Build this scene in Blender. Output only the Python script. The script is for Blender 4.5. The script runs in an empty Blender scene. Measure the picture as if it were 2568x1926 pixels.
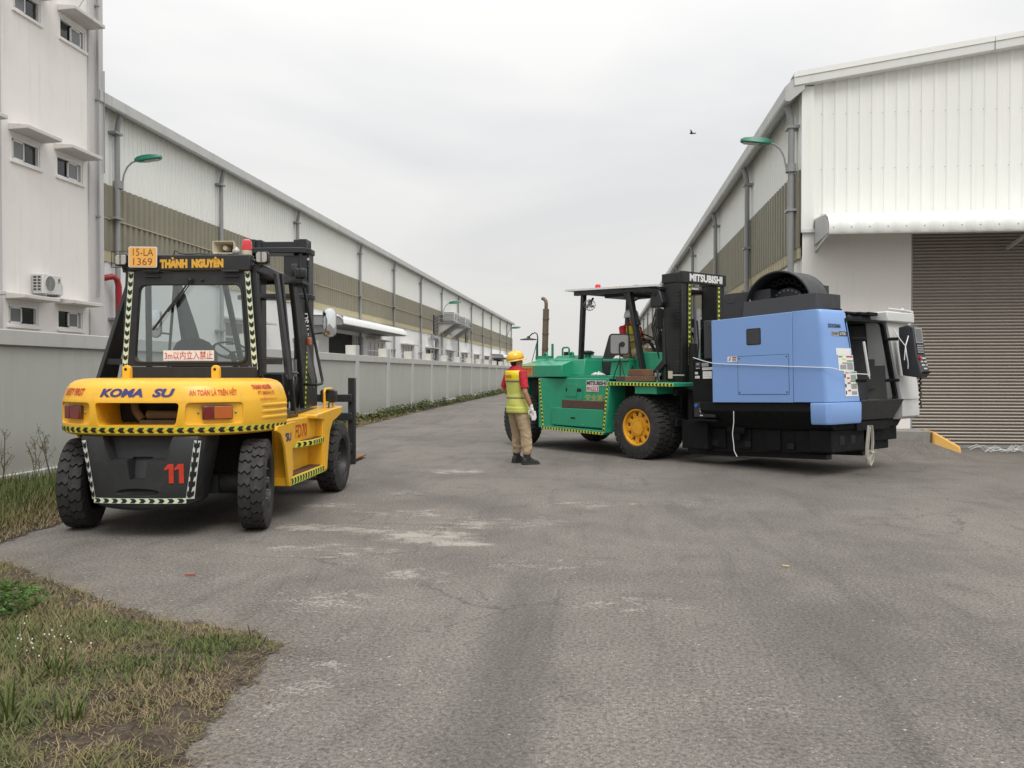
import bpy, bmesh, math, random
import numpy as np
from mathutils import Vector, Matrix

R = math.radians
rng = random.Random(7)
scene = bpy.context.scene
COL = scene.collection

# ------------------------------------------------------------------ camera
cam_d = bpy.data.cameras.new('camera')
cam_d.sensor_width = 36.0
cam_d.lens = 2078.0 / 2568.0 * 36.0
cam_d.clip_start = 0.05
cam_d.clip_end = 6000
cam = bpy.data.objects.new('camera', cam_d)
COL.objects.link(cam)
cam.location = (0, 0, 1.42)
cam.rotation_euler = (R(90 - 0.772), 0, R(6.235))
scene.camera = cam

# ------------------------------------------------------------------ sky
SUN_EL, SUN_AZ = 56.0, 158.0          # azimuth clockwise from +Y: behind the camera, a little to the right
w = bpy.data.worlds.new('World')
scene.world = w
w.use_nodes = True
wn, wl = w.node_tree.nodes, w.node_tree.links
wn.clear()
def WN(t, **k):
    n = wn.new(t)
    for a, b in k.items(): setattr(n, a, b)
    return n
out = WN('ShaderNodeOutputWorld'); bg = WN('ShaderNodeBackground'); bg.inputs['Strength'].default_value = 0.1
sky = WN('ShaderNodeTexSky', sky_type='NISHITA', sun_disc=False)
sky.sun_elevation = R(SUN_EL); sky.sun_rotation = R(SUN_AZ); sky.air_density = 1.0; sky.dust_density = 4.0
tc = WN('ShaderNodeTexCoord'); sx = WN('ShaderNodeSeparateXYZ'); wl.new(tc.outputs['Generated'], sx.inputs[0])
up = WN('ShaderNodeMath', operation='MAXIMUM'); wl.new(sx.outputs['Z'], up.inputs[0]); up.inputs[1].default_value = 0.0
cu = WN('ShaderNodeMath', operation='POWER'); wl.new(up.outputs[0], cu.inputs[0]); cu.inputs[1].default_value = 3.0       # overcast: zenith brighter than horizon
ci0 = WN('ShaderNodeMath', operation='MULTIPLY_ADD'); wl.new(up.outputs[0], ci0.inputs[0]); ci0.inputs[1].default_value = 3.6; ci0.inputs[2].default_value = 7.1
cie = WN('ShaderNodeMath', operation='MULTIPLY_ADD'); wl.new(cu.outputs[0], cie.inputs[0]); cie.inputs[1].default_value = 10.5; wl.new(ci0.outputs[0], cie.inputs[2])
# cloud deck: direction flattened onto a plane overhead
zo = WN('ShaderNodeMath', operation='ADD'); wl.new(up.outputs[0], zo.inputs[0]); zo.inputs[1].default_value = 0.22
dv = WN('ShaderNodeVectorMath', operation='DIVIDE'); wl.new(tc.outputs['Generated'], dv.inputs[0])
cz = WN('ShaderNodeCombineXYZ')
for i in range(3): wl.new(zo.outputs[0], cz.inputs[i])
wl.new(cz.outputs[0], dv.inputs[1])
cn = WN('ShaderNodeTexNoise'); cn.inputs['Scale'].default_value = 1.15; cn.inputs['Detail'].default_value = 4; cn.inputs['Roughness'].default_value = 0.48; cn.inputs['Distortion'].default_value = 0.6
wl.new(dv.outputs[0], cn.inputs['Vector'])
cr = WN('ShaderNodeValToRGB')
cr.color_ramp.elements[0].position = 0.36; cr.color_ramp.elements[0].color = (0.885, 0.89, 0.905, 1)
cr.color_ramp.elements[1].position = 0.66; cr.color_ramp.elements[1].color = (1.06, 1.05, 1.03, 1)
wl.new(cn.outputs['Fac'], cr.inputs[0])
hz = WN('ShaderNodeMix', data_type='RGBA')                          # warm grey low down
hm = WN('ShaderNodeMapRange'); wl.new(up.outputs[0], hm.inputs[0]); hm.inputs[1].default_value = 0.02; hm.inputs[2].default_value = 0.26
wl.new(hm.outputs[0], hz.inputs['Factor']); hz.inputs['A'].default_value = (1.0, 0.985, 0.945, 1); wl.new(cr.outputs[0], hz.inputs['B'])
gm = WN('ShaderNodeVectorMath', operation='SCALE'); wl.new(hz.outputs['Result'], gm.inputs[0]); wl.new(cie.outputs[0], gm.inputs['Scale'])
mx = WN('ShaderNodeMix', data_type='RGBA'); mx.inputs['Factor'].default_value = 0.93
wl.new(sky.outputs[0], mx.inputs['A']); wl.new(gm.outputs[0], mx.inputs['B'])
wl.new(mx.outputs['Result'], bg.inputs['Color']); wl.new(bg.outputs[0], out.inputs['Surface'])

# ------------------------------------------------------------------ sun behind the cloud
sl = bpy.data.lights.new('sun', 'SUN'); sl.energy = 1.5; sl.angle = R(28); sl.color = (1.0, 0.97, 0.92)
so = bpy.data.objects.new('sun', sl); COL.objects.link(so)
az = R(SUN_AZ); el = R(SUN_EL)
sdir = Vector((math.sin(az) * math.cos(el), math.cos(az) * math.cos(el), math.sin(el)))
so.rotation_euler = sdir.to_track_quat('Z', 'Y').to_euler()

vs = scene.view_settings
vs.view_transform = 'Standard'; vs.look = 'None'; vs.gamma = 1.0; vs.use_curve_mapping = False
vs.exposure = 0.14
scene.render.engine = 'CYCLES'
scene.cycles.use_denoising = True
scene.cycles.max_bounces = 5
scene.cycles.diffuse_bounces = 3
scene.cycles.glossy_bounces = 3
scene.cycles.use_adaptive_sampling = True
scene.cycles.adaptive_threshold = 0.02
scene.cycles.transparent_max_bounces = 12

# ------------------------------------------------------------------ materials
MATS = {}
class NT:
    def __init__(s, name):
        s.m = bpy.data.materials.new(name); s.m.use_nodes = True
        s.n = s.m.node_tree.nodes; s.l = s.m.node_tree.links
        s.b = s.n['Principled BSDF']; s.out = s.n['Material Output']
        s.tc = s.n.new('ShaderNodeTexCoord')
    def new(s, t, ins=None, **k):
        n = s.n.new(t)
        for a, b in k.items(): setattr(n, a, b)
        for a, b in (ins or {}).items(): s.set(n, a, b)
        return n
    def set(s, n, key, val):
        i = n.inputs[key]
        if hasattr(val, 'is_linked') and hasattr(val, 'node'): s.l.new(val, i)
        else: i.default_value = val
    def math(s, op, a, b=0.0, c=0.0, clamp=False):
        n = s.new('ShaderNodeMath', operation=op, use_clamp=clamp)
        s.set(n, 0, a); s.set(n, 1, b)
        if op in ('MULTIPLY_ADD', 'COMPARE', 'SMOOTH_MIN'): s.set(n, 2, c)
        return n.outputs[0]
    def noise(s, scale, detail=3, rough=.55, vec=None, dist=0.0, stretch=None):
        v = vec if vec is not None else s.tc.outputs['Object']
        if stretch:
            mp = s.new('ShaderNodeMapping'); s.l.new(v, mp.inputs[0]); mp.inputs['Scale'].default_value = stretch; v = mp.outputs[0]
        n = s.new('ShaderNodeTexNoise', {'Scale': scale, 'Detail': detail, 'Roughness': rough, 'Distortion': dist}); s.l.new(v, n.inputs['Vector'])
        return n.outputs['Fac']
    def ramp(s, fac, a, b, smooth=True):
        n = s.new('ShaderNodeMapRange', interpolation_type='SMOOTHSTEP' if smooth else 'LINEAR'); s.l.new(fac, n.inputs[0])
        n.inputs[1].default_value = a; n.inputs[2].default_value = b
        return n.outputs[0]
    def mix(s, fac, a, b, mode='MIX'):
        n = s.new('ShaderNodeMix', data_type='RGBA', blend_type=mode)
        s.set(n, 'Factor', fac)
        for k, v in (('A', a), ('B', b)):
            if isinstance(v, (tuple, list)): v = (*v[:3], 1)
            s.set(n, k, v)
        return n.outputs['Result']
    def bump(s, h, strength=.3, dist=.01):
        n = s.new('ShaderNodeBump', {'Strength': strength, 'Distance': dist, 'Height': h}); s.l.new(n.outputs[0], s.b.inputs['Normal']); return n

def mat(name, col, rough=.5, metal=0.0, var=.12, vscale=2.5, grime=0.0, gcol=(.10, .085, .065), gscale=6.0, bump=0.0, bscale=60, coat=0.0, streak=0.0, spec=.5, orand=0.0, chips=0.0, ccol=(.05, .04, .03), splash=0.0, scol=(.20, .18, .15)):
    t = NT(name); b = t.b
    n1 = t.noise(vscale, 4)
    c = t.mix(n1, tuple(x * (1 - var) for x in col), tuple(min(1, x * (1 + var)) for x in col))
    rv = t.ramp(t.noise(gscale * 1.7, 3), .3, .75)
    if grime:
        g = t.math('MULTIPLY', t.ramp(t.noise(gscale, 5, .65), .50, .78), grime)
        c = t.mix(g, c, gcol)
    if streak:
        g = t.math('MULTIPLY', t.ramp(t.noise(1.0, 4, .6, stretch=(5, 5, .35)), .50, .80), streak)
        c = t.mix(g, c, gcol)
    if orand:
        oi = t.new('ShaderNodeObjectInfo').outputs['Random']
        c = t.mix(t.math('MULTIPLY', oi, orand), c, tuple(x * .72 for x in col))
    if chips:
        k = t.math('MULTIPLY', t.ramp(t.noise(26, 4, .7), .66, .70), t.ramp(t.noise(3.1, 2), .42, .62))
        c = t.mix(t.math('MULTIPLY', k, chips), c, ccol)
    if splash:
        sp = t.new('ShaderNodeSeparateXYZ'); t.l.new(t.tc.outputs['Object'], sp.inputs[0])
        k = t.math('SUBTRACT', t.math('ADD', 1.0, t.math('MULTIPLY_ADD', n1, .9, -.45)), t.math('MULTIPLY', sp.outputs[2], 1.6), clamp=True)
        c = t.mix(t.math('MULTIPLY', k, splash), c, scol)
    t.l.new(c, b.inputs['Base Color'])
    b.inputs['Metallic'].default_value = metal
    b.inputs['Specular IOR Level'].default_value = spec
    b.inputs['Coat Weight'].default_value = coat
    b.inputs['Coat Roughness'].default_value = .15
    t.l.new(t.math('MULTIPLY_ADD', rv, .22 * rough, rough * .88, clamp=True), b.inputs['Roughness'])
    if bump: t.bump(t.noise(bscale, 3), bump, .004)
    MATS[name] = t.m
    return t.m

def glass_mat(name, tint=(.82, .86, .86), gloss=.10):
    t = NT(name)
    tr = t.new('ShaderNodeBsdfTransparent', {'Color': (*tint, 1)})
    gl = t.new('ShaderNodeBsdfGlossy', {'Color': (.9, .95, .95, 1), 'Roughness': .03})
    fr = t.new('ShaderNodeFresnel', {'IOR': 1.5})
    f = t.math('MULTIPLY_ADD', fr.outputs[0], 1.0, gloss, clamp=True)
    mxx = t.new('ShaderNodeMixShader'); t.l.new(f, mxx.inputs[0]); t.l.new(tr.outputs[0], mxx.inputs[1]); t.l.new(gl.outputs[0], mxx.inputs[2])
    t.l.new(mxx.outputs[0], t.out.inputs['Surface'])
    MATS[name] = t.m
    return t.m

# ------------------------------------------------------------------ mesh helpers
class MB:
    def __init__(s): s.v = []; s.f = []
    def add(s, vs_, fs_):
        o = len(s.v); s.v += [tuple(p) for p in vs_]; s.f += [tuple(i + o for i in f) for f in fs_]; return s
    def box(s, x0, x1, y0, y1, z0, z1):
        x0, x1 = sorted((x0, x1)); y0, y1 = sorted((y0, y1)); z0, z1 = sorted((z0, z1))
        return s.add([(x0,y0,z0),(x1,y0,z0),(x1,y1,z0),(x0,y1,z0),(x0,y0,z1),(x1,y0,z1),(x1,y1,z1),(x0,y1,z1)],
                     [(0,3,2,1),(4,5,6,7),(0,1,5,4),(1,2,6,5),(2,3,7,6),(3,0,4,7)])
    def hexa(s, b, t):                   # bottom ring (ccw), top ring
        return s.add(list(b) + list(t), [(3,2,1,0),(4,5,6,7),(0,1,5,4),(1,2,6,5),(2,3,7,6),(3,0,4,7)])
    def obox(s, c, size, rot):
        M = rot if isinstance(rot, Matrix) else Matrix.Rotation(rot[0], 3, 'X') if False else None
        if M is None:
            from mathutils import Euler
            M = Euler(rot).to_matrix()
        hx, hy, hz = (q / 2 for q in size); c = Vector(c)
        P = [c + M @ Vector(q) for q in ((-hx,-hy,-hz),(hx,-hy,-hz),(hx,hy,-hz),(-hx,hy,-hz),(-hx,-hy,hz),(hx,-hy,hz),(hx,hy,hz),(-hx,hy,hz))]
        return s.add(P, [(0,3,2,1),(4,5,6,7),(0,1,5,4),(1,2,6,5),(2,3,7,6),(3,0,4,7)])
    def bar(s, p, q, wx, wz, up=(0, 0, 1)):        # rectangular bar from p to q
        p, q = Vector(p), Vector(q); d = (q - p); L = d.length; d.normalize(); u = Vector(up)
        a = d.cross(u)
        if a.length < 1e-4: a = d.cross(Vector((0, 1, 0)))
        a.normalize(); b = a.cross(d).normalized()
        M = Matrix((a, d, b)).transposed()
        return s.obox((p + q) / 2, (wx, L, wz), M)
    def prism(s, poly, axis, a, b):
        n = len(poly)
        def P(q, h):
            return {'x': (h, q[0], q[1]), 'y': (q[0], h, q[1]), 'z': (q[0], q[1], h)}[axis]
        area = sum(poly[i][0] * poly[(i + 1) % n][1] - poly[(i + 1) % n][0] * poly[i][1] for i in range(n))
        if (area < 0) != (axis == 'y'): poly = poly[::-1]
        a, b = min(a, b), max(a, b)
        V = [P(q, a) for q in poly] + [P(q, b) for q in poly]
        F = [tuple(range(n - 1, -1, -1)), tuple(range(n, 2 * n))] + [(i, (i + 1) % n, n + (i + 1) % n, n + i) for i in range(n)]
        return s.add(V, F)
    def tube(s, pts, r, n=8, caps=True, flat=None):
        pts = [Vector(p) for p in pts]; m = len(pts)
        rr = r if isinstance(r, (list, tuple)) else [r] * m
        t0 = (pts[1] - pts[0]).normalized()
        up_ = Vector((0, 0, 1)) if abs(t0.z) < .95 else Vector((0, 1, 0))
        a = t0.cross(up_).normalized(); V = []
        for i, p in enumerate(pts):
            t = (pts[min(i + 1, m - 1)] - pts[max(i - 1, 0)]).normalized()
            a = (a - t * a.dot(t)).normalized(); b = a.cross(t)
            ra = rr[i]; r1, r2 = ra if isinstance(ra, (tuple, list)) else (ra, ra)
            for k in range(n):
                th = 2 * math.pi * k / n
                V.append(p + a * (r1 * math.cos(th)) + b * (r2 * math.sin(th)))
        F = []
        for i in range(m - 1):
            for k in range(n):
                k2 = (k + 1) % n
                F.append((i * n + k, (i + 1) * n + k, (i + 1) * n + k2, i * n + k2))
        if caps: F += [tuple(range(n)), tuple((m - 1) * n + k for k in reversed(range(n)))]
        return s.add(V, F)
    def cyl(s, p, q, r, n=12, r2=None): return s.tube([p, q], [r, r if r2 is None else r2], n)
    def lathe(s, prof, c=(0, 0, 0), axis='x', n=32, closed=False, ang=2 * math.pi):
        c = Vector(c); m = len(prof); V = []
        for k in range(n):
            th = ang * k / n
            ct, st = math.cos(th), math.sin(th)
            for (r, h) in prof:
                V.append(c + Vector({'x': (h, r * ct, r * st), 'y': (r * st, h, r * ct), 'z': (r * ct, r * st, h)}[axis]))
        F = []
        for k in range(n):
            k2 = (k + 1) % n
            for j in range(m - 1 + (1 if closed else 0)):
                j2 = (j + 1) % m
                F.append((k * m + j, k * m + j2, k2 * m + j2, k2 * m + j))
        return s.add(V, F)
    def loft(s, rings, caps=True, closed=True):
        n = len(rings[0]); V = [p for r_ in rings for p in r_]; F = []
        for i in range(len(rings) - 1):
            for k in range(n if closed else n - 1):
                k2 = (k + 1) % n
                F.append((i * n + k, i * n + k2, (i + 1) * n + k2, (i + 1) * n + k))
        if caps: F += [tuple(reversed(range(n))), tuple((len(rings) - 1) * n + k for k in range(n))]
        return s.add(V, F)
    def ball(s, c, r, n=12, m=8, cut=-1.0):
        c = Vector(c); rx, ry, rz = r if isinstance(r, (tuple, list)) else (r, r, r)
        rings = []
        for i in range(m + 1):
            t = -1 + 2 * i / m
            ph = t * math.pi / 2; z = max(math.sin(ph), cut); q = math.cos(ph)
            rings.append([c + Vector((rx * q * math.cos(2 * math.pi * k / n), ry * q * math.sin(2 * math.pi * k / n), rz * z)) for k in range(n)])
        return s.loft(rings, caps=False)
    def quad(s, a, b, c, d): return s.add([a, b, c, d], [(0, 1, 2, 3)])

def build(mb, name, material, parent=None, bevel=0.0, smooth=True, ang=35, seg=2, fix=True, kind=None, label=None):
    me = bpy.data.meshes.new(name)
    me.from_pydata([tuple(p) for p in mb.v], [], mb.f)
    if fix:
        bm = bmesh.new(); bm.from_mesh(me)
        bmesh.ops.recalc_face_normals(bm, faces=bm.faces)
        bm.to_mesh(me); bm.free()
    o = bpy.data.objects.new(name, me); COL.objects.link(o)
    if material is not None: me.materials.append(material)
    if smooth:
        me.shade_smooth(); me.set_sharp_from_angle(angle=R(ang))
    if bevel:
        md = o.modifiers.new('bevel', 'BEVEL'); md.width = bevel; md.segments = seg; md.limit_method = 'ANGLE'; md.angle_limit = R(38); md.harden_normals = False
    if parent is not None: o.parent = parent
    if kind: o['kind'] = kind
    if label: o['label'] = label
    return o

def tag(o, label, cat, group=None, kind=None):
    if label: o['label'] = label
    if cat: o['category'] = cat
    if group: o['group'] = group
    if kind: o['kind'] = kind
    return o

def empty(name, loc, rz=0.0, label=None, cat=None, group=None):
    o = bpy.data.objects.new(name, None); COL.objects.link(o)
    o.location = loc; o.rotation_euler = (0, 0, rz); o.empty_display_size = .2
    return tag(o, label, cat, group)

def copy_obj(o, parent=None, loc=None, rot=None):
    c = o.copy(); COL.objects.link(c)
    c.parent = parent
    if loc is not None: c.location = loc
    if rot is not None: c.rotation_euler = rot
    for ch in list(o.children):
        copy_obj(ch, c)
    return c

def applied(o):
    """replace a mesh by its evaluated form and drop the modifiers"""
    dg = bpy.context.evaluated_depsgraph_get(); dg.update()
    me = bpy.data.meshes.new_from_object(o.evaluated_get(dg))
    o.modifiers.clear(); o.data = me
    return o

def cut(o, cutter_mbs):
    for mb in cutter_mbs:
        c = build(mb, 'cutter', None, o.parent, smooth=False)
        md = o.modifiers.new('cut', 'BOOLEAN'); md.operation = 'DIFFERENCE'; md.object = c; md.solver = 'EXACT'
        applied(o)
        bpy.data.objects.remove(c, do_unlink=True)
    o.data.shade_smooth(); o.data.set_sharp_from_angle(angle=R(32))
    return o

# lettering: a font curve turned into a flat mesh in the unit box, then laid on a surface
_TXT = {}
def glyphs(text, bold=0.0, shear=0.0):
    key = (text, bold, shear)
    if key not in _TXT:
        cu = bpy.data.curves.new('t', 'FONT'); cu.body = text; cu.resolution_u = 3; cu.offset = bold; cu.shear = shear; cu.space_line = .95; cu.align_x = 'CENTER' if '\n' in text else 'LEFT'
        ob = bpy.data.objects.new('t', cu); COL.objects.link(ob)
        dg = bpy.context.evaluated_depsgraph_get(); dg.update()
        me = ob.evaluated_get(dg).to_mesh()
        P = np.array([v.co[:2] for v in me.vertices]); Fs = [tuple(p.vertices) for p in me.polygons]
        bpy.data.objects.remove(ob, do_unlink=True); bpy.data.curves.remove(cu)
        P -= P.min(0); P /= P.max(0)
        _TXT[key] = (P, Fs)
    return _TXT[key]

def text_on(text, f, bold=0.0, shear=0.0, mb=None):
    """f(u, v) -> point for u, v in 0..1"""
    P, Fs = glyphs(text, bold, shear)
    mb = mb or MB()
    return mb.add([f(u, v) for u, v in P], Fs)

ONE = [(0.0, .78), (.42, 1.0), (1.0, 1.0), (1.0, 0.0), (.48, 0.0), (.48, .74), (.0, .66)]
def ones_on(f, mb=None):
    mb = mb or MB()
    for k in range(2):
        mb.add([f((k + .92 * u) * .5 + .0, v) for u, v in ONE], [tuple(range(len(ONE)))])
    return mb

def plane_map(o, ux, vy):
    o, ux, vy = Vector(o), Vector(ux), Vector(vy)
    return lambda u, v: o + ux * u + vy * v

def tape(parent, f, length, width, name='reflective_tape', base=None, print_mat=None, pitch=None, direction=1, lift=.0015, duty=.52):
    """chevron tape: f(s, t, h) -> point, s along 0..length, t across -.5..+.5 (times width), h height above surface"""
    base = base or MATS['tape_yellow']; print_mat = print_mat or MATS['tape_black']
    n = max(2, int(length / .03))
    mb = MB()
    for i in range(n):
        s0, s1 = length * i / n, length * (i + 1) / n
        mb.quad(f(s0, -.5, lift), f(s1, -.5, lift), f(s1, .5, lift), f(s0, .5, lift))
    o = build(mb, name, base, parent, smooth=False, fix=False)
    pitch = pitch or width * 1.35
    k = max(1, int(length / pitch)); pt = length / k
    mb = MB(); d = direction
    for i in range(k):
        c = (i + .5) * pt
        hw = pt * duty / 2; tip = pt * .24
        for (ta, tb) in ((-.42, 0.0), (0.0, .42)):
            ea = tip * (1 - abs(ta) / .42); eb = tip * (1 - abs(tb) / .42)
            q = [(c - hw + d * (ea - tip / 2), ta), (c + hw + d * (ea - tip / 2), ta), (c + hw + d * (eb - tip / 2), tb), (c - hw + d * (eb - tip / 2), tb)]
            mb.quad(*[f(min(max(s_, 0), length), t_, lift * 2) for s_, t_ in q])
    build(mb, 'chevron_print', print_mat, o, smooth=False, fix=False)
    return o

def line_tape(parent, p, q, normal, width, **k):
    p, q, nn = Vector(p), Vector(q), Vector(normal).normalized()
    d = (q - p); L = d.length; d.normalize(); a = nn.cross(d).normalized()
    return tape(parent, lambda s, t, h: p + d * s + a * (t * width) + nn * h, L, width, **k)

# ================================================================== materials used by the setting
mat('plaster', (.80, .765, .735), .85, var=.04, vscale=.5, grime=.10, gcol=(.36, .34, .31), gscale=1.2, streak=.22, bump=.05)
mat('plaster_grey', (.54, .52, .51), .85, var=.05, vscale=.6, grime=.12, gcol=(.33, .31, .29), gscale=1.4, streak=.15, bump=.05)
mat('ledge_concrete', (.60, .58, .55), .85, var=.08, grime=.35, gcol=(.25, .24, .22), gscale=3, bump=.08)
mat('frame_white', (.78, .78, .77), .4, var=.03)
mat('metal_white', (.80, .81, .77), .42, var=.03, vscale=.4, streak=.14, gcol=(.40, .40, .37), orand=.11)
mat('metal_trim', (.66, .665, .64), .45, var=.04, vscale=.7, streak=.2, gcol=(.36, .35, .31))
mat('gutter_metal', (.47, .475, .46), .5, var=.08, vscale=.8, streak=.35, grime=.3, gcol=(.20, .195, .18), gscale=1.5)
mat('pipe_grey', (.27, .275, .28), .5, var=.1, vscale=1.0, streak=.2, gcol=(.14, .14, .14))
mat('band_brown', (.235, .218, .160), .55, var=.14, vscale=1.2, streak=.45, gcol=(.12, .11, .075))
mat('band_pale', (.47, .42, .27), .6, var=.10, vscale=1.5, streak=.3, gcol=(.33, .28, .17))
mat('wall_paint', (.80, .805, .79), .8, var=.04, vscale=.4, grime=.1, gcol=(.45, .45, .43), gscale=1.2, streak=.14)
mat('fence_paint', (.465, .475, .44), .85, orand=.25, splash=.55, scol=(.25, .235, .20), var=.06, vscale=.7, grime=.26, gcol=(.30, .30, .27), gscale=1.0, streak=.28, bump=.06)
mat('fence_cap', (.50, .50, .475), .85, var=.06, vscale=.9, grime=.25, gcol=(.28, .28, .25), gscale=1.6, streak=.2, bump=.06)
mat('pillar_lit', (.60, .59, .53), .85, var=.05, grime=.15, gcol=(.36, .35, .30), gscale=2)  # paler copy of the pillar colour for its lit side
mat('window_dark', (.02, .023, .025), .08, var=.2, spec=.6)
mat('window_frost', (.16, .17, .17), .25, var=.15, spec=.6)
mat('dark_hole', (.012, .012, .013), .8)
mat('shutter_steel', (.30, .268, .232), .36, orand=.35, metal=.3, var=.12, vscale=1.0, grime=.2, gcol=(.14, .12, .10), gscale=2.0)
mat('kerb_concrete', (.26, .25, .23), .9, var=.2, vscale=4, grime=.5, gcol=(.10, .10, .085), gscale=7, bump=.3, bscale=30)
mat('kerb_yellow', (.72, .42, .11), .75, var=.12, vscale=4, grime=.3, gcol=(.35, .22, .10), gscale=8, bump=.1)
mat('lamp_green', (.02, .17, .11), .4, var=.15)
mat('lamp_glass', (.45, .46, .44), .25, var=.1)
mat('red_pipe', (.34, .022, .03), .45, var=.1)
mat('ac_white', (.62, .62, .60), .5, var=.05, grime=.2, gcol=(.35, .33, .30), gscale=5)
mat('ac_dark', (.06, .06, .06), .6)
mat('steel_galv', (.36, .37, .38), .45, metal=.4, var=.12, vscale=6, grime=.3, gcol=(.22, .13, .07), gscale=4)
mat('rust', (.22, .085, .035), .85, var=.35, vscale=14, bump=.2)
mat('soil', (.115, .09, .066), .95, var=.35, vscale=9, bump=.6, bscale=45)
mat('film_clear', (.62, .63, .62), .25, var=.1)
mat('bird_dark', (.03, .03, .032), .8)

# ------------------------------------------------------------------ asphalt
def asphalt():
    t = NT('asphalt'); P = t.tc.outputs['Object']
    def attr(n): return t.new('ShaderNodeAttribute', attribute_name=n).outputs['Fac']
    big = t.noise(.4, 3, .6, dist=.5); med = t.noise(2.3, 4, .62, dist=.4); fine = t.noise(48, 3, .8)
    c = t.mix(t.ramp(big, .30, .70), (.138, .125, .112), (.218, .199, .177))
    c = t.mix(t.math('MULTIPLY', t.ramp(med, .50, .80), .5), c, (.255, .232, .202))
    c = t.mix(t.math('MULTIPLY', t.ramp(med, .48, .25), .5), c, (.085, .076, .068))
    lane = t.noise(1.0, 4, .62, stretch=(2.6, .42, 1), dist=.8)
    c = t.mix(t.math('MULTIPLY', t.ramp(lane, .48, .30), .42), c, (.075, .068, .062))
    c = t.mix(t.math('MULTIPLY', t.ramp(lane, .56, .74), .35), c, (.275, .252, .222))
    c = t.mix(t.ramp(fine, .30, .68), t.mix(.62, c, (.030, .027, .025)), t.mix(.16, c, (.40, .37, .33)))
    vo = t.new('ShaderNodeTexVoronoi', {'Scale': 80.0}); t.l.new(P, vo.inputs['Vector'])
    vcol = t.new('ShaderNodeSeparateColor'); t.l.new(vo.outputs['Color'], vcol.inputs[0])
    near = t.math('SUBTRACT', 1.0, t.ramp(vo.outputs['Distance'], .18, .42))
    stone = t.math('MULTIPLY', t.math('MULTIPLY', t.ramp(vcol.outputs[0], .66, .90), near), t.ramp(med, .2, .6))
    c = t.mix(t.math('MULTIPLY', stone, .8), c, (.40, .375, .34))
    dk = t.math('MULTIPLY', t.ramp(vcol.outputs[2], .72, .95), near)
    c = t.mix(t.math('MULTIPLY', dk, .6), c, (.045, .042, .04))
    vo2 = t.new('ShaderNodeTexVoronoi', {'Scale': 28.0}); t.l.new(P, vo2.inputs['Vector'])
    vc2 = t.new('ShaderNodeSeparateColor'); t.l.new(vo2.outputs['Color'], vc2.inputs[0])
    st2 = t.math('MULTIPLY', t.ramp(vc2.outputs[1], .975, .99), t.math('SUBTRACT', 1.0, t.ramp(vo2.outputs['Distance'], .10, .24)))
    c = t.mix(t.math('MULTIPLY', st2, .8), c, (.52, .50, .46))
    # dried cement spills, ragged and thinned by traffic
    tot = attr('spill')
    rag = t.noise(5.0, 5, .74, dist=.6, stretch=(.75, 1.25, 1))
    msk = t.ramp(t.math('ADD', t.math('MULTIPLY', tot, .36), t.math('ADD', t.math('MULTIPLY', rag, .95), t.math('MULTIPLY', fine, .55))), .93, 1.16)
    msk = t.math('MULTIPLY', msk, t.ramp(tot, .02, .25))
    c = t.mix(t.math('MULTIPLY', msk, .62), c, (.42, .395, .345))
    c = t.mix(t.math('MULTIPLY', attr('tracks_patch'), t.ramp(med, .1, .6)), c, (.066, .060, .058))
    # hairline cracks and small dark drips
    wv = t.new('ShaderNodeVectorMath', operation='ADD'); t.l.new(P, wv.inputs[0])
    wc = t.new('ShaderNodeCombineXYZ'); t.l.new(t.math('MULTIPLY', med, .9), wc.inputs[0]); t.l.new(t.math('MULTIPLY', big, 1.2), wc.inputs[1]); t.l.new(wc.outputs[0], wv.inputs[1])
    v3 = t.new('ShaderNodeTexVoronoi', {'Scale': .55}, feature='DISTANCE_TO_EDGE'); t.l.new(wv.outputs[0], v3.inputs['Vector'])
    crk = t.math('MULTIPLY', t.math('SUBTRACT', 1.0, t.ramp(v3.outputs['Distance'], .002, .008)), t.ramp(big, .50, .58))
    c = t.mix(t.math('MULTIPLY', crk, .38), c, (.035, .032, .03))
    drp = t.math('MULTIPLY', t.ramp(vc2.outputs[0], .985, .995), t.math('SUBTRACT', 1.0, t.ramp(vo2.outputs['Distance'], .2, .55)))
    c = t.mix(t.math('MULTIPLY', drp, .5), c, (.05, .046, .042))
    t.l.new(c, t.b.inputs['Base Color'])
    t.b.inputs['Roughness'].default_value = .92
    t.b.inputs['Specular IOR Level'].default_value = .25
    t.bump(t.math('ADD', t.math('MULTIPLY', fine, .8), t.math('MULTIPLY', vo.outputs['Distance'], .12)), .6, .008)
    MATS['asphalt'] = t.m
asphalt()

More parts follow.
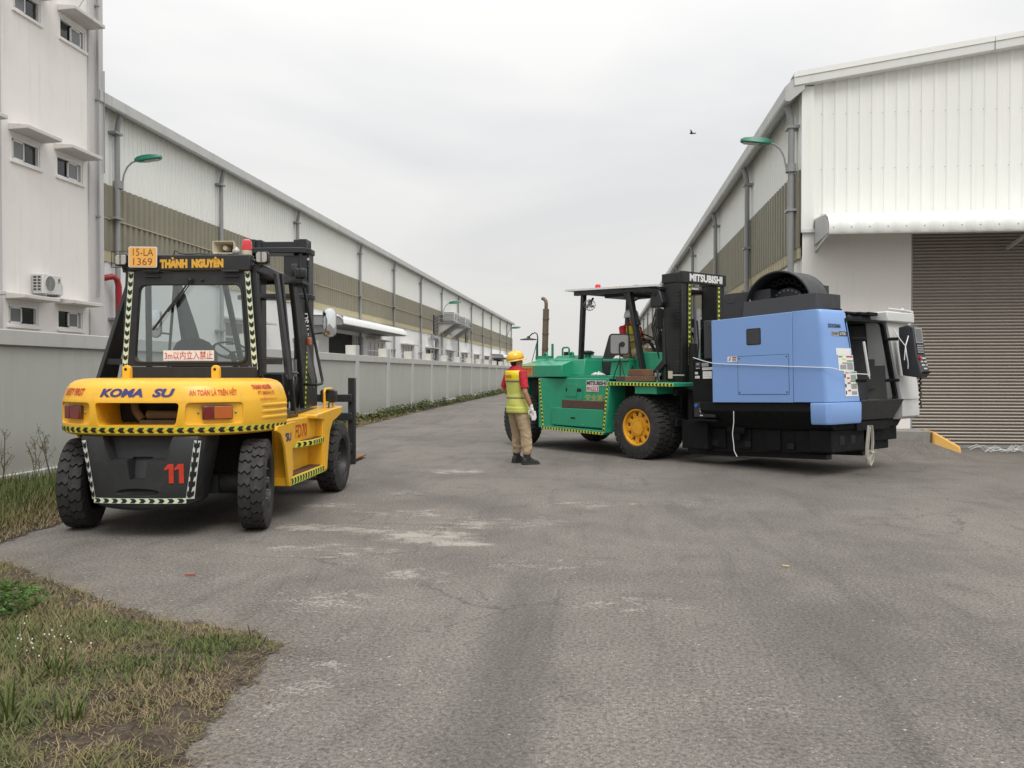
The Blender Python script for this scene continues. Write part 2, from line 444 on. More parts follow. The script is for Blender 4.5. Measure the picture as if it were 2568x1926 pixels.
# ================================================================== ground
def sm(a, b, x):
    q = min(1, max(0, (x - a) / (b - a))); return q * q * (3 - 2 * q)
def ground_z(x, y):                       # asphalt swells up to the pavement kerb left of the roller shutter
    return .215 * sm(13.7, 15.6, y) * (1 - sm(17, 18, y)) * (1 - sm(5.62, 6.36, x)) * sm(3.2, 3.9, x)
SPILLS = [(-2.55, 7.35, .50, .22, 1.0), (-2.02, 7.2, .36, .26, .85), (-1.52, 7.05, .50, .30, 1.15), (-1.22, 6.78, .42, .15, 1.0), (-2.05, 11.75, .62, .34, .95),
          (-2.45, 6.48, .36, .16, .85), (-1.8, 8.15, .8, .35, .7), (-1.15, 7.65, .55, .25, .85), (-.6, 7.9, .5, .3, .7), (-1.9, 6.35, .6, .5, .6), (-.2, 9.0, .8, .4, .6),
          (-1.65, 5.0, .5, .3, .7), (.2, 5.1, .4, .3, .6), (-1.38, 3.7, .22, .9, .5), (-2.4, 4.75, .5, .2, .36), (-3.3, 5.75, .9, .35, .32), (-.4, 6.1, .5, .3, .6), (-1.3, 5.7, .4, .25, .7),
          (.55, 3.6, .3, .2, .6), (1.9, 3.2, .4, .2, .5), (.9, 9.2, .6, .3, .5), (-2.2, 9.6, .6, .3, .6), (-2.9, 8.6, .7, .25, .65)]
def spill(x, y):
    return max(max(0, 1 - ((x - a) / (c * 1.3))**2 - ((y - b) / (d_ * 1.3))**2) * s_ for a, b, c, d_, s_ in SPILLS)
def tracks_patch_at(x, y):
    v = .44 * min(1, 1.5 * max(0, 1 - ((x + .46 + .03 * math.sin(y * 1.3)) / .22)**2)) * sm(.6, 2.0, y) * (1 - sm(4.6, 6.6, y))
    v = max(v, .40 * max(0, 1 - ((x - 1.25 - .12 * (y - 4)) / .42)**2) * sm(3.4, 4.4, y) * (1 - sm(4.9, 5.6, y)))
    r_ = math.hypot(x - 5.5, y - 15.5)                      # tyres turning towards the shutter
    for q in (9.6, 11.4): v = max(v, .26 * max(0, 1 - ((r_ - q) / .28)**2) * sm(5.5, 7.5, y))
    v = max(v, .18 * min(1, 1.6 * max(0, 1 - ((x - 1.05 - .02 * math.sin(y)) / .24)**2)) * sm(1.0, 2.4, y) * (1 - sm(5.5, 8.5, y)))
    v = max(v, .35 * max(0, 1 - ((x - 2.0) / 1.6)**2) * max(0, 1 - ((y - 10.8) / 1.2)**2))  # broad dark oval in front of the machine, not a track
    return v
xs = sorted(set([-2500, -800, -250, -80, -40, -20, -10] + [round(-8 + .5 * i, 2) for i in range(8)] + [round(-4 + .1 * i, 2) for i in range(116)] + [8, 9, 10, 14, 18, 25, 50, 100, 300, 900, 2500]))
ys = sorted(set([-400, -60, -20, -8, -3, 0, .5, 1] + [round(1.5 + .1 * i, 2) for i in range(110)] + [round(12.5 + .2 * i, 2) for i in range(30)] + [20, 25, 30, 40, 60, 90, 140, 220, 400, 900, 2000, 4500]))
mb = MB()
mb.v = [(x, y, ground_z(x, y)) for y in ys for x in xs]
nx = len(xs)
mb.f = [(j * nx + i, j * nx + i + 1, (j + 1) * nx + i + 1, (j + 1) * nx + i) for j in range(len(ys) - 1) for i in range(nx - 1)]
g = build(mb, 'ground', MATS['asphalt'], fix=False, kind='structure', label='worn grey brown asphalt yard')
for nm, fn in (('spill', spill), ('tracks_patch', tracks_patch_at)):
    at = g.data.attributes.new(nm, 'FLOAT', 'POINT')
    at.data.foreach_set('value', [fn(x, y) if abs(x) < 9 and 0 < y < 16 else 0.0 for x, y, _ in mb.v])

# ------------------------------------------------------------------ wall face with rectangular openings
def wall_holes(mb, P, a0, a1, z0, z1, holes, depth):
    """P(a, z, d) -> point, d into the wall; holes (a0, a1, z0, z1)"""
    A = sorted(set([a0, a1] + [h[0] for h in holes] + [h[1] for h in holes])); Z = sorted(set([z0, z1] + [h[2] for h in holes] + [h[3] for h in holes]))
    for i in range(len(A) - 1):
        for j in range(len(Z) - 1):
            ca, cz_ = (A[i] + A[i + 1]) / 2, (Z[j] + Z[j + 1]) / 2
            if any(h[0] < ca < h[1] and h[2] < cz_ < h[3] for h in holes): continue
            mb.quad(P(A[i], Z[j], 0), P(A[i + 1], Z[j], 0), P(A[i + 1], Z[j + 1], 0), P(A[i], Z[j + 1], 0))
    for (h0, h1, k0, k1) in holes:
        for (p, q) in (((h0, k0), (h1, k0)), ((h1, k0), (h1, k1)), ((h1, k1), (h0, k1)), ((h0, k1), (h0, k0))):
            mb.quad(P(*p, 0), P(*q, 0), P(*q, depth), P(*p, depth))

# ================================================================== office building on the left
XO = -15.2
office = empty('office_building', (XO - 5, 16, 0), 0, 'pale plastered office block with small canopied windows rising behind the boundary wall', 'building')
def off(p): return (p[0] - (XO - 5), p[1] - 16, p[2])
def OB(mb, name, m, parent=office, **k):
    mb.v = [off(p) for p in mb.v]; return build(mb, name, m, parent, **k)
oh = [(21.94, 23.08, 10.88, 11.46), (20.07, 21.13, 10.88, 11.46), (19.97, 21.07, 6.95, 7.56), (21.77, 22.92, 6.95, 7.54), (19.81, 20.95, 2.67, 3.2), (21.77, 22.88, 2.67, 3.22),
      (18.0, 19.1, 10.88, 11.46), (17.9, 19.0, 6.95, 7.56), (17.8, 18.9, 2.67, 3.2)]
mb = MB()
wall_holes(mb, lambda a, z, d_: (XO - d_, a, z), 19.82 - 10, 23.17, 0, 14.2, oh, .22)
mb.box(XO - 12, XO - .35, 9.5, 9.8, 0, 14.2); mb.box(XO - 12, XO - .02, 23.6, 23.88, 0, 14.2); mb.box(XO - 12, XO + .2, 9.5, 23.9, 14.2, 14.5); mb.box(XO - 12, XO - 11.8, 9.8, 23.6, 0, 14.2)
OB(mb, 'wall', MATS['plaster'], smooth=False, fix=False)
mb = MB(); mb.box(XO - .3, XO + .05, 23.172, 23.886, 0, 14.2); OB(mb, 'pilaster', MATS['plaster_grey'], bevel=.01)
mb = MB(); mb.box(XO - .3, XO + .05, 19.1, 19.55, 0, 14.2); OB(mb, 'pilaster', MATS['plaster_grey'], bevel=.01)
mb = MB(); mb.tube([(XO + .12, 23.5, 14.2), (XO + .12, 23.5, 4.0), (XO + .12, 23.47, 3.7)], .032, 8)
for z in (12.4, 9.6, 6.1): mb.box(XO + .05, XO + .17, 23.45, 23.55, z, z + .05)
OB(mb, 'rain_pipe', MATS['pipe_grey'])
mb = MB(); mb.tube([(XO + .1, 23.85, 10.6), (XO + .1, 23.84, 7.5)], .02, 6); OB(mb, 'cable', MATS['pipe_grey'])
def sash_window(parent, P, a0, a1, z0, z1, open_left, OBf):
    """P(a, z, d): d outward; white frame with two sliding sashes"""
    def bx(mb, aa, ab, za, zb, da, db):
        c = [P(aa, za, da), P(ab, za, da), P(ab, zb, da), P(aa, zb, da), P(aa, za, db), P(ab, za, db), P(ab, zb, db), P(aa, zb, db)]
        mb.add(c, [(0,3,2,1),(4,5,6,7),(0,1,5,4),(1,2,6,5),(2,3,7,6),(3,0,4,7)])
    f = .05; mb = MB()
    bx(mb, a0, a1, z0, z0 + f, -.12, -.02); bx(mb, a0, a1, z1 - f, z1, -.12, -.02); bx(mb, a0, a0 + f, z0 + f, z1 - f, -.12, -.02); bx(mb, a1 - f, a1, z0 + f, z1 - f, -.12, -.02)
    fr = OBf(mb, 'window', MATS['frame_white'], parent, bevel=.004)
    mid = (a0 + a1) / 2
    lo, hi = (mid - .02, a1 - f - .06) if open_left else (a0 + f + .06, mid + .02)
    mb = MB()
    for (aa, ab, za, zb) in ((lo, hi, z0 + f, z0 + f + .045), (lo, hi, z1 - f - .045, z1 - f), (lo, lo + .045, z0 + f, z1 - f), (hi - .045, hi, z0 + f, z1 - f)):
        bx(mb, aa, ab, za, zb, -.10, -.06)
    OBf(mb, 'sash', MATS['frame_white'], fr, bevel=.003)
    mb = MB(); bx(mb, lo + .045, hi - .045, z0 + f + .045, z1 - f - .045, -.09, -.075); OBf(mb, 'pane', MATS['window_frost'], fr, smooth=False)
    lo2, hi2 = (a0 + f, mid) if open_left else (mid, a1 - f)
    mb = MB(); bx(mb, lo2 + (.0 if open_left else .1), hi2 - (.1 if open_left else 0), z0 + f, z1 - f, -.118, -.105); OBf(mb, 'pane', MATS['window_dark'], fr, smooth=False)
    mb = MB(); bx(mb, a0 - .06, a1 + .06, z0 - .08, z0, -.02, .06); OBf(mb, 'sill', MATS['plaster'], fr, bevel=.006)
    return fr
for i, (a0, a1, z0, z1) in enumerate(oh):
    sash_window(office, lambda a, z, d_: (XO + d_, a, z), a0, a1, z0, z1, i in (0, 3, 5), OB)
    mb = MB(); ca, cb = a0 - .12, a1 + .14; zt = z1 + .12
    mb.hexa([(XO, ca, zt), (XO + .55, ca, zt + .02), (XO + .55, cb, zt + .02), (XO, cb, zt)], [(XO, ca, zt + .17), (XO + .55, ca, zt + .12), (XO + .55, cb, zt + .12), (XO, cb, zt + .17)])
    OB(mb, 'window_canopy', MATS['ledge_concrete'], bevel=.012)
mb = MB(); mb.tube([(XO + .02, 22.75, 12.6), (XO + .25, 22.7, 12.3), (XO + .2, 22.5, 11.95), (XO + .05, 22.45, 11.75)], .012, 5); OB(mb, 'cable', MATS['pipe_grey'])

# air conditioner standing on the lowest canopy
ac = empty('air_conditioner', (XO + .18, 21.05, 3.50), 0, 'white air conditioner outdoor unit on the canopy above a low office window', 'air conditioner')
mb = MB(); mb.box(-.15, .17, -.38, .38, .05, .58); body = build(mb, 'casing', MATS['ac_white'], ac, bevel=.02)
mb = MB(); mb.lathe([(.205, .0), (.225, 0), (.225, .012), (.205, .012)], (.172, -.10, .32), 'x', 28, closed=True)
for i in range(9): mb.box(.173, .18, -.30 + i * .05, -.295 + i * .05, .32 - math.sqrt(max(0, .205**2 - (-.2 + i * .05)**2)), .32 + math.sqrt(max(0, .205**2 - (-.2 + i * .05)**2)))
build(mb, 'fan_grille', MATS['ac_white'], ac)
mb = MB(); mb.lathe([(0, .0), (.2, 0)], (.1715, -.10, .32), 'x', 28); build(mb, 'fan_opening', MATS['ac_dark'], ac, fix=False)
mb = MB(); mb.box(-.12, .12, -.386, -.382, .1, .53); build(mb, 'side_vent', MATS['ac_dark'], ac)
mb = MB()
for i in range(6): mb.box(-.13, .13, -.395, -.387, .1 + i * .083, .118 + i * .083)
for i in range(3): mb.box(-.13 + i * .12, -.11 + i * .12, -.395, -.387, .1, .53)
build(mb, 'vent_bars', MATS['ac_white'], ac)
mb = MB(); mb.lathe([(.0, 0), (.04, 0), (.04, .004), (0, .004)], (.171, .27, .46), 'x', 16); build(mb, 'badge', MATS['ac_dark'], ac)
mb = MB(); mb.lathe([(.0, 0), (.022, 0), (.022, .004), (0, .004)], (.176, .278, .468), 'x', 12); build(mb, 'badge', MATS['red_pipe'], ac)
build(text_on('GREE', plane_map((.1725, .21, .375), (0, .12, 0), (0, 0, .03)), .02), 'lettering', MATS['ac_dark'], ac, smooth=False)
mb = MB(); mb.tube([(.05, .38, .5), (.07, .47, .45), (.07, .55, .3), (.06, .56, .1), (.04, .46, .03), (.02, .36, .04)], .016, 6); build(mb, 'hose', MATS['ac_white'], ac)
for y in (-.28, .28):
    mb = MB(); mb.box(-.16, .18, y - .03, y + .03, 0, .05); build(mb, 'foot', MATS['pipe_grey'], ac)

# ================================================================== corrugated sheet generator
def corrugated(P, a0, a1, zb, zt, period, depth, duty=.35):
    """vertical ribs along a; P(a, z, d); zt may be a function of a"""
    zf = zt if callable(zt) else (lambda a: zt)
    prof = []; a = a0
    r_ = period * duty; e = period * .10
    while a < a1 - 1e-6:
        for (da, dd) in ((0, 0), (period - r_ - 2 * e, 0), (period - r_ - e, depth), (period - e, depth)):
            if a + da <= a1: prof.append((a + da, dd))
        a += period
    prof.append((a1, 0))
    mb = MB()
    for (a, dd) in prof: mb.v += [P(a, zb, dd), P(a, zf(a), dd)]
    mb.f = [(2 * i, 2 * i + 2, 2 * i + 3, 2 * i + 1) for i in range(len(prof) - 1)]
    return mb

# ================================================================== long warehouse behind the wall
XW = -15.6; Y0, Y1 = 23.9, 142.7
wh = empty('warehouse', (XW - 12, 80, 0), 0, 'long white metal warehouse with brown ribbed band behind the boundary wall', 'building')
def WB(mb, name, m, parent=wh, **k):
    mb.v = [(p[0] - (XW - 12), p[1] - 80, p[2]) for p in mb.v]; return build(mb, name, m, parent, **k)
ds = [25.03, 32.3, 40.8, 51.76, 60.44, 69.6, 78.88, 88.05, 97.07, 106.5, 114.8, 124.7, 133.5, 140.1]
wins = [(54.05, 58.0), (63.4, 67.15), (72.4, 76.6), (82.0, 85.7), (91.1, 94.85), (100.1, 104.0), (109.2, 113.2)]
holes = [(46.1, 51.2, 0, 3.8), (118.5, 128.5, 0, 3.5)] + [(a, b, 1.9, 3.6) for a, b in wins] + [(33.0, 36.5, 1.9, 3.6)]
mb = MB(); wall_holes(mb, lambda a, z, d_: (XW - d_, a, z), Y0, Y1, 0, 4.96, holes, .25)
WB(mb, 'wall', MATS['wall_paint'], smooth=False, fix=False)
mb = MB(); mb.box(XW - 24, XW - .05, Y0, Y0 + .2, 0, 9.8); mb.box(XW - 24, XW - .05, Y1 - .2, Y1, 0, 9.8)
mb.prism([(XW - 24, 9.8), (XW - .05, 9.8), (XW - 24, 12.2)], 'y', Y1 - .2, Y1); mb.prism([(XW - 24, 9.8), (XW - .05, 9.8), (XW - 24, 12.2)], 'y', Y0, Y0 + .2)
WB(mb, 'gable_wall', MATS['metal_white'], smooth=False)
mb = MB(); mb.hexa([(XW - 24.5, Y0 - .3, 12.28), (XW + .35, Y0 - .3, 9.93), (XW + .35, Y1 + .3, 9.93), (XW - 24.5, Y1 + .3, 12.28)], [(XW - 24.5, Y0 - .3, 12.36), (XW + .35, Y0 - .3, 10.01), (XW + .35, Y1 + .3, 10.01), (XW - 24.5, Y1 + .3, 12.36)])
mb.box(XW - 24.2, XW - 24, Y0, Y1, 0, 12.2)
WB(mb, 'roof', MATS['gutter_metal'], smooth=False)
edges = [Y0] + ds + [Y1]
for i in range(len(edges) - 1):
    a, b = edges[i], edges[i + 1]
    if b - a < .8 and i: pass
    n = max(1, round((b - a) / .33)); per = (b - a) / n
    W3 = lambda a_, z_, d_: (XW + .02 + d_, a_, z_)
    WB(corrugated(W3, a, b, 7.32, 9.78, (b - a) / max(1, round((b - a) / .25)), .022, .2), 'wall_sheet', MATS['metal_white'], smooth=False, fix=False)
    WB(corrugated(lambda a_, z_, d_: (XW + .045 + d_, a_, z_), a, b, 5.28, 7.36, per, .05, .38), 'band_sheet', MATS['band_brown'], smooth=False, fix=False)
    WB(corrugated(lambda a_, z_, d_: (XW + .03 + d_, a_, z_), a, b, 4.93, 5.30, per, .05, .38), 'band_skirt', MATS['band_pale'], smooth=False, fix=False)
    mb = MB(); mb.box(XW + .02, XW + .12, a + .02, b - .02, 6.27, 6.30); WB(mb, 'band_rail', MATS['band_pale'])
    mb = MB(); mb.prism([(XW, 9.80), (XW + .35, 9.62), (XW + .47, 9.62), (XW + .50, 9.66), (XW + .50, 9.97), (XW + .44, 10.02), (XW, 10.03)], 'y', a + (.0 if i else -.25), b - .012)
    WB(mb, 'gutter', MATS['gutter_metal'], smooth=False)
for y in ds:
    mb = MB(); r_ = .082
    mb.tube([(XW + .30, y, 9.65), (XW + .22, y, 9.35), (XW + .18, y, 9.1), (XW + .18, y, .3), (XW + .3, y, .08)], r_, 10)
    p = WB(mb, 'downspout', MATS['pipe_grey'])
    for z in (9.0, 6.3, 3.1):
        mb = MB(); mb.box(XW, XW + .31, y - .28, y + .13, z, z + .07); WB(mb, 'bracket', MATS['pipe_grey'], p)
mb = MB(); mb.box(XW - .02, XW + .1, Y0 - .02, Y0 + .42, 0, 9.7); WB(mb, 'corner_trim', MATS['metal_trim'])
# windows with a small hood
for k, (a, b) in enumerate(wins + [(33.0, 36.5)]):
    mb = MB(); z0, z1 = 1.9, 3.6; n = 4
    for i in range(n + 1):
        q = a + (b - a - .08) * i / n; mb.box(XW - .10, XW - .03, q, q + .08, z0, z1)
    for z in (z0, 2.9, z1 - .08): mb.box(XW - .101, XW - .031, a, b, z, z + .08)
    fr = WB(mb, 'window', MATS['frame_white'], smooth=False)
    for i in range(n):
        q0 = a + (b - a - .08) * i / n + .08; q1 = a + (b - a - .08) * (i + 1) / n
        for (za, zb) in ((z0 + .08, 2.9), (2.98, z1 - .08)):
            mb = MB(); mb.box(XW - .08, XW - .06, q0, q1, za, zb); WB(mb, 'pane', MATS['window_frost'] if k in (0, 1, 7) else MATS['window_dark'], fr, smooth=False)
    mb = MB(); mb.hexa([(XW, a - .3, z1 + .06), (XW + .6, a - .3, z1 + .02), (XW + .6, b + .6, z1 + .02), (XW, b + .6, z1 + .06)], [(XW, a - .3, z1 + .16), (XW + .6, a - .3, z1 + .1), (XW + .6, b + .6, z1 + .1), (XW, b + .6, z1 + .16)])
    WB(mb, 'window_hood', MATS['ledge_concrete'])
for k in (3, 4, 2):      # louvred panels next to the machine-room windows
    a, b = wins[k]
    for i in range(6):
        mb = MB(); mb.box(XW + .01, XW + .06, b - 1.0 if k != 4 else a + 1.2, b - .1 if k != 4 else a + 2.4, 1.95 + i * .27, 2.08 + i * .27); WB(mb, 'louvre_blade', MATS['metal_white'])
# loading awning and doorway
def awning(a, b, z, name_parent, OBf, ax, flip=1, proj_=1.9, h=.45, rad=.42, m='metal_white'):
    pass
for (a, b, zt) in ((43.2, 57.5, 4.52), (115.5, 131.0, 4.05)):
    rings = []
    n = int((b - a) / .3)
    prof = [(0, zt + .05), (1.3, zt + .02), (1.62, zt - .06), (1.80, zt - .22), (1.84, zt - .46)]
    for i in range(n * 2 + 1):
        y = a + (b - a) * i / (2 * n); o_ = .018 if i % 2 else 0
        rings.append([(XW + x + o_, y, z + o_) for x, z in prof] + [(XW + x - .03, y, z - .03) for x, z in reversed(prof)])
    mb = MB(); mb.loft(rings); WB(mb, 'awning', MATS['metal_white'], ang=50)
    mb = MB(); mb.box(XW, XW + 1.75, a + .05, a + .12, zt - .5, zt - .02); mb.box(XW, XW + 1.75, b - .12, b - .05, zt - .5, zt - .02); mb.box(XW + .1, XW + 1.7, a, b, zt - .52, zt - .48); WB(mb, 'awning_frame', MATS['pipe_grey'])
mb = MB(); mb.box(XW - .22, XW - .2, 46.1, 51.2, 0, 3.8); WB(mb, 'doorway', MATS['dark_hole'])
mb = MB(); mb.box(XW - .22, XW - .2, 118.5, 128.5, 0, 3.5); WB(mb, 'doorway', MATS['dark_hole'])
for i in range(4):
    mb = MB(); mb.box(XW + .03, XW + .08, 51.3 + i * .38, 51.58 + i * .38, 0, 3.75); WB(mb, 'door_leaf', MATS['pipe_grey'] if i % 2 else MATS['gutter_metal'])
# louvre vents in the band
for (a, b, z0, z1) in ((75.2, 76.95, 5.0, 6.75), (93.0, 94.5, 4.95, 6.7)):
    mb = MB(); mb.box(XW + .08, XW + .18, a - .1, a, z0, z1); mb.box(XW + .08, XW + .18, b, b + .1, z0, z1); mb.box(XW + .06, XW + .10, a, b, z0, z1); fr = WB(mb, 'vent', MATS['dark_hole'])
    for i in range(13):
        mb = MB(); z = z0 + (z1 - z0) * (i + .5) / 13; mb.hexa([(XW + .11, a, z), (XW + .22, a, z - .05), (XW + .22, b, z - .05), (XW + .11, b, z)], [(XW + .11, a, z + .03), (XW + .22, a, z - .02), (XW + .22, b, z - .02), (XW + .11, b, z + .03)]); WB(mb, 'louvre_blade', MATS['gutter_metal'], fr)
# vent pipe with elbows
mb = MB(); mb.tube([(XW + .35, 75.6, .3), (XW + .35, 75.6, 4.2), (XW + .36, 75.4, 4.45), (XW + .36, 75.0, 4.6), (XW + .36, 73.4, 4.6)], .2, 10); mb.tube([(XW + .36, 73.4, 4.95), (XW + .36, 73.4, 4.3)], .12, 8); WB(mb, 'vent_pipe', MATS['pipe_grey'])
mb = MB(); mb.tube([(XW + .05, 24.42, 4.38), (XW + .28, 24.6, 4.45), (XW + .3, 24.78, 4.38), (XW + .3, 24.88, 4.15), (XW + .3, 24.89, 2.0)], .095, 12); WB(mb, 'fire_pipe', MATS['red_pipe'], label='red painted fire pipe elbow')

# outdoor units on wall platforms
def platform(y0, y1, z, label, ulabel):
    t = empty('equipment_platform', (XW + .06, (y0 + y1) / 2, z), 0, label, 'platform')
    L = (y1 - y0) / 2; D_ = 1.7
    mb = MB(); mb.box(0, D_, -L, L, -.06, 0); build(mb, 'deck', MATS['steel_galv'], t)
    for s in (-1, 1):
        mb = MB(); mb.bar((0, s * (L - .1), -1.25), (D_ - .1, s * (L - .1), -.1), .07, .07); build(mb, 'brace', MATS['steel_galv'], t)
        mb = MB(); mb.prism([(.02, -1.2), (D_ - .2, -.08), (.02, -.08)], 'y', s * (L - .16), s * (L - .18)); build(mb, 'side_plate', MATS['gutter_metal'], t)
    mb = MB()
    for z_ in (.35, .7): mb.tube([(0, -L, z_), (D_, -L, z_), (D_, L, z_), (0, L, z_)], .025, 6)
    for p in ((D_, -L), (D_, 0), (D_, L)): mb.tube([(*p, 0), (*p, .7)], .025, 6)
    build(mb, 'railing', MATS['steel_galv'], t)
    u = empty('condenser_unit', (XW + .06 + .95, (y0 + y1) / 2, z), 0, ulabel, 'air conditioner')
    mb = MB(); mb.box(-.55, .55, -L * .8, L * .8, .08, 1.0); build(mb, 'casing', MATS['ac_white'], u, bevel=.03)
    for s in (-1, 1):
        mb = MB(); mb.lathe([(.0, 0), (.33, 0), (.36, .02), (.33, .05), (.30, .02), (0, .03)], (.55, s * L * .4, .54), 'x', 20); build(mb, 'fan_grille', MATS['steel_galv'], u)
    mb = MB()
    for i in range(7): mb.box(-.5, .5, -L * .8 - .012, -L * .8 - .002, .15 + i * .12, .2 + i * .12)
    build(mb, 'side_vent', MATS['ac_dark'], u)
    for s in (-1, 1):
        mb = MB(); mb.box(-.5, .5, s * L * .6 - .06, s * L * .6 + .06, 0, .08); build(mb, 'foot', MATS['pipe_grey'], u)
platform(77.6, 81.0, 6.25, 'galvanised bracket platform on the brown band, the one nearer the downspout lamp', 'white condenser unit on the nearer of the two wall platforms')
platform(84.2, 87.4, 6.2, 'galvanised bracket platform on the brown band, the farther of the two', 'white condenser unit on the farther of the two wall platforms')

# street lamps clamped to the downspouts
def street_lamp(p, dirx, sc, label):
    t = empty('street_lamp', p, 0 if dirx > 0 else math.pi, label, 'street lamp', 'lamps clamped to the warehouse downspouts'); t.scale = (sc, sc, sc)
    mb = MB(); mb.tube([(-.02, 0, -.55), (.05, 0, -.2), (.16, 0, .02), (.32, 0, .16), (.52, 0, .23)], .028, 8); build(mb, 'arm', MATS['pipe_grey'], t)
    mb = MB(); mb.lathe([(.13, -.12), (.15, -.12), (.15, .12), (.13, .12)], (-.14, 0, -.55), 'z', 14, closed=True); build(mb, 'clamp', MATS['pipe_grey'], t)
    rings = []
    for (x, hw, zt_, zb_) in ((.42, .05, .30, .19), (.52, .10, .345, .17), (.72, .15, .385, .175), (.95, .17, .40, .20), (1.2, .15, .39, .235), (1.30, .09, .36, .27)):
        rings.append([(x, -hw, zb_ + .03), (x, -hw * .7, zt_ - .02), (x, 0, zt_), (x, hw * .7, zt_ - .02), (x, hw, zb_ + .03), (x, hw * .8, zb_), (x, -hw * .8, zb_)])
    mb = MB(); mb.loft(rings); build(mb, 'lamp_head', MATS['lamp_green'], t, ang=45)
    mb = MB(); mb.hexa([(.78, -.11, .165), (1.22, -.10, .215), (1.22, .10, .215), (.78, .11, .165)], [(.78, -.11, .21), (1.22, -.10, .26), (1.22, .10, .26), (.78, .11, .21)]); build(mb, 'lens', MATS['lamp_glass'], t, bevel=.01)
street_lamp((XW + .32, 25.1, 7.98), 1, 1.0, 'green headed street lamp on the downspout beside the office block')
street_lamp((XW + .32, 78.9, 7.85), 1, 1.3, 'green headed street lamp above the wall platforms')
street_lamp((XW + .32, 133.5, 8.3), 1, 1.6, 'far street lamp near the end of the long warehouse')

# ================================================================== boundary wall
XB = -7.3
bw = empty('boundary_wall', (XB, 40, 0), 0, 'long grey rendered boundary wall with pillars painted paler on their lit side', 'wall')
def BB(mb, name, m, parent=bw, **k):
    mb.v = [(p[0] - XB, p[1] - 40, p[2]) for p in mb.v]; return build(mb, name, m, parent, **k)
pil = [23.9 + 3.62 * i for i in [-6, -2] + list(range(-1, 24))]
for i, y in enumerate(pil):
    mb = MB(); mb.box(XB - .28, XB + .035, y, y + .38, 0, 2.24); pp = BB(mb, 'pillar', MATS['pillar_lit'] if False else MATS['fence_cap'], bevel=.008)
    mb = MB(); mb.box(XB - .27, XB - .005, y - .004, y - .001, 1.95, 2.232); BB(mb, 'pillar_lit_face', MATS['pillar_lit'], pp, smooth=False)  # thin paler sheet on one face: the lit side is painted in
    if i < len(pil) - 1:
        y2 = pil[i + 1]
        mb = MB(); mb.box(XB - .15, XB, y + .38, y2, .16, 1.76); BB(mb, 'panel', MATS['fence_paint'], smooth=False)
        mb = MB(); mb.box(XB - .2, XB + .05, y + .38, y2, 1.76, 1.955); BB(mb, 'coping', MATS['fence_cap'], bevel=.01)
        mb = MB(); mb.box(XB - .2, XB + .055, y + .38, y2, 0, .163); BB(mb, 'plinth', MATS['fence_cap'], bevel=.01)

# ================================================================== warehouse on the right
XR, YF = 3.8, 16.42
rw = empty('warehouse', (XR + 8, YF + 20, 0), 0, 'white metal warehouse with a roller shutter under a curved awning', 'building')
def RB(mb, name, m, parent=rw, **k):
    mb.v = [(p[0] - (XR + 8), p[1] - (YF + 20), p[2]) for p in mb.v]; return build(mb, name, m, parent, **k)
YE = 96.0; XE = 30.0
def rz(x): return 6.93 + .146 * (min(x, 24) - XR) - .146 * max(0, x - 24)
SX0, SX1 = 5.80, 10.6
mb = MB(); wall_holes(mb, lambda a, z, d_: (a, YF + d_, z), XR, XE, 0, 4.16, [(SX0, SX1, 0, 4.05)], .3)
wall_holes(mb, lambda a, z, d_: (XR + d_, a, z), YF, YE, 0, 3.66, [], .3)
mb.box(XR + .1, XE, YE - .2, YE, 0, 7); mb.box(XE - .2, XE, YF + .1, YE, 0, 7)
RB(mb, 'wall', MATS['plaster'], smooth=False, fix=False)
mb = MB(); mb.prism([(XR + .06, 4.16), (XE, 4.16), (XE, rz(XE)), (24, rz(24)), (XR + .06, rz(XR))], 'y', YF + .12, YF + .2); mb.box(XR + .06, XR + .12, YF + .2, YE, 3.6, 6.9); RB(mb, 'lining', MATS['metal_trim'], smooth=False)
edg = [XR + .21 + 1.125 * i for i in range(24)]
for i in range(len(edg) - 1):
    a, b = edg[i], edg[i + 1]
    if a > XE: break
    RB(corrugated(lambda a_, z_, d_: (a_, YF + .02 - d_, z_), a, b, 4.165, lambda x: rz(x) - .02, .225, .016, .16), 'wall_sheet', MATS['metal_white'], smooth=False, fix=False)
mb = MB()
for z in (4.45, 5.3, 6.35):
    for i in range(40):
        x = XR + .24 + i * .225
        if x < 12 and z < rz(x) - .3: mb.ball((x + .1, YF - .008, z), .009, 6, 4)
RB(mb, 'fixing_screw', MATS['pipe_grey'], kind='stuff')
mb = MB(); mb.box(XR - .03, XR + .2, YF - .04, YF + .1, 4.16, rz(XR) - .05); RB(mb, 'corner_trim', MATS['metal_white'], bevel=.006)
mb = MB(); mb.box(XR - .03, XR + .23, YF - .06, YF - .005, 4.10, 4.158); RB(mb, 'drip_flashing', MATS['metal_trim'])
# gable fascia, in lengths
fx = [XR - .2, 7.2, 11.0, 15, 19, 24]
for i in range(len(fx) - 1):
    a, b = fx[i], fx[i + 1]
    def fpoly(x): return rz(x) - .045, rz(x) + .20
    (l0, l1), (r0, r1) = fpoly(a), fpoly(b)
    mb = MB(); mb.hexa([(a, YF - .17, l0), (b - .012, YF - .17, r0), (b - .012, YF + .15, r0), (a, YF + .15, l0)], [(a, YF - .17, l1), (b - .012, YF - .17, r1), (b - .012, YF + .15, r1), (a, YF + .15, l1)])
    fo = RB(mb, 'gable_fascia', MATS['metal_trim'], bevel=.01)
    mb = MB(); mb.hexa([(a, YF - .185, l1 - .085), (b - .012, YF - .185, r1 - .085), (b - .012, YF - .172, r1 - .085), (a, YF - .172, l1 - .085)], [(a, YF - .185, l1 + .012), (b - .012, YF - .185, r1 + .012), (b - .012, YF - .172, r1 + .012), (a, YF - .172, l1 + .012)])
    RB(mb, 'fascia_lip', MATS['metal_white'], fo)
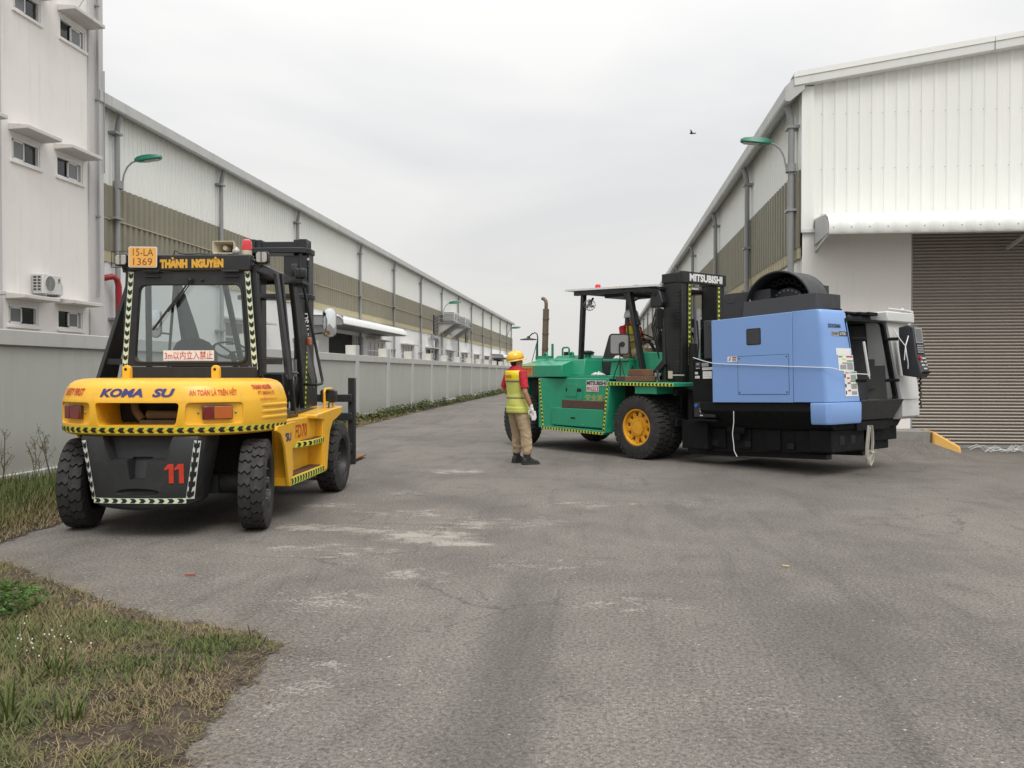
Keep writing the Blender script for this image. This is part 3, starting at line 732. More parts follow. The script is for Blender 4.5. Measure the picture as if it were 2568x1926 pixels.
mb = MB(); mb.hexa([(XR - .2, YF - .12, 7.0), (24, YF - .12, rz(24) + .1), (24, YE, rz(24) + .1), (XR - .2, YE, 7.0)], [(XR - .2, YF - .12, 7.06), (24, YF - .12, rz(24) + .16), (24, YE, rz(24) + .16), (XR - .2, YE, 7.06)])
mb.hexa([(24, YF - .12, rz(24) + .1), (XE, YF - .12, rz(XE)), (XE, YE, rz(XE)), (24, YE, rz(24) + .1)], [(24, YF - .12, rz(24) + .16), (XE, YF - .12, rz(XE) + .06), (XE, YE, rz(XE) + .06), (24, YE, rz(24) + .16)])
RB(mb, 'roof', MATS['metal_trim'], smooth=False)
rds = [16.62, 21.55, 27.45, 34.3, 41.0, 47.8, 54.6, 61.4, 68.2, 75, 82, 89]
ed = [YF] + [y for y in rds if y > 17] + [YE]
for i in range(len(ed) - 1):
    a, b = ed[i], ed[i + 1]; n = round((b - a) / .26); per = (b - a) / n
    RB(corrugated(lambda a_, z_, d_: (XR - .02 - d_, a_, z_), a, b, 5.28, 6.84, (b - a) / round((b - a) / .2), .02, .2), 'wall_sheet', MATS['metal_white'], smooth=False, fix=False)
    RB(corrugated(lambda a_, z_, d_: (XR - .04 - d_, a_, z_), a, b, 3.83, 5.32, per, .04, .38), 'band_sheet', MATS['band_brown_r'] if 'band_brown_r' in MATS else MATS['band_brown'], smooth=False, fix=False)
    RB(corrugated(lambda a_, z_, d_: (XR - .025 - d_, a_, z_), a, b, 3.62, 3.85, per, .04, .38), 'band_skirt', MATS['band_pale'], smooth=False, fix=False)
    mb = MB(); mb.prism([(XR, 6.80), (XR - .27, 6.58), (XR - .35, 6.58), (XR - .37, 6.62), (XR - .37, 6.84), (XR - .22, 7.0), (XR, 7.0)], 'y', a - (.15 if i == 0 else 0), b - .012)
    RB(mb, 'gutter', MATS['gutter_metal'], smooth=False)
for y in rds:
    mb = MB(); mb.tube([(XR - .26, y, 6.62), (XR - .2, y, 6.4), (XR - .17, y, 6.2), (XR - .17, y, .2), (XR - .28, y, .06)], .062, 12); p = RB(mb, 'downspout', MATS['pipe_grey'])
    for z in (6.15, 4.55, 2.6):
        mb = MB(); mb.box(XR - .255, XR, y - .08, y + .2, z, z + .05); RB(mb, 'bracket', MATS['pipe_grey'], p)
street_lamp((XR - .27, 16.62, 5.75), -1, .66, 'green headed street lamp on the corner downspout of the roller shutter warehouse')
# roller shutter: interlocking curved slats in a frame
sh = bpy.data.objects.new('roller_shutter', None); COL.objects.link(sh); sh.parent = rw; sh.location = (0, 0, 0)
sh['label'] = 'brown grey steel roller shutter, closed'
pit_ = .0622; mb = MB()
prof = [(.0, .0), (-.010, .006), (-.024, .018), (-.028, .032), (-.024, .044), (-.008, .056), (.002, .0622)]
V = [(x, YF + .10 + d_, h) for x in (SX0 + .02, SX1 - .02) for d_, h in prof]
n = len(prof); mb.add(V, [(i, n + i, n + i + 1, i + 1) for i in range(n - 1)])
s0 = RB(mb, 'slat', MATS['shutter_steel'], sh, fix=False, ang=60)
for i in range(1, 65):
    c = s0.copy(); COL.objects.link(c); c.parent = sh; c.location = (0, 0, i * pit_)
s0.location = (0, 0, 0)
mb = MB(); mb.box(SX0 - .0, SX0 + .045, YF + .04, YF + .16, 0, 4.04); RB(mb, 'guide_rail', MATS['pipe_grey'], sh)
mb = MB(); mb.box(SX0 + .05, SX1 - .02, YF + .05, YF + .12, .0, .05); RB(mb, 'bottom_bar', MATS['pipe_grey'], sh)
# curved ribbed awning
n = 46; a, b = 4.03, 11.2; zt = 4.36; rings = []
prof = [(0, zt), (.55, zt - .02), (.78, zt - .05), (.92, zt - .12), (1.0, zt - .24), (1.015, zt - .43)]
for i in range(n * 4 + 1):
    x = a + (b - a) * i / (n * 4); k = i % 4; o_ = (.0, .012, .016, .012)[k] if (i // 4) % 2 else 0
    rings.append([(x, YF - .01 - d_ - o_ * (d_ > .5), z + o_) for d_, z in prof] + [(x, YF - .01 - max(0, d_ - .02), z - .025) for d_, z in reversed(prof)])
mb = MB(); mb.loft(rings); RB(mb, 'awning', MATS['metal_white'], ang=60)
mb = MB(); mb.prism([(YF, zt - .5), (YF, zt - .02), (YF - .55, zt - .05), (YF - .8, zt - .1), (YF - .95, zt - .25), (YF - 1.0, zt - .43)], 'x', a - .015, a - .003); RB(mb, 'awning_end', MATS['gutter_metal'])
for x in (a + .02, 7.5, 11.0):
    mb = MB(); mb.bar((x, YF - .02, zt - .62), (x, YF - .98, zt - .43), .05, .05); RB(mb, 'awning_bracket', MATS['gutter_metal'])
mb = MB()
for i in range(n):
    x = a + (b - a) * (i + .5) / n; mb.ball((x, YF - 1.02, zt - .33), .011, 6, 4)
RB(mb, 'fixing_screw', MATS['pipe_grey'], kind='stuff')

# raised pavement left of the shutter, its kerb, and the yellow drop kerb
mb = MB(); mb.prism([(3.0, 15.75), (5.87, 15.75), (5.87, YF - .01), (3.0, YF - .01)], 'z', -.05, .362); build(mb, 'pavement', MATS['kerb_concrete'], bevel=.01, kind='structure')
kx = [3.0, 3.95, 4.9, 5.875]
kb = empty('kerb', (4.5, 15.68, 0), 0, 'mossy concrete kerb in front of the warehouse pavement', 'kerb')
for i in range(3):
    mb = MB(); mb.box(kx[i] - 4.5, kx[i + 1] - 4.5 - .008, -.07, .069, -.05, .374); build(mb, 'kerb_stone', MATS['kerb_concrete'], kb, bevel=.015)
mb = MB(); mb.hexa([(5.885, 15.54, -.05), (6.33, 15.42, -.05), (6.38, 15.68, -.05), (5.885, 16.05, -.05)], [(5.885, 15.56, .378), (6.31, 15.44, .11), (6.36, 15.67, .11), (5.885, 16.03, .395)])
tag(build(mb, 'drop_kerb', MATS['kerb_yellow'], bevel=.035, seg=3), 'yellow painted drop kerb sloping down beside the roller shutter', 'kerb')

# ================================================================== vehicle materials
mat('yellow_paint', (.83, .445, .022), .38, var=.07, vscale=1.5, grime=.30, gcol=(.34, .20, .055), gscale=7, chips=.7, ccol=(.10, .06, .03), streak=.18, coat=.25, bump=.02, bscale=30)
mat('black_paint', (.016, .017, .019), .40, chips=.5, ccol=(.09, .085, .075), var=.25, vscale=4, grime=.30, gcol=(.06, .057, .052), gscale=5, bump=.03, bscale=40)
mat('black_iron', (.020, .0205, .0215), .55, chips=.6, ccol=(.085, .08, .07), var=.3, vscale=5, grime=.4, gcol=(.062, .058, .052), gscale=4, bump=.12, bscale=70)
mat('under_black', (.010, .010, .010), .8, var=.3)
mat('tyre_rubber', (.026, .0255, .025), .82, var=.25, vscale=5, grime=.75, gcol=(.085, .077, .066), gscale=9, bump=.12, bscale=90)
mat('rim_black', (.018, .018, .018), .5, var=.2, grime=.4, gcol=(.06, .053, .045), gscale=7)
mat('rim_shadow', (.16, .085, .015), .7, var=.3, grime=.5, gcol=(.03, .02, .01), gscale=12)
mat('rim_yellow', (.74, .36, .02), .42, var=.08, grime=.28, gcol=(.20, .12, .04), gscale=10)
mat('tape_yellow', (.60, .69, .07), .45, var=.12, chips=.6, ccol=(.25, .25, .12), grime=.25, gcol=(.25, .25, .08), gscale=20)
mat('tape_pale', (.60, .68, .50), .45, chips=.6, ccol=(.25, .25, .2), var=.12, vscale=6, grime=.15, gcol=(.3, .3, .2), gscale=20)
mat('tape_white', (.66, .68, .63), .45, chips=.6, ccol=(.25, .25, .22), var=.06, grime=.12, gcol=(.3, .3, .25), gscale=20)
mat('tape_black', (.012, .012, .012), .5)
mat('print_red', (.50, .035, .015), .5, chips=.5, ccol=(.3, .12, .05), var=.2, vscale=20)
mat('print_red_faded', (.60, .10, .02), .5, chips=.8, ccol=(.80, .42, .03), var=.2, vscale=20)
mat('print_blue', (.035, .030, .17), .5, chips=.8, ccol=(.5, .3, .08), var=.15, vscale=12)
mat('print_yellow', (.66, .36, .04), .5, var=.12, vscale=12)
mat('print_white', (.75, .75, .74), .5, var=.05)
mat('print_brown', (.14, .06, .015), .5)
mat('plate_orange', (.78, .40, .09), .45, var=.05)
mat('sign_white', (.72, .70, .69), .45, var=.04)
mat('brown_grip', (.085, .038, .027), .85, var=.3, vscale=9, bump=.3, bscale=140)
mat('lamp_red', (.16, .008, .006), .15, var=.2, coat=.6)
mat('lamp_amber', (.45, .10, .012), .18, var=.2, coat=.6)
mat('lamp_brown', (.10, .035, .014), .18, var=.2, coat=.5)
mat('beacon_red', (.62, .012, .02), .15, var=.1, coat=.8)
mat('lens_clear', (.40, .39, .37), .12, var=.12, vscale=30, coat=.6)
mat('chrome', (.75, .76, .77), .06, metal=1.0, var=.03)
mat('horn_cream', (.56, .50, .37), .5, var=.06, grime=.15, gcol=(.3, .25, .18), gscale=8)
mat('seat_black', (.030, .030, .031), .7, var=.3, bump=.2, bscale=30)
mat('engine_brown', (.16, .12, .07), .7, var=.4, vscale=6)
mat('bolt_steel', (.30, .28, .25), .4, metal=.7, var=.2)
mat('hose_black', (.014, .014, .014), .6)
glass_mat('cab_glass', (.80, .84, .84), .06)

def wheel(parent, c, rad, width, rim_m, side, style='wave', steer=0.0, lugs=24, rim_r=.60, nbolt=8, dish=.07, hub_r=.26, label=None):
    """axis along x; side=+1 means the outer face looks along +x"""
    wroot = None
    hw = width / 2; rr = rad * rim_r
    # rim: dished disc with a flange
    mb = MB(); s = side
    mb.lathe([(rr, -hw * .8 * s), (rr * 1.02, hw * .82 * s), (rr * 1.00, hw * .90 * s), (rr * .93, hw * .88 * s), (rr * .90, hw * .45 * s), (rr * .74, (hw * .9 - dish - .02) * s), (rr * .70, (hw * .9 - dish) * s), (0, (hw * .9 - dish) * s)], (0, 0, 0), 'x', 40)
    wroot = build(mb, 'wheel', rim_m, parent, ang=40)
    wroot.location = c; wroot.rotation_euler = (0, 0, steer)
    if label: wroot['label'] = label
    # hub
    mb = MB(); h0 = (hw * .9 - dish) * s
    mb.lathe([(hub_r * rr / .6 * .75, h0), (hub_r * rr / .6 * .72, h0 + .03 * s), (hub_r * rr / .6 * .45, h0 + .035 * s), (hub_r * rr / .6 * .42, h0 + .06 * s), (0, h0 + .065 * s)], (0, 0, 0), 'x', 24)
    build(mb, 'hub', rim_m, wroot)
    mb = MB(); mb.lathe([(0, 0), (.018, 0), (.018, .02 * s), (.010, .022 * s), (.010, .04 * s), (0, .04 * s)], (0, 0, 0), 'x', 6)
    b0 = build(mb, 'bolt', MATS['bolt_steel'] if rim_m is not MATS['rim_yellow'] else rim_m, wroot)
    for k in range(nbolt):
        b = b0 if k == 0 else b0.copy()
        if k: COL.objects.link(b); b.parent = wroot
        th = 2 * math.pi * (k + .25) / nbolt
        b.location = (h0, rr * .60 * math.cos(th), rr * .60 * math.sin(th))
    if rim_m is MATS['rim_yellow']:
        b0.scale = (1.3, 1.5, 1.5)
        mb = MB(); mb.lathe([(rr * .50, h0 + .001 * s), (rr * .86, h0 + .001 * s), (rr * .86, h0 + .004 * s), (rr * .50, h0 + .004 * s)], (0, 0, 0), 'x', 40, closed=True); build(mb, 'rim_recess_shade', MATS['rim_shadow'], wroot)  # flat ring laid on the disc; recess shade is in its dark colour
        for k in range(nbolt):
            th = 2 * math.pi * (k + .25) / nbolt; mb = MB(); mb.obox((h0 + .018 * s, rr * .72 * math.cos(th), rr * .72 * math.sin(th)), (.03, rr * .30, .075), Matrix.Rotation(th, 3, 'X')); build(mb, 'rim_clamp', rim_m, wroot, bevel=.008)
        mb = MB()
        for k in range(20):
            th = 2 * math.pi * k / 20; mb.obox((h0 + .05 * s, rr * .40 * math.cos(th), rr * .40 * math.sin(th)), (.025, .03, .02), Matrix.Rotation(th, 3, 'X'))
        build(mb, 'hub_nuts', rim_m, wroot, kind='stuff')
    # tyre carcass
    tr = rad * .945; mb = MB()
    prof = [(rr * 1.0, -hw * .86), (rr * 1.06, -hw * .97), (rad * .80, -hw * 1.0), (rad * .90, -hw * .93), (tr, -hw * .80), (tr * 1.003, 0), (tr, hw * .80), (rad * .90, hw * .93), (rad * .80, hw * 1.0), (rr * 1.06, hw * .97), (rr * 1.0, hw * .86)]
    mb.lathe(prof, (0, 0, 0), 'x', 64)
    # tread lugs
    for k in range(lugs):
        for sd in (-1, 1):
            th0 = 2 * math.pi * (k + (.5 if sd > 0 else 0)) / lugs
            pitch = 2 * math.pi / lugs
            if style == 'wave':
                path = [(.01, .10), (.22, .30), (.45, .02), (.68, .26), (.90, .05), (1.0, .03)]; hwid = .425
            else:
                path = [(.02, .05), (.30, .22), (.55, .10), (.78, .16), (.93, .10), (1.0, .08)]; hwid = .40
            rings = []
            for (xx, dth) in path:
                x = sd * xx * hw * .96
                ro = rad if xx < .9 else (rad * .985 if xx < .99 else rad * .90); ri = rad * .915 if xx < .99 else rad * .86
                hw_ = hwid * (1.0 if xx < .99 else .85)
                def pt(r_, th): return (x, r_ * math.cos(th), r_ * math.sin(th))
                ta, tb = th0 + pitch * (dth - hw_), th0 + pitch * (dth + hw_)
                rings.append([pt(ri, ta), pt(ro, ta + pitch * .03), pt(ro, tb - pitch * .03), pt(ri, tb)])
            mb.loft(rings)
    ty = build(mb, 'tyre', MATS['tyre_rubber'], wroot, ang=30)
    return wroot

def round_rect(x0, x1, z0, z1, r, n=5):
    P = []
    for (cx, cz_, a0) in ((x1 - r, z1 - r, 0), (x0 + r, z1 - r, 90), (x0 + r, z0 + r, 180), (x1 - r, z0 + r, 270)):
        for i in range(n + 1):
            a = R(a0 + 90 * i / n); P.append((cx + r * math.cos(a), cz_ + r * math.sin(a)))
    return P

def round_trap(pts, r, n=5):
    """rounded polygon through the given corners (x, z)"""
    P = []; m = len(pts)
    for i in range(m):
        p, a, b = Vector(pts[i]), Vector(pts[i - 1]), Vector(pts[(i + 1) % m])
        u = (a - p).normalized(); v = (b - p).normalized()
        p0, p1 = p + u * r, p + v * r
        for k in range(n + 1):
            t = k / n; q = p0 * (1 - t)**2 + p * (2 * t * (1 - t)) + p1 * t * t; P.append((q.x, q.y))
    return P

def ring_plate(outer, inner, y0, y1):
    """plate in the xz plane with a hole; outer and inner have the same number of points, in matching order"""
    n = len(outer); mb = MB()
    V = [(x, y0, z) for x, z in outer] + [(x, y0, z) for x, z in inner] + [(x, y1, z) for x, z in outer] + [(x, y1, z) for x, z in inner]
    F = []
    for i in range(n):
        j = (i + 1) % n
        F += [(i, j, n + j, n + i), (2 * n + i, 3 * n + i, 3 * n + j, 2 * n + j), (i, 2 * n + i, 2 * n + j, j), (n + i, n + j, 3 * n + j, 3 * n + i)]
    return mb.add(V, F)

# ================================================================== yellow forklift, seen from behind
yf = empty('forklift', (-3.95, 7.215, 0), R(3.5), 'yellow and black forklift number 11 parked with its back to the camera', 'forklift')
def Y(mb, name, m, parent=yf, **k): return build(mb, name, MATS[m] if isinstance(m, str) else m, parent, **k)
# ---- wheels
for (x, y, sd, st) in ((.81, 0, 1, R(12)), (-.81, 0, -1, R(12)), (.875, 2.42, 1, 0), (-.875, 2.42, -1, 0)):
    wheel(yf, (x, y, .41), .41, .235 if y == 0 else .25, MATS['rim_black'], sd, 'wave', st, lugs=24, rim_r=.60, dish=.055 if y == 0 else .10)
# ---- counterweight
half = [(0, -.62), (.22, -.617), (.38, -.605), (.52, -.565), (.65, -.495), (.76, -.40), (.85, -.28), (.92, -.12), (.965, .08), (.985, .33)]
def resample(pts, n):
    P = [Vector(p) for p in pts]; L = [0]
    for i in range(1, len(P)): L.append(L[-1] + (P[i] - P[i - 1]).length)
    out_ = []
    for k in range(n):
        s_ = L[-1] * k / (n - 1); i = max(1, next((q for q in range(1, len(L)) if L[q] >= s_ - 1e-9), len(L) - 1))
        t = (s_ - L[i - 1]) / (L[i] - L[i - 1]); out_.append(P[i - 1].lerp(P[i], t))
    return out_, L[-1]
def smooth_poly(P, it=3):
    P = [Vector(p) for p in P]
    for _ in range(it):
        P = [P[0]] + [(P[i - 1] + P[i] * 2 + P[i + 1]) / 4 for i in range(1, len(P) - 1)] + [P[-1]]
    return P
hp, CL = resample(half, 30); hp = smooth_poly(hp, 3)
CW_Z = [(.885, .045), (.900, .012), (.925, .0), (1.17, .0), (1.195, .006), (1.24, .020), (1.29, .038), (1.325, .062), (1.35, .10), (1.366, .16), (1.372, .24)]
def inset_at(z):
    if z <= CW_Z[0][0]: return CW_Z[0][1]
    for (za, ia), (zb, ib) in zip(CW_Z, CW_Z[1:]):
        if z <= zb: return ia + (ib - ia) * (z - za) / (zb - za)
    return CW_Z[-1][1]
def cw_pt(s_, z, lift=0.0):
    """point of the counterweight skin: s_ arc length from the rear centre, + to the right"""
    sg = 1 if s_ >= 0 else -1; q = min(abs(s_) / CL, 1.0) * (len(hp) - 1); i = min(int(q), len(hp) - 2); t = q - i
    p = hp[i].lerp(hp[i + 1], t); tn = (hp[min(i + 2, len(hp) - 1)] - hp[max(i - 1, 0)]).normalized(); nrm = Vector((tn.y, -tn.x))
    k = lift - inset_at(z); p = p + nrm * k
    return Vector((sg * p.x, p.y, z))
rings = []
ss = [CL * i / 34 for i in range(-34, 35)]
for z, ins in CW_Z:
    ring = [cw_pt(s_, z) for s_ in ss]
    ring += [Vector((.60, .40, z)), Vector((-.60, .40, z))]
    rings.append(ring)
mb = MB(); mb.loft(rings)
cw = Y(mb, 'counterweight', 'yellow_paint', ang=30)
cutters = []
c_ = MB(); c_.prism(round_trap([(-.365, 1.165), (.365, 1.165), (.335, .975), (-.335, .975)], .035), 'y', -.9, -.20); cutters.append(c_)
def recess_frame(s):
    a = R(32) * s; ca, sa = math.cos(a), math.sin(a)
    o = Vector((s * .635, -.492, 0)); n = Vector((sa, -ca, 0)); t = Vector((ca, sa, 0))
    return lambda q, d_, z: o + t * q + n * d_ + Vector((0, 0, z))        # q along the face, d_ outward
for s in (-1, 1):
    f_ = recess_frame(s); pr = round_trap([(-.235, 1.165), (.235, 1.165), (.235, .985), (-.245, .985)], .04)
    n_ = len(pr); c_ = MB(); c_.add([f_(q, -.055, z) for q, z in pr] + [f_(q * 1.12, .25, 1.075 + (z - 1.075) * 1.12) for q, z in pr], [tuple(range(n_)), tuple(range(n_, 2 * n_))] + [(i, (i + 1) % n_, n_ + (i + 1) % n_, n_ + i) for i in range(n_)]); cutters.append(c_)
cut(cw, cutters)
bv = cw.modifiers.new('bevel', 'BEVEL'); bv.width = .008; bv.segments = 2; bv.limit_method = 'ANGLE'; bv.angle_limit = R(45)
mb = MB(); mb.box(-.35, .35, -.215, -.205, .98, 1.16); Y(mb, 'radiator_opening', 'dark_hole', cw)
mb = MB(); mb.tube([(-.2, -.26, 1.17), (-.16, -.3, 1.08), (-.1, -.31, 1.01)], .035, 10); mb.tube([(-.06, -.29, 1.05), (.34, -.29, 1.045)], .04, 10); Y(mb, 'exhaust_pipe', 'engine_brown', cw)
mb = MB(); mb.box(-.1, .34, -.36, -.24, .975, 1.005); Y(mb, 'tray', 'engine_brown', cw)
def lbox(f_, q0, q1, d0, d1, z0, z1):
    m_ = MB(); return m_.hexa([f_(q0, d0, z0), f_(q1, d0, z0), f_(q1, d1, z0), f_(q0, d1, z0)], [f_(q0, d0, z1), f_(q1, d0, z1), f_(q1, d1, z1), f_(q0, d1, z1)])
for s in (-1, 1):
    f_ = recess_frame(s); qa, qb = (-.105, .145) if s > 0 else (-.145, .105)
    tl = Y(lbox(f_, qa, qb, -.054, -.018, 1.02, 1.14), 'tail_light', 'lamp_brown', bevel=.008)
    m_ = (qa + qb) / 2 - .03
    Y(lbox(f_, qa + .006, m_ - .01, -.019, -.012, 1.027, 1.133), 'lens', 'lamp_red', tl, bevel=.004)
    Y(lbox(f_, m_, qb - .006, -.019, -.012, 1.027, 1.133), 'lens', 'lamp_amber' if s > 0 else 'lamp_red', tl, bevel=.004)
    for q in (qa - .03, qb + .03):
        mb = MB(); mb.ball(f_(q, -.05, 1.08), .010, 8, 5); Y(mb, 'bolt', 'bolt_steel', tl)
# pressed ribs on the flanks
for s in (-1, 1):
    for z in (1.13, 1.075, 1.02):
        rings = []
        for i in range(13):
            q = s * (CL * (.70 + .29 * i / 12)); e = .010 * min(1, i / 1.5)
            rings.append([cw_pt(q, z - .02, -.002), cw_pt(q, z - .008, e), cw_pt(q, z + .008, e), cw_pt(q, z + .02, -.002)])
        mb = MB(); mb.loft(rings); Y(mb, 'pressed_rib', 'yellow_paint', cw, ang=50)
# lettering and tape on the counterweight
def cw_text(txt, s0, s1, z0, z1, m, bold, shear=0.0):
    k = 0.0035
    return Y(text_on(txt, lambda u, v: cw_pt(s0 + (s1 - s0) * u, z0 + (z1 - z0) * v, k + .002), bold, shear), 'lettering', m, cw, smooth=False)
cw_text('KOMA', -.325, .055, 1.215, 1.288, 'print_blue', .045, .22)
cw_text('SU', .135, .325, 1.215, 1.288, 'print_blue', .045, .22)
cw_text('AN TOÀN LÀ TRÊN HẾT', .445, .86, 1.228, 1.303, 'print_red_faded', .035)
cw_text('SAFETY FIRST', -.82, -.50, 1.226, 1.288, 'print_red', .03, .15)
cw_text('THÀNH NGUYÊN', 1.04, 1.33, 1.275, 1.325, 'print_red', .05)
cw_text('ĐT: 0868.34.11.78', 1.10, 1.35, 1.225, 1.262, 'print_red', .015)
cw_text('vattu@thanhnguyen.com', 1.10, 1.37, 1.17, 1.202, 'print_red_faded', .0)
TS = CL * .995
tape(cw, lambda s_, t, h: cw_pt(s_ - TS, .934 + t * .052, .002 + h), 2 * TS, .052, pitch=.083, direction=-1, name='reflective_tape')
# lifting lugs
for s in (-1, 1):
    x = -.395 if s < 0 else .437
    prof = [(-.035, 1.36), (.035, 1.36)] + [(.035 * math.cos(a), 1.455 + .035 * math.sin(a)) for a in [math.pi * i / 8 for i in range(9)]]
    mb = MB(); mb.prism(prof, 'y', -.03, .03); lug = Y(mb, 'lifting_lug', 'yellow_paint', bevel=.006)
    mb = MB(); mb.lathe([(0, 0), (.013, 0), (.013, .004), (0, .004)], (0, -.034, 1.452), 'y', 14); Y(mb, 'lug_hole', 'dark_hole', lug); lug.location.x = x
# ---- black lower weight
rows = []
for (z, hw_, yb) in ((.885, .545, -.585), (.86, .55, -.598), (.60, .50, -.60), (.36, .452, -.598), (.31, .435, -.585), (.275, .38, -.54)):
    row = []
    for i in range(-12, 13):
        t = i / 12; x = hw_ * t; y = yb + .05 * abs(t)**3 + (.06 * max(0, (abs(t) - .88) / .12)**2)
        zz = z - (.03 * (1 - t * t) if z < .33 else 0)
        row.append((x, y, zz))
    row += [(hw_ * 1.0, -.20, z), (-hw_ * 1.0, -.20, z)]
    rows.append(row)
mb = MB(); mb.loft(rows[::-1]); lw = Y(mb, 'lower_weight', 'black_iron', ang=30)
c1 = MB(); c1.hexa([(-.33, -.75, .90), (.33, -.75, .90), (.26, -.75, .66), (-.26, -.75, .66)], [(-.30, -.46, .90), (.30, -.46, .90), (.22, -.50, .69), (-.22, -.50, .69)])
c2 = MB(); c2.hexa([(-.10, -.75, .70), (.10, -.75, .70), (.075, -.75, .50), (-.075, -.75, .50)], [(-.085, -.46, .70), (.085, -.46, .70), (.06, -.52, .52), (-.06, -.52, .52)])
c3 = MB(); c3.ball((0, -.60, .405), (.19, .05, .035), 20, 10)
cut(lw, [c1, c2, c3])
bv = lw.modifiers.new('bevel', 'BEVEL'); bv.width = .014; bv.segments = 3; bv.limit_method = 'ANGLE'; bv.angle_limit = R(40)
def lw_pt(x, z, lift):
    hw_ = .452 + (.55 - .452) * (z - .36) / .5; t = min(1, abs(x) / hw_)
    return Vector((x, -.60 + .05 * t**3 + .06 * max(0, (t - .88) / .12)**2 - lift - .002, z))
def lw_line(xa, za, xb, zb, wid, **k):
    d_ = Vector((xb - xa, zb - za)); L = d_.length; d_.normalize(); pn = Vector((-d_.y, d_.x))
    tape(lw, lambda s_, t, h: lw_pt(xa + d_.x * s_ + pn.x * t * wid, za + d_.y * s_ + pn.y * t * wid, h), L, wid, base=MATS['tape_white'], **k)
lw_line(-.482, .845, -.40, .345, .045, pitch=.075, direction=1)
lw_line(.502, .845, .425, .345, .045, pitch=.075, direction=1)
d_ = None
tape(lw, lambda s_, t, h: lw_pt(-.395 + s_, .335 + t * .045, h), .80, .045, base=MATS['tape_pale'], pitch=.078, direction=1)
Y(ones_on(lambda u, v: lw_pt(.235 + .165 * u, .485 + .165 * v, .004)), 'lettering', 'print_red', lw, smooth=False)
# ---- chassis and rear axle
mb = MB(); mb.box(-.40, .40, -.2, 3.0, .32, .90); Y(mb, 'chassis', 'under_black', bevel=.02)
mb = MB(); mb.cyl((-.68, 0, .41), (.68, 0, .41), .09, 14); mb.box(-.5, .5, -.12, .12, .34, .5); Y(mb, 'rear_axle', 'under_black')
mb = MB(); mb.cyl((-.75, 2.42, .41), (.75, 2.42, .41), .15, 16); Y(mb, 'front_axle', 'under_black')
mb = MB(); mb.box(-.60, .60, .1, 1.9, .86, .95); Y(mb, 'floor_frame', 'under_black')
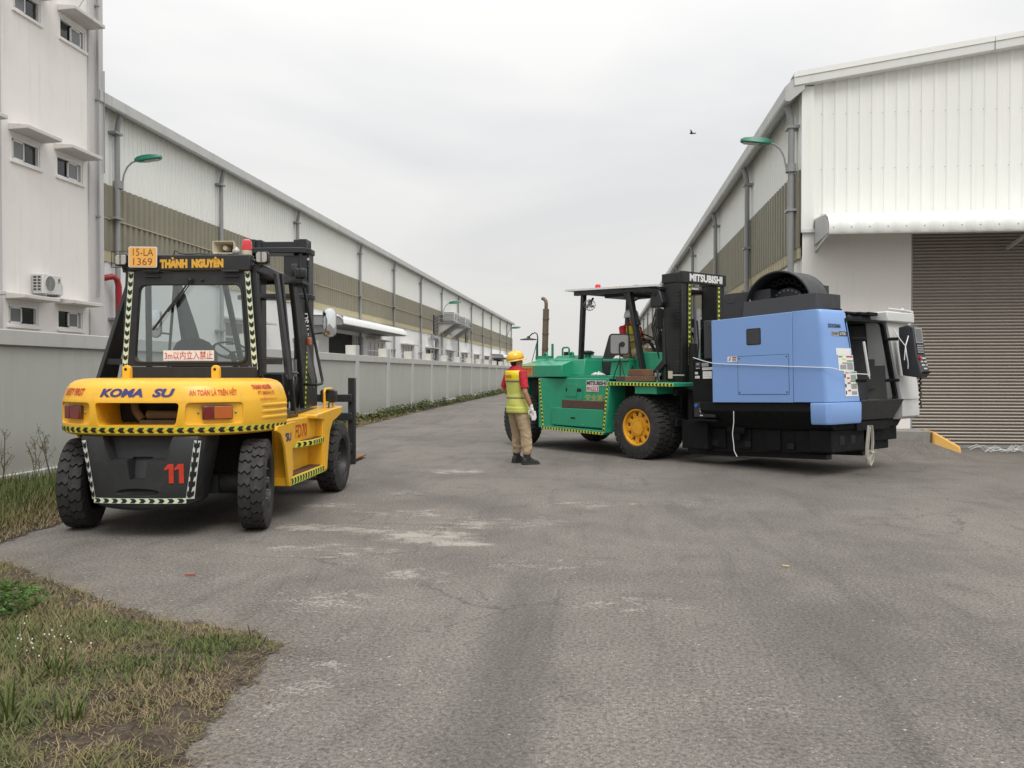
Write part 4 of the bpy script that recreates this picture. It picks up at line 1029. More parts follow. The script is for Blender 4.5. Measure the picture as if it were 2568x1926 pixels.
# ---- side bodies with steps
def mir(P, s): return [(q[0], q[1]) for q in P]
for s in (1, -1):
    X = lambda a: s * a
    mb = MB(); mb.prism([(.04, .885), (.06, .93), (.60, .945), (.60, .70), (.50, .68), (.52, .44), (.44, .325), (.405, .33), (.28, .72), (.16, .85)], 'x', X(.955), X(.985)); sp = Y(mb, 'side_panel', 'yellow_paint', bevel=.006)
    mb = MB(); mb.box(X(.80), X(.83), .45, 1.60, .36, .93); Y(mb, 'inner_wall', 'yellow_paint', sp)
    mb = MB(); mb.box(X(.83), X(.955), .48, .51, .40, .86); Y(mb, 'rear_wall', 'yellow_paint', sp)
    mb = MB(); mb.box(X(.83), X(.985), 1.56, 1.60, .34, .90); Y(mb, 'front_wall', 'yellow_paint', sp, bevel=.004)
    mb = MB(); mb.box(X(.80), X(.985), .43, 1.72, .325, .405); Y(mb, 'lower_step', 'yellow_paint', sp, bevel=.006)
    mb = MB(); mb.box(X(.835), X(.965), .52, 1.55, .406, .412); Y(mb, 'step_grip', 'brown_grip', sp)
    mb = MB(); mb.box(X(.80), X(.905), .50, 1.62, .70, .955); Y(mb, 'upper_wall', 'yellow_paint', sp, bevel=.01)
    mb = MB(); mb.prism([(X(.86), .74), (X(.985), 1.19), (X(.985), 1.72), (X(.86), 1.72)], 'z', .655, .715); Y(mb, 'upper_step', 'yellow_paint', sp, bevel=.006)
    mb = MB(); mb.prism([(X(.91), .98), (X(.97), 1.20), (X(.97), 1.58), (X(.91), 1.58)], 'z', .716, .722); Y(mb, 'step_grip', 'brown_grip', sp)
    if s > 0:
        line_tape(sp, (.9865, .44, .365), (.9865, 1.70, .365), (1, 0, 0), .07, pitch=.085, direction=1)
        line_tape(sp, (.9865, 1.20, .685), (.9865, 1.72, .685), (1, 0, 0), .052, pitch=.085, direction=1)
        line_tape(sp, (.874, .78, .685), (.9865, 1.185, .685), (.963, -.268, 0), .052, pitch=.105, direction=1)
        Y(text_on('FD70', plane_map((.9075, .835, .752), (0, .40, .0), (0, 0, .14)), .02), 'lettering', 'print_red', sp, smooth=False)
        Y(text_on("'SU", plane_map((.9875, .285, .765), (0, .17, 0), (0, 0, .085)), .04), 'lettering', 'print_blue', sp, smooth=False)
    # fender flaring over the front wheel
    rings = []
    prof = [(1.60, .34), (1.70, .34), (1.74, .52), (1.82, .76), (1.95, .865), (2.12, .89), (2.30, .93), (2.395, 1.00), (2.38, 1.025), (1.9, 1.01), (1.28, .975), (1.28, .93), (1.60, .90)]
    mb = MB(); mb.prism(prof, 'x', X(.55), X(1.0)); Y(mb, 'fender', 'yellow_paint', sp, bevel=.02, seg=3)
    mb = MB(); mb.tube([(X(.92), 1.88, 1.0), (X(.92), 1.86, 1.20), (X(.92), 1.90, 1.235), (X(.92), 2.18, 1.235), (X(.92), 2.22, 1.20), (X(.92), 2.26, 1.0)], .014, 8); mb.tube([(X(.92), 1.87, 1.08), (X(.92), 2.24, 1.08)], .012, 8)
    for yy in (1.88, 2.26): mb.box(X(.90), X(.94), yy - .03, yy + .03, 1.0, 1.02)
    gd = Y(mb, 'lamp_guard', 'yellow_paint', sp)
    mb = MB(); mb.prism(round_rect(-.09, .09, -.075, .075, .03), 'y', -.05, .05); hl = Y(mb, 'headlight', 'black_paint', sp, bevel=.01); hl.location = (X(.92), 2.06, 1.15)
    mb = MB(); mb.prism(round_rect(-.075, .075, -.062, .062, .03), 'y', .05, .062); Y(mb, 'lens', 'lens_clear', hl)
    mb = MB(); mb.tube([(X(.92), 2.06, 1.08), (X(.92), 2.06, 1.02), (X(.9), 1.9, .99), (X(.85), 1.6, .985)], .008, 6); Y(mb, 'lamp_cable', 'hose_black', sp)
# ---- cab
def lerp(a, b, t): return a + (b - a) * t
def cab_hw(z): return lerp(.665, .60, (z - 1.41) / 1.0)
outer = [(-cab_hw(1.49), 1.485), (cab_hw(1.49), 1.485), (cab_hw(2.40), 2.40), (-cab_hw(2.40), 2.40)]
inner = [(-.545, 1.53), (.555, 1.53), (.505, 2.27), (-.49, 2.27)]
mb = ring_plate(round_trap(outer, .01), round_trap(inner, .075), .43, .47); rf = Y(mb, 'rear_window_frame', 'black_paint', ang=30, bevel=.004)
mb = ring_plate(round_trap([(-.565, 1.51), (.575, 1.51), (.525, 2.29), (-.51, 2.29)], .085), round_trap(inner, .075), .415, .432); Y(mb, 'window_seal', 'hose_black', rf, bevel=.005)
mb = MB(); mb.prism(round_trap(inner, .075), 'y', .446, .450); Y(mb, 'pane', 'cab_glass', rf, smooth=False)
mb = MB(); mb.box(-.665, .665, .42, .50, 1.365, 1.480); Y(mb, 'rear_panel', 'black_paint', bevel=.008)
mb = MB(); mb.box(-.60, .61, .40, .52, 2.405, 2.56); hd = Y(mb, 'header_beam', 'black_paint', bevel=.012)
Y(text_on('THÀNH  NGUYÊN', plane_map((-.275, .3975, 2.428), (.625, 0, .004), (0, 0, .105)), .085), 'lettering', 'print_yellow', hd, smooth=False)
for x in (-.36, .42):
    mb = MB(); mb.box(x - .08, x + .08, .385, .402, 2.388, 2.412); mb.cyl((x - .085, .392, 2.40), (x + .085, .392, 2.40), .011, 8); mb.box(x - .075, x + .075, .40, .425, 2.345, 2.352); Y(mb, 'hinge', 'black_paint', rf)
for s in (-1, 1):
    xa, xb = s * .578, s * .655
    p, q = Vector((s * .572, .428, 2.40)), Vector((s * .645, .428, 1.45))
    line_tape(rf, p, q, (0, -1, 0), .052, base=MATS['tape_pale'], pitch=.078, direction=1)
mb = MB(); mb.hexa([(-.62, .42, 2.50), (.62, .42, 2.50), (.66, 1.62, 2.42), (-.66, 1.62, 2.42)], [(-.60, .42, 2.545), (.60, .42, 2.545), (.64, 1.62, 2.47), (-.64, 1.62, 2.47)]); Y(mb, 'roof', 'black_paint', bevel=.02)
for s in (-1, 1):
    mb = MB(); mb.bar((s * .665, .50, 1.38), (s * .615, .50, 2.45), .07, .07, (0, 1, 0)); Y(mb, 'rear_pillar', 'black_paint', bevel=.008)
    # slanted front post with its dark door panel
    mb = MB(); mb.prism([(1.50, 2.44), (1.62, 2.44), (2.02, 1.95), (2.46, 1.32), (2.44, 1.02), (1.92, 1.0), (1.86, 1.35), (1.62, 2.1)], 'x', s * .62, s * .675); fp = Y(mb, 'front_pillar', 'black_paint', bevel=.01)
    mb = MB(); mb.prism([(1.98, 1.85), (2.34, 1.36), (2.30, 1.22), (2.02, 1.45)], 'x', s * .676, s * .679); Y(mb, 'quarter_glass', 'window_dark', fp, smooth=False)
    # outer guard strut and its tie bar
    b_, t_ = s * (.915 if s < 0 else .90), s * (.70 if s < 0 else .765); ya, yb, yc, yd = (.42, .76, .66, .74) if s < 0 else (.60, .72, .66, .72)
    mb = MB(); mb.hexa([(b_ - s * .02, ya, 1.355), (b_ + s * .02, ya, 1.355), (b_ + s * .02, yb, 1.355), (b_ - s * .02, yb, 1.355)], [(t_ - s * .02, yc, 2.41), (t_ + s * .02, yc, 2.41), (t_ + s * .02, yd, 2.41), (t_ - s * .02, yd, 2.41)]); gs = Y(mb, 'guard_strut', 'black_paint', bevel=.006)
    mb = MB(); mb.bar((s * .64, .50, 1.53), (s * .875, .52, 1.53), .06, .055); mb.lathe([(0, 0), (.025, 0), (.025, .012 * s), (0, .012 * s)], (s * .91, .55, 1.38), 'x', 12); Y(mb, 'tie_bar', 'black_paint', gs)
    mb = MB(); mb.bar((s * .70, 1.02, 2.45), (s * .78, 1.20, .98), .05, .05, (0, 1, 0)); Y(mb, 'door_post', 'black_paint', bevel=.006)
    mb = MB(); mb.bar((s * .645, .46, 2.43), (s * .665, 1.6, 2.42), .06, .06); Y(mb, 'roof_rail', 'black_paint')
    mb = MB(); mb.box(s * .56, s * .80, .30, 2.0, .955, 1.02); Y(mb, 'door_sill', 'black_paint', bevel=.008)
    mb = MB(); mb.hexa([(s * .60, .42, 1.02), (s * .72, .42, 1.02), (s * .74, .95, 1.02), (s * .60, .95, 1.02)], [(s * .60, .42, 1.37), (s * .66, .42, 1.37), (s * .68, .62, 1.37), (s * .60, .62, 1.37)]); Y(mb, 'rear_corner_panel', 'black_paint')
    # mirror hoop with oval mirror
    tx = s * .72
    mb = MB(); mb.tube([(s * .67, 1.55, 2.38), (s * .72, 1.66, 2.385), (s * .74, 1.70, 2.36), (s * .90, 1.86, 1.34), (s * .90, 1.84, 1.30), (s * .86, 1.80, 1.285), (s * .68, 1.9, 1.29)], .016, 10); hoop = Y(mb, 'mirror_hoop', 'black_paint', ang=60)
    mb = MB(); mb.tube([(s * .82, 1.78, 1.86), (s * .94, 1.80, 1.875), (s * 1.0, 1.80, 1.90)], .012, 8); Y(mb, 'mirror_arm', 'black_paint', hoop)
    pr = [(.055 * math.cos(a) * 1.0, (.085 if math.sin(a) > 0 else -.085) + .055 * math.sin(a)) for a in [2 * math.pi * (i + .5) / 24 for i in range(24)]]
    mb = MB(); mb.prism([(x * 1.12, z * 1.06) for x, z in pr], 'y', .0, .03); mr = Y(mb, 'mirror', 'chrome' if False else 'steel_galv', hoop, bevel=.008); mr.location = (s * 1.005, 1.78, 1.985); mr.scale = (1.25, 1.25, 1.12); mr.rotation_euler = (0, 0, R(12 * s))
    mb = MB(); mb.loft([[(x * k, -.002 - dd, z * k) for x, z in pr] for k, dd in ((1, 0), (.9, .003), (.7, .008), (.45, .012), (.2, .0145), (.02, .015))]); Y(mb, 'mirror_glass', 'chrome', mr, ang=80)
    mb = MB(); mb.box(-.045, .045, -.04, .04, -.045, .045); ind = Y(mb, 'indicator', 'lamp_amber', bevel=.012); ind.location = (s * .66, 2.08, 1.785)
line_tape(yf, (.682, 1.995, 1.66), (.682, 1.93, 1.02), (1, -.2, 0), .03, pitch=.055, direction=1)
# number plate
mb = MB(); mb.prism(round_rect(-.14, .14, -.10, .10, .015), 'y', 0, .006); pl = Y(mb, 'number_plate', 'sign_white'); pl.location = (-.425, .36, 2.533); pl.rotation_euler = (0, R(1), 0)
mb = MB(); mb.prism(round_rect(-.132, .132, -.092, .092, .012), 'y', -.003, -.001); Y(mb, 'plate_face', 'plate_orange', pl, smooth=False)
Y(text_on('15-LA', plane_map((-.095, -.0045, .012), (.20, 0, 0), (0, 0, .068)), -.006), 'lettering', 'print_brown', pl, smooth=False)
Y(text_on('1369', plane_map((-.090, -.0045, -.078), (.185, 0, 0), (0, 0, .068)), -.006), 'lettering', 'print_brown', pl, smooth=False)
mb = MB(); mb.box(-.05, .05, .006, .04, -.03, .03); Y(mb, 'plate_bracket', 'black_paint', pl)
# work lamps with wire guards
def work_lamp(x, y, z, parent=yf, face=-1, lens='lens_clear'):
    mb = MB(); mb.prism(round_rect(-.065, .065, -.06, .06, .03), 'y', -.015, .05); L = Y(mb, 'work_lamp', 'black_paint', parent, bevel=.012); L.location = (x, y, z)
    mb = MB(); mb.prism(round_rect(-.052, .052, -.048, .048, .022), 'y', -.022, -.012); Y(mb, 'lens', lens, L, bevel=.006)
    mb = MB(); mb.tube([(-.085, -.03, -.075), (-.085, -.03, .08), (.085, -.03, .08), (.085, -.03, -.075), (-.085, -.03, -.075)], .004, 6); mb.tube([(-.0, -.03, -.075), (0, -.03, .08)], .004, 6); mb.tube([(.085, -.03, .08), (.085, .06, .08)], .004, 6); mb.tube([(-.085, -.03, .08), (-.085, .06, .08)], .004, 6); Y(mb, 'wire_guard', 'hose_black', L)
    mb = MB(); mb.tube([(0, .02, -.05), (0, .02, -.085), (-.1 * (1 if x > 0 else -1), .04, -.10)], .008, 6); Y(mb, 'lamp_bracket', 'black_paint', L)
work_lamp(-.665, .42, 2.515); work_lamp(.705, .46, 2.535); work_lamp(.70, 1.70, 2.53, lens='window_dark')
mb = MB(); mb.box(.55, .78, 1.52, 1.76, 2.405, 2.43); Y(mb, 'lamp_shelf', 'black_paint')
# beacon and horn speaker
mb = MB(); mb.lathe([(0, .0), (.052, 0), (.052, .045), (.047, .05), (0, .05)], (0, 0, 0), 'z', 20); bc = Y(mb, 'beacon', 'horn_cream'); bc.location = (.535, .52, 2.56)
mb = MB(); mb.lathe([(.05, .051), (.048, .12), (.040, .148), (.02, .16), (0, .161)], (0, 0, 0), 'z', 20); Y(mb, 'beacon_dome', 'beacon_red', bc)
mb = MB()
o_, i_ = round_rect(-.108, .108, -.062, .062, .012), round_rect(-.100, .100, -.055, .055, .010)
rings = [[(x, -.06, z) for x, z in o_], [(x * .8, .03, z * .8) for x, z in o_], [(x * .38, .13, z * .62) for x, z in o_]]
mb.loft(rings, caps=False); rings = [[(x, -.06, z) for x, z in i_], [(x * .7, .02, z * .72) for x, z in i_], [(x * .32, .10, z * .5) for x, z in i_]]; mb.loft(rings, caps=False); mb.add(rings[-1], [tuple(range(len(i_)))])
n_ = len(o_)
mb.add([(x, -.06, z) for x, z in o_] + [(x, -.06, z) for x, z in i_], [(k, (k + 1) % n_, n_ + (k + 1) % n_, n_ + k) for k in range(n_)])
hn = Y(mb, 'horn_speaker', 'horn_cream', fix=False); hn.location = (.325, .52, 2.637)
mb = MB(); mb.lathe([(0, -.02), (.022, -.02), (.030, .06), (.030, .09)], (0, 0, 0), 'y', 16); Y(mb, 'horn_throat', 'horn_cream', hn)
mb = MB(); mb.lathe([(0, .12), (.05, .12), (.055, .2), (0, .2)], (0, 0, 0), 'y', 16); mb.box(-.02, .02, .1, .18, -.08, -.04); Y(mb, 'horn_driver', 'horn_cream', hn)
mb = MB(); mb.ball((0, 0, 0), (.038, .03, .034), 14, 8); sl_ = Y(mb, 'roof_lamp', 'lens_clear'); sl_.location = (.455, .45, 2.595)
mb = MB(); mb.tube([(-.15, .42, 2.562), (-.13, .41, 2.60), (-.09, .42, 2.575), (-.02, .42, 2.566), (.1, .43, 2.572), (.22, .45, 2.565)], .006, 6); Y(mb, 'roof_cable', 'hose_black', hd)
# wiper, warning sign in the window
mb = MB(); mb.tube([(.021, .395, 2.315), (-.16, .400, 2.06), (-.20, .405, 2.01)], .008, 6); mb.tube([(.04, .395, 2.30), (-.15, .402, 2.05)], .005, 6); mb.bar((-.08, .41, 2.19), (-.355, .412, 1.835), .012, .02); mb.ball((.021, .40, 2.315), .022, 10, 6); Y(mb, 'wiper', 'hose_black', rf)
mb = MB(); mb.ball((.13, .42, 2.315), .014, 8, 6); Y(mb, 'washer_nozzle', 'hose_black', rf)
mb = MB(); mb.box(-.265, .237, .438, .443, 1.537, 1.638); sg_ = Y(mb, 'warning_sign', 'sign_white', rf, smooth=False)
Y(text_on('3m以内立入禁止', plane_map((-.252, .4365, 1.547), (.476, 0, .004), (0, 0, .082)), .006), 'lettering', 'print_red', sg_, smooth=False)
# ---- inside the cab
mb = MB(); mb.hexa([(-.34, .62, 1.02), (.24, .62, 1.02), (.24, 1.15, 1.02), (-.34, 1.15, 1.02)], [(-.32, .66, 1.32), (.22, .66, 1.32), (.22, 1.15, 1.25), (-.32, 1.15, 1.25)]); st = Y(mb, 'seat', 'seat_black', bevel=.03)
rings = []
for (z, hw_, y) in ((1.28, .24, .68), (1.45, .25, .66), (1.62, .23, .64), (1.72, .17, .62), (1.76, .08, .61)):
    rings.append([(-.05 - hw_, y, z), (-.05 - hw_ * .8, y - .06, z), (-.05 + hw_ * .8, y - .06, z), (-.05 + hw_, y, z), (-.05 + hw_ * .8, y + .07, z), (-.05 - hw_ * .8, y + .07, z)])
mb = MB(); mb.loft(rings); Y(mb, 'backrest', 'seat_black', st, ang=60)
mb = MB(); mb.lathe([(.185, -.012), (.20, 0), (.185, .012), (.17, 0)], (0, 0, 0), 'z', 28, closed=True)
for a in (0, 120, 240): mb.tube([(0, 0, -.02), (.185 * math.cos(R(a)), .185 * math.sin(R(a)), 0)], .01, 6)
sw = Y(mb, 'steering_wheel', 'hose_black'); sw.location = (.02, 1.42, 1.66); sw.rotation_euler = (R(-28), 0, 0)
mb = MB(); mb.cyl((.02, 1.45, 1.64), (.02, 1.75, 1.15), .03, 10); mb.box(-.50, .50, 1.72, 1.92, 1.0, 1.42); Y(mb, 'dashboard', 'black_paint', bevel=.02)
mb = MB(); mb.bar((-.62, 1.58, 2.42), (.62, 1.58, 2.42), .06, .05); mb.bar((-.62, 2.05, 1.40), (.62, 2.05, 1.40), .06, .05); mb.bar((-.12, 1.60, 2.42), (-.06, 2.0, 1.42), .05, .05, (0, 1, 0)); Y(mb, 'front_window_frame', 'black_paint')
mb = MB(); mb.tube([(.48, .7, 1.1), (.48, .72, 1.56), (.56, .72, 1.60), (.60, .72, 1.60)], .014, 8); Y(mb, 'grab_bar', 'frame_white')
mb = MB(); mb.tube([(.20, 1.0, 2.42), (.22, 1.0, 2.38), (.28, 1.0, 2.37), (.34, 1.0, 2.40)], .008, 6); mb.box(.10, .46, .9, 1.3, 2.36, 2.415); Y(mb, 'roof_console', 'black_paint')
mb = MB(); mb.box(.07, .25, 1.48, 1.49, 2.22, 2.27); Y(mb, 'sun_visor_card', 'plate_orange')
# grab handle, latch, hoses beside the door
mb = MB(); mb.tube([(.80, 1.10, 1.42), (.86, 1.08, 1.42)], .012, 8); mb.box(.775, .80, 1.2, 1.24, 1.38, 1.56); Y(mb, 'door_latch', 'bolt_steel')
for k in range(4):
    mb = MB(); mb.tube([(.42 + .05 * k, 2.2 + .1 * k, .95), (.46 + .05 * k, 2.25, 1.2), (.40 + .03 * k, 2.6, 1.5), (.30 + .02 * k, 2.85, 1.9 + .1 * k), (.26, 2.95, 2.3)], .014, 7); Y(mb, 'hydraulic_hose', 'hose_black', ang=60)
# ---- mast
for s in (-1, 1):
    mb = MB(); mb.prism([(2.98, .12), (3.18, .12), (3.18, 2.96), (2.98, 2.96)], 'x', s * .30, s * .42); ml = Y(mb, 'mast_rail', 'black_paint', bevel=.006)
    mb = MB(); mb.box(s * .21, s * .295, 3.02, 3.2, .14, 3.12); Y(mb, 'inner_rail', 'black_paint', ml)
    mb = MB(); mb.cyl((s * .33, 2.92, .3), (s * .33, 2.92, 2.5), .05, 14); mb.cyl((s * .33, 2.92, 2.5), (s * .33, 2.92, 3.02), .032, 12); Y(mb, 'lift_cylinder', 'black_iron', ml)
    mb = MB(); mb.tube([(s * .26, 3.1, .4), (s * .26, 3.1, 2.85), (s * .26, 3.16, 2.98), (s * .26, 3.25, 2.85), (s * .26, 3.26, .8)], .018, 6); Y(mb, 'lift_chain', 'black_iron', ml)
    mb = MB(); mb.bar((s * .45, 1.9, .75), (s * .40, 2.95, 1.05), .08, .08); Y(mb, 'tilt_cylinder', 'black_iron', ml)
Y(text_on('KOMATSU', plane_map((.335, 2.9775, 1.66), (0, 0, .52), (-.0, 0, 0)) if False else (lambda u, v: Vector((.415 - .075 * v, 2.9765, 1.66 + .52 * u))), .03), 'lettering', 'print_white', ml, smooth=False)
mb = MB()
pr = [(-.44, 3.0), (-.41, 2.90), (-.34, 2.86), (.34, 2.86), (.41, 2.90), (.44, 3.0), (.44, 3.18), (-.44, 3.18)]
mb.prism(pr, 'z', 2.93, 3.0); Y(mb, 'top_cross_member', 'black_paint', bevel=.008)
mb = MB(); mb.box(-.39, .385, 3.04, 3.2, 3.01, 3.10); mb.box(-.40, -.28, 2.99, 3.2, 3.0, 3.125); mb.box(.28, .385, 2.99, 3.2, 3.0, 3.125); Y(mb, 'inner_cross_member', 'black_paint', bevel=.006)
mb = MB(); mb.prism(pr, 'z', 2.36, 2.42); Y(mb, 'middle_cross_member', 'black_paint', bevel=.008)
mb = MB(); mb.lathe([(0, -.04), (.13, -.04), (.13, .04), (0, .04)], (.26, 3.0, 2.72), 'x', 20); mb.box(.12, .40, 2.9, 2.97, 2.55, 2.90); Y(mb, 'hose_reel', 'black_iron')
mb = MB(); mb.box(.395, .425, 2.97, 2.975, 2.85, 2.88); Y(mb, 'rating_tag', 'sign_white')
# ---- carriage, load backrest and forks
for s in (-1, 1):
    mb = MB(); mb.box(s * .84, s * .93, 3.28, 3.36, .22, 1.355); Y(mb, 'carriage_upright', 'black_iron', bevel=.008)
    mb = MB(); mb.box(s * .25, s * .43, 3.36, 3.42, .06, .85); mb.hexa([(s * .25, 3.36, .035), (s * .43, 3.36, .035), (s * .39, 6.35, .035), (s * .29, 6.35, .035)], [(s * .25, 3.36, .10), (s * .43, 3.36, .10), (s * .39, 6.35, .055), (s * .29, 6.35, .055)]); Y(mb, 'fork', 'rust', bevel=.006, label='rusty fork resting near the ground')
for z in (1.04, .80, .40):
    mb = MB(); mb.box(-.90, .90, 3.24, 3.30, z, z + .10); Y(mb, 'carriage_bar', 'black_iron', bevel=.008)

# ================================================================== green forklift carrying the machine
mat('green_paint', (.022, .30, .165), .42, var=.09, vscale=1.6, grime=.35, gcol=(.04, .14, .085), gscale=6, chips=.7, ccol=(.05, .045, .035), coat=.2, bump=.02, bscale=30, streak=.28)
mat('mast_black', (.014, .0145, .016), .45, var=.25, grime=.35, gcol=(.05, .046, .04), gscale=6, bump=.04)
mat('wood_brown', (.17, .085, .05), .85, var=.3, vscale=8, grime=.4, gcol=(.07, .045, .03), gscale=10, bump=.2, bscale=50)
mat('wood_dark', (.085, .05, .038), .85, var=.3, vscale=8, bump=.2, bscale=50)
mat('exhaust_rust', (.17, .125, .085), .6, metal=.3, var=.3, vscale=5, grime=.5, gcol=(.07, .05, .035), gscale=5)
mat('sticker_orange', (.80, .28, .04), .5, var=.06)
mat('mirror_back', (.24, .24, .24), .5, var=.1)
mat('canopy_white', (.74, .74, .72), .5, var=.03)
mat('rag_white', (.60, .60, .58), .9, var=.1, bump=.4, bscale=40)
mat('kanji_gold', (.45, .42, .10), .55, var=.3, vscale=20)

GO = (1.37, 14.557, 0); GA = R(-135.4)
gf = empty('forklift', GO, GA, 'green forklift with black mast lifting the blue machine tool', 'forklift')
def G(mb, name, m, parent=gf, **k): return build(mb, name, MATS[m] if isinstance(m, str) else m, parent, **k)
# ---- wheels (dual at the front)
for s in (1, -1):
    wheel(gf, (s * 1.02, 0, .525), .525, .29, MATS['rim_yellow'], s, 'block', 0, lugs=36, rim_r=.575, nbolt=10, dish=.085, hub_r=.50, label='yellow front wheel' if s > 0 else None)
    wheel(gf, (s * .68, 0, .525), .525, .29, MATS['rim_black'], s, 'block', 0, lugs=36, rim_r=.56, nbolt=6)
    wheel(gf, (s * .97, -3.17, .505), .505, .29, MATS['rim_black'], s, 'block', R(-6), lugs=36, rim_r=.56, nbolt=8)
mb = MB(); mb.cyl((-1.0, 0, .525), (1.0, 0, .525), .16, 16); G(mb, 'front_axle', 'under_black')
mb = MB(); mb.cyl((-.9, -3.17, .5), (.9, -3.17, .5), .11, 12); mb.box(-.6, .6, -3.3, -3.0, .42, .66); G(mb, 'rear_axle', 'under_black')
mb = MB(); mb.box(-.80, .80, -3.1, .15, .42, 1.30); G(mb, 'chassis', 'under_black', bevel=.02)
# ---- side body: outer rear post, angled plate, recessed panel, tool box step
for s in (1, -1):
    X = lambda a: s * a
    plan = [(X(1.19), -2.44), (X(1.19), -2.26), (X(1.07), -1.90), (X(1.07), -.66), (X(1.19), -.60), (X(.80), -.60), (X(.80), -2.44)]
    mb = MB()
    plan_l = [(X(1.19), -2.42), (X(1.19), -2.24), (X(1.07), -1.90), (X(1.07), -.70), (X(1.19), -.70), (X(.80), -.70), (X(.80), -2.42)]
    mb.prism([(X(1.19), -2.44), (X(1.19), -2.26), (X(1.07), -1.90), (X(1.07), -.72), (X(.80), -.72), (X(.80), -2.44)], 'z', .40, 1.325); sb = G(mb, 'side_body', 'green_paint', bevel=.012)
    mb = MB(); mb.hexa([(X(1.00), -.74, .375), (X(1.195), -.74, .375), (X(1.195), -.69, .375), (X(1.00), -.69, .375)], [(X(1.00), -.66, 1.20), (X(1.195), -.66, 1.20), (X(1.195), -.58, 1.20), (X(1.00), -.58, 1.20)]); G(mb, 'front_post', 'green_paint', sb, bevel=.006)
    mb = MB(); mb.prism([(-2.36, .38), (-.72, .355), (-.70, .43), (-2.36, .455)], 'x', X(1.06), X(1.197)); G(mb, 'lower_rail', 'green_paint', sb, bevel=.006)
    mb = MB(); mb.box(X(1.05), X(1.175), -2.09, -.745, .47, .785); tb = G(mb, 'tool_box', 'green_paint', sb, bevel=.008)
    mb = MB(); mb.box(X(1.176), X(1.180), -1.56, -1.45, .60, .63); G(mb, 'latch', 'hose_black', tb)
    for yy in (-2.0, -1.25):
        mb = MB(); mb.ball((X(1.177), yy, .505), .012, 8, 5); G(mb, 'bolt', 'bolt_steel', tb)
    mb = MB(); mb.box(X(1.071), X(1.077), -1.82, -1.52, .99, 1.22); hp_ = G(mb, 'access_hatch', 'green_paint', sb, bevel=.003)
    mb = MB(); mb.box(X(1.0765), X(1.083), -1.80, -1.77, 1.08, 1.15); G(mb, 'handle', 'hose_black', hp_)
    mb = MB(); mb.box(X(1.071), X(1.09), -1.49, -1.37, .93, 1.19); lb = G(mb, 'latch_box', 'green_paint', sb, bevel=.004)
    mb = MB(); mb.box(X(1.0905), X(1.092), -1.49, -1.38, 1.08, 1.14); G(mb, 'latch_recess', 'dark_hole', lb)
    # fender over the front wheels, with an inner drop wall
    mb = MB(); mb.prism([(-.62, 1.195), (.15, 1.215), (.55, 1.215), (.84, 1.20), (.84, 1.262), (-.62, 1.275)], 'x', X(.55), X(1.20)); fd = G(mb, 'fender', 'green_paint', sb, bevel=.008)
    mb = MB(); mb.hexa([(X(.60), -.60, .42), (X(1.19), -.70, .40), (X(1.19), -.66, .40), (X(.60), -.56, .42)], [(X(.60), -.60, 1.2), (X(1.19), -.60, 1.2), (X(1.19), -.56, 1.2), (X(.60), -.56, 1.2)]); G(mb, 'arch_wall', 'green_paint', sb)
    mb = MB(); mb.box(X(.62), X(1.16), -.02, .45, 1.08, 1.2); G(mb, 'arch_panel', 'green_paint', sb)
    if s > 0:
        line_tape(sb, (1.1925, -2.41, 1.30), (1.1925, -2.30, .40), (1, 0, 0), .052, pitch=.066, direction=-1)
        line_tape(sb, (1.1995, -2.34, .405), (1.1995, -.74, .38), (1, 0, 0), .045, pitch=.075, direction=-1)
        line_tape(sb, (1.1975, -.715, .40), (1.1975, -.615, 1.21), (1, 0, 0), .045, pitch=.066, direction=1)
        line_tape(fd, (1.2015, -.615, 1.238), (1.2015, .83, 1.231), (1, 0, 0), .05, pitch=.075, direction=-1)
        mb = MB(); mb.box(1.073, 1.076, -1.26, -.77, 1.195, 1.285); sgn = G(mb, 'name_sticker', 'sign_white', sb, smooth=False)
        mb = MB(); mb.box(1.073, 1.076, -1.26, -.96, 1.09, 1.1945); G(mb, 'model_sticker', 'sign_white', sb, smooth=False)
        G(text_on('MITSUBISHI', plane_map((1.0775, -1.250, 1.204), (0, .470, 0), (0, 0, .072)), .045), 'lettering', 'tape_black', sgn, smooth=False)
        G(text_on('FD', plane_map((1.0775, -1.245, 1.108), (0, .095, 0), (0, 0, .062)), .045), 'lettering', 'print_red', sgn, smooth=False)
        mb = MB(); mb.box(1.0765, 1.0775, -1.135, -.972, 1.100, 1.178); G(mb, 'model_box', 'print_red', sgn, smooth=False)
        f_ = plane_map((1.079, -1.125, 1.110), (0, .143, 0), (0, 0, .058))
        t_ = ones_on(lambda u, v: f_(u * .52, v)); text_on('5', lambda u, v: f_(.60 + .38 * u, v), .06, mb=t_)
        G(t_, 'lettering', 'print_white', sgn, smooth=False, kind=None)
        G(text_on('安全第一', plane_map((1.073, -1.29, .925), (0, .58, 0), (0, 0, .115)), .010), 'lettering', 'kanji_gold', sb, smooth=False)
# floor deck
mb = MB(); mb.box(-1.06, 1.06, -1.80, -.30, 1.31, 1.375); dk = G(mb, 'deck', 'green_paint', bevel=.008)
mb = MB(); mb.box(-.55, .55, -.35, .0, 1.0, 1.30); G(mb, 'front_floor', 'under_black')
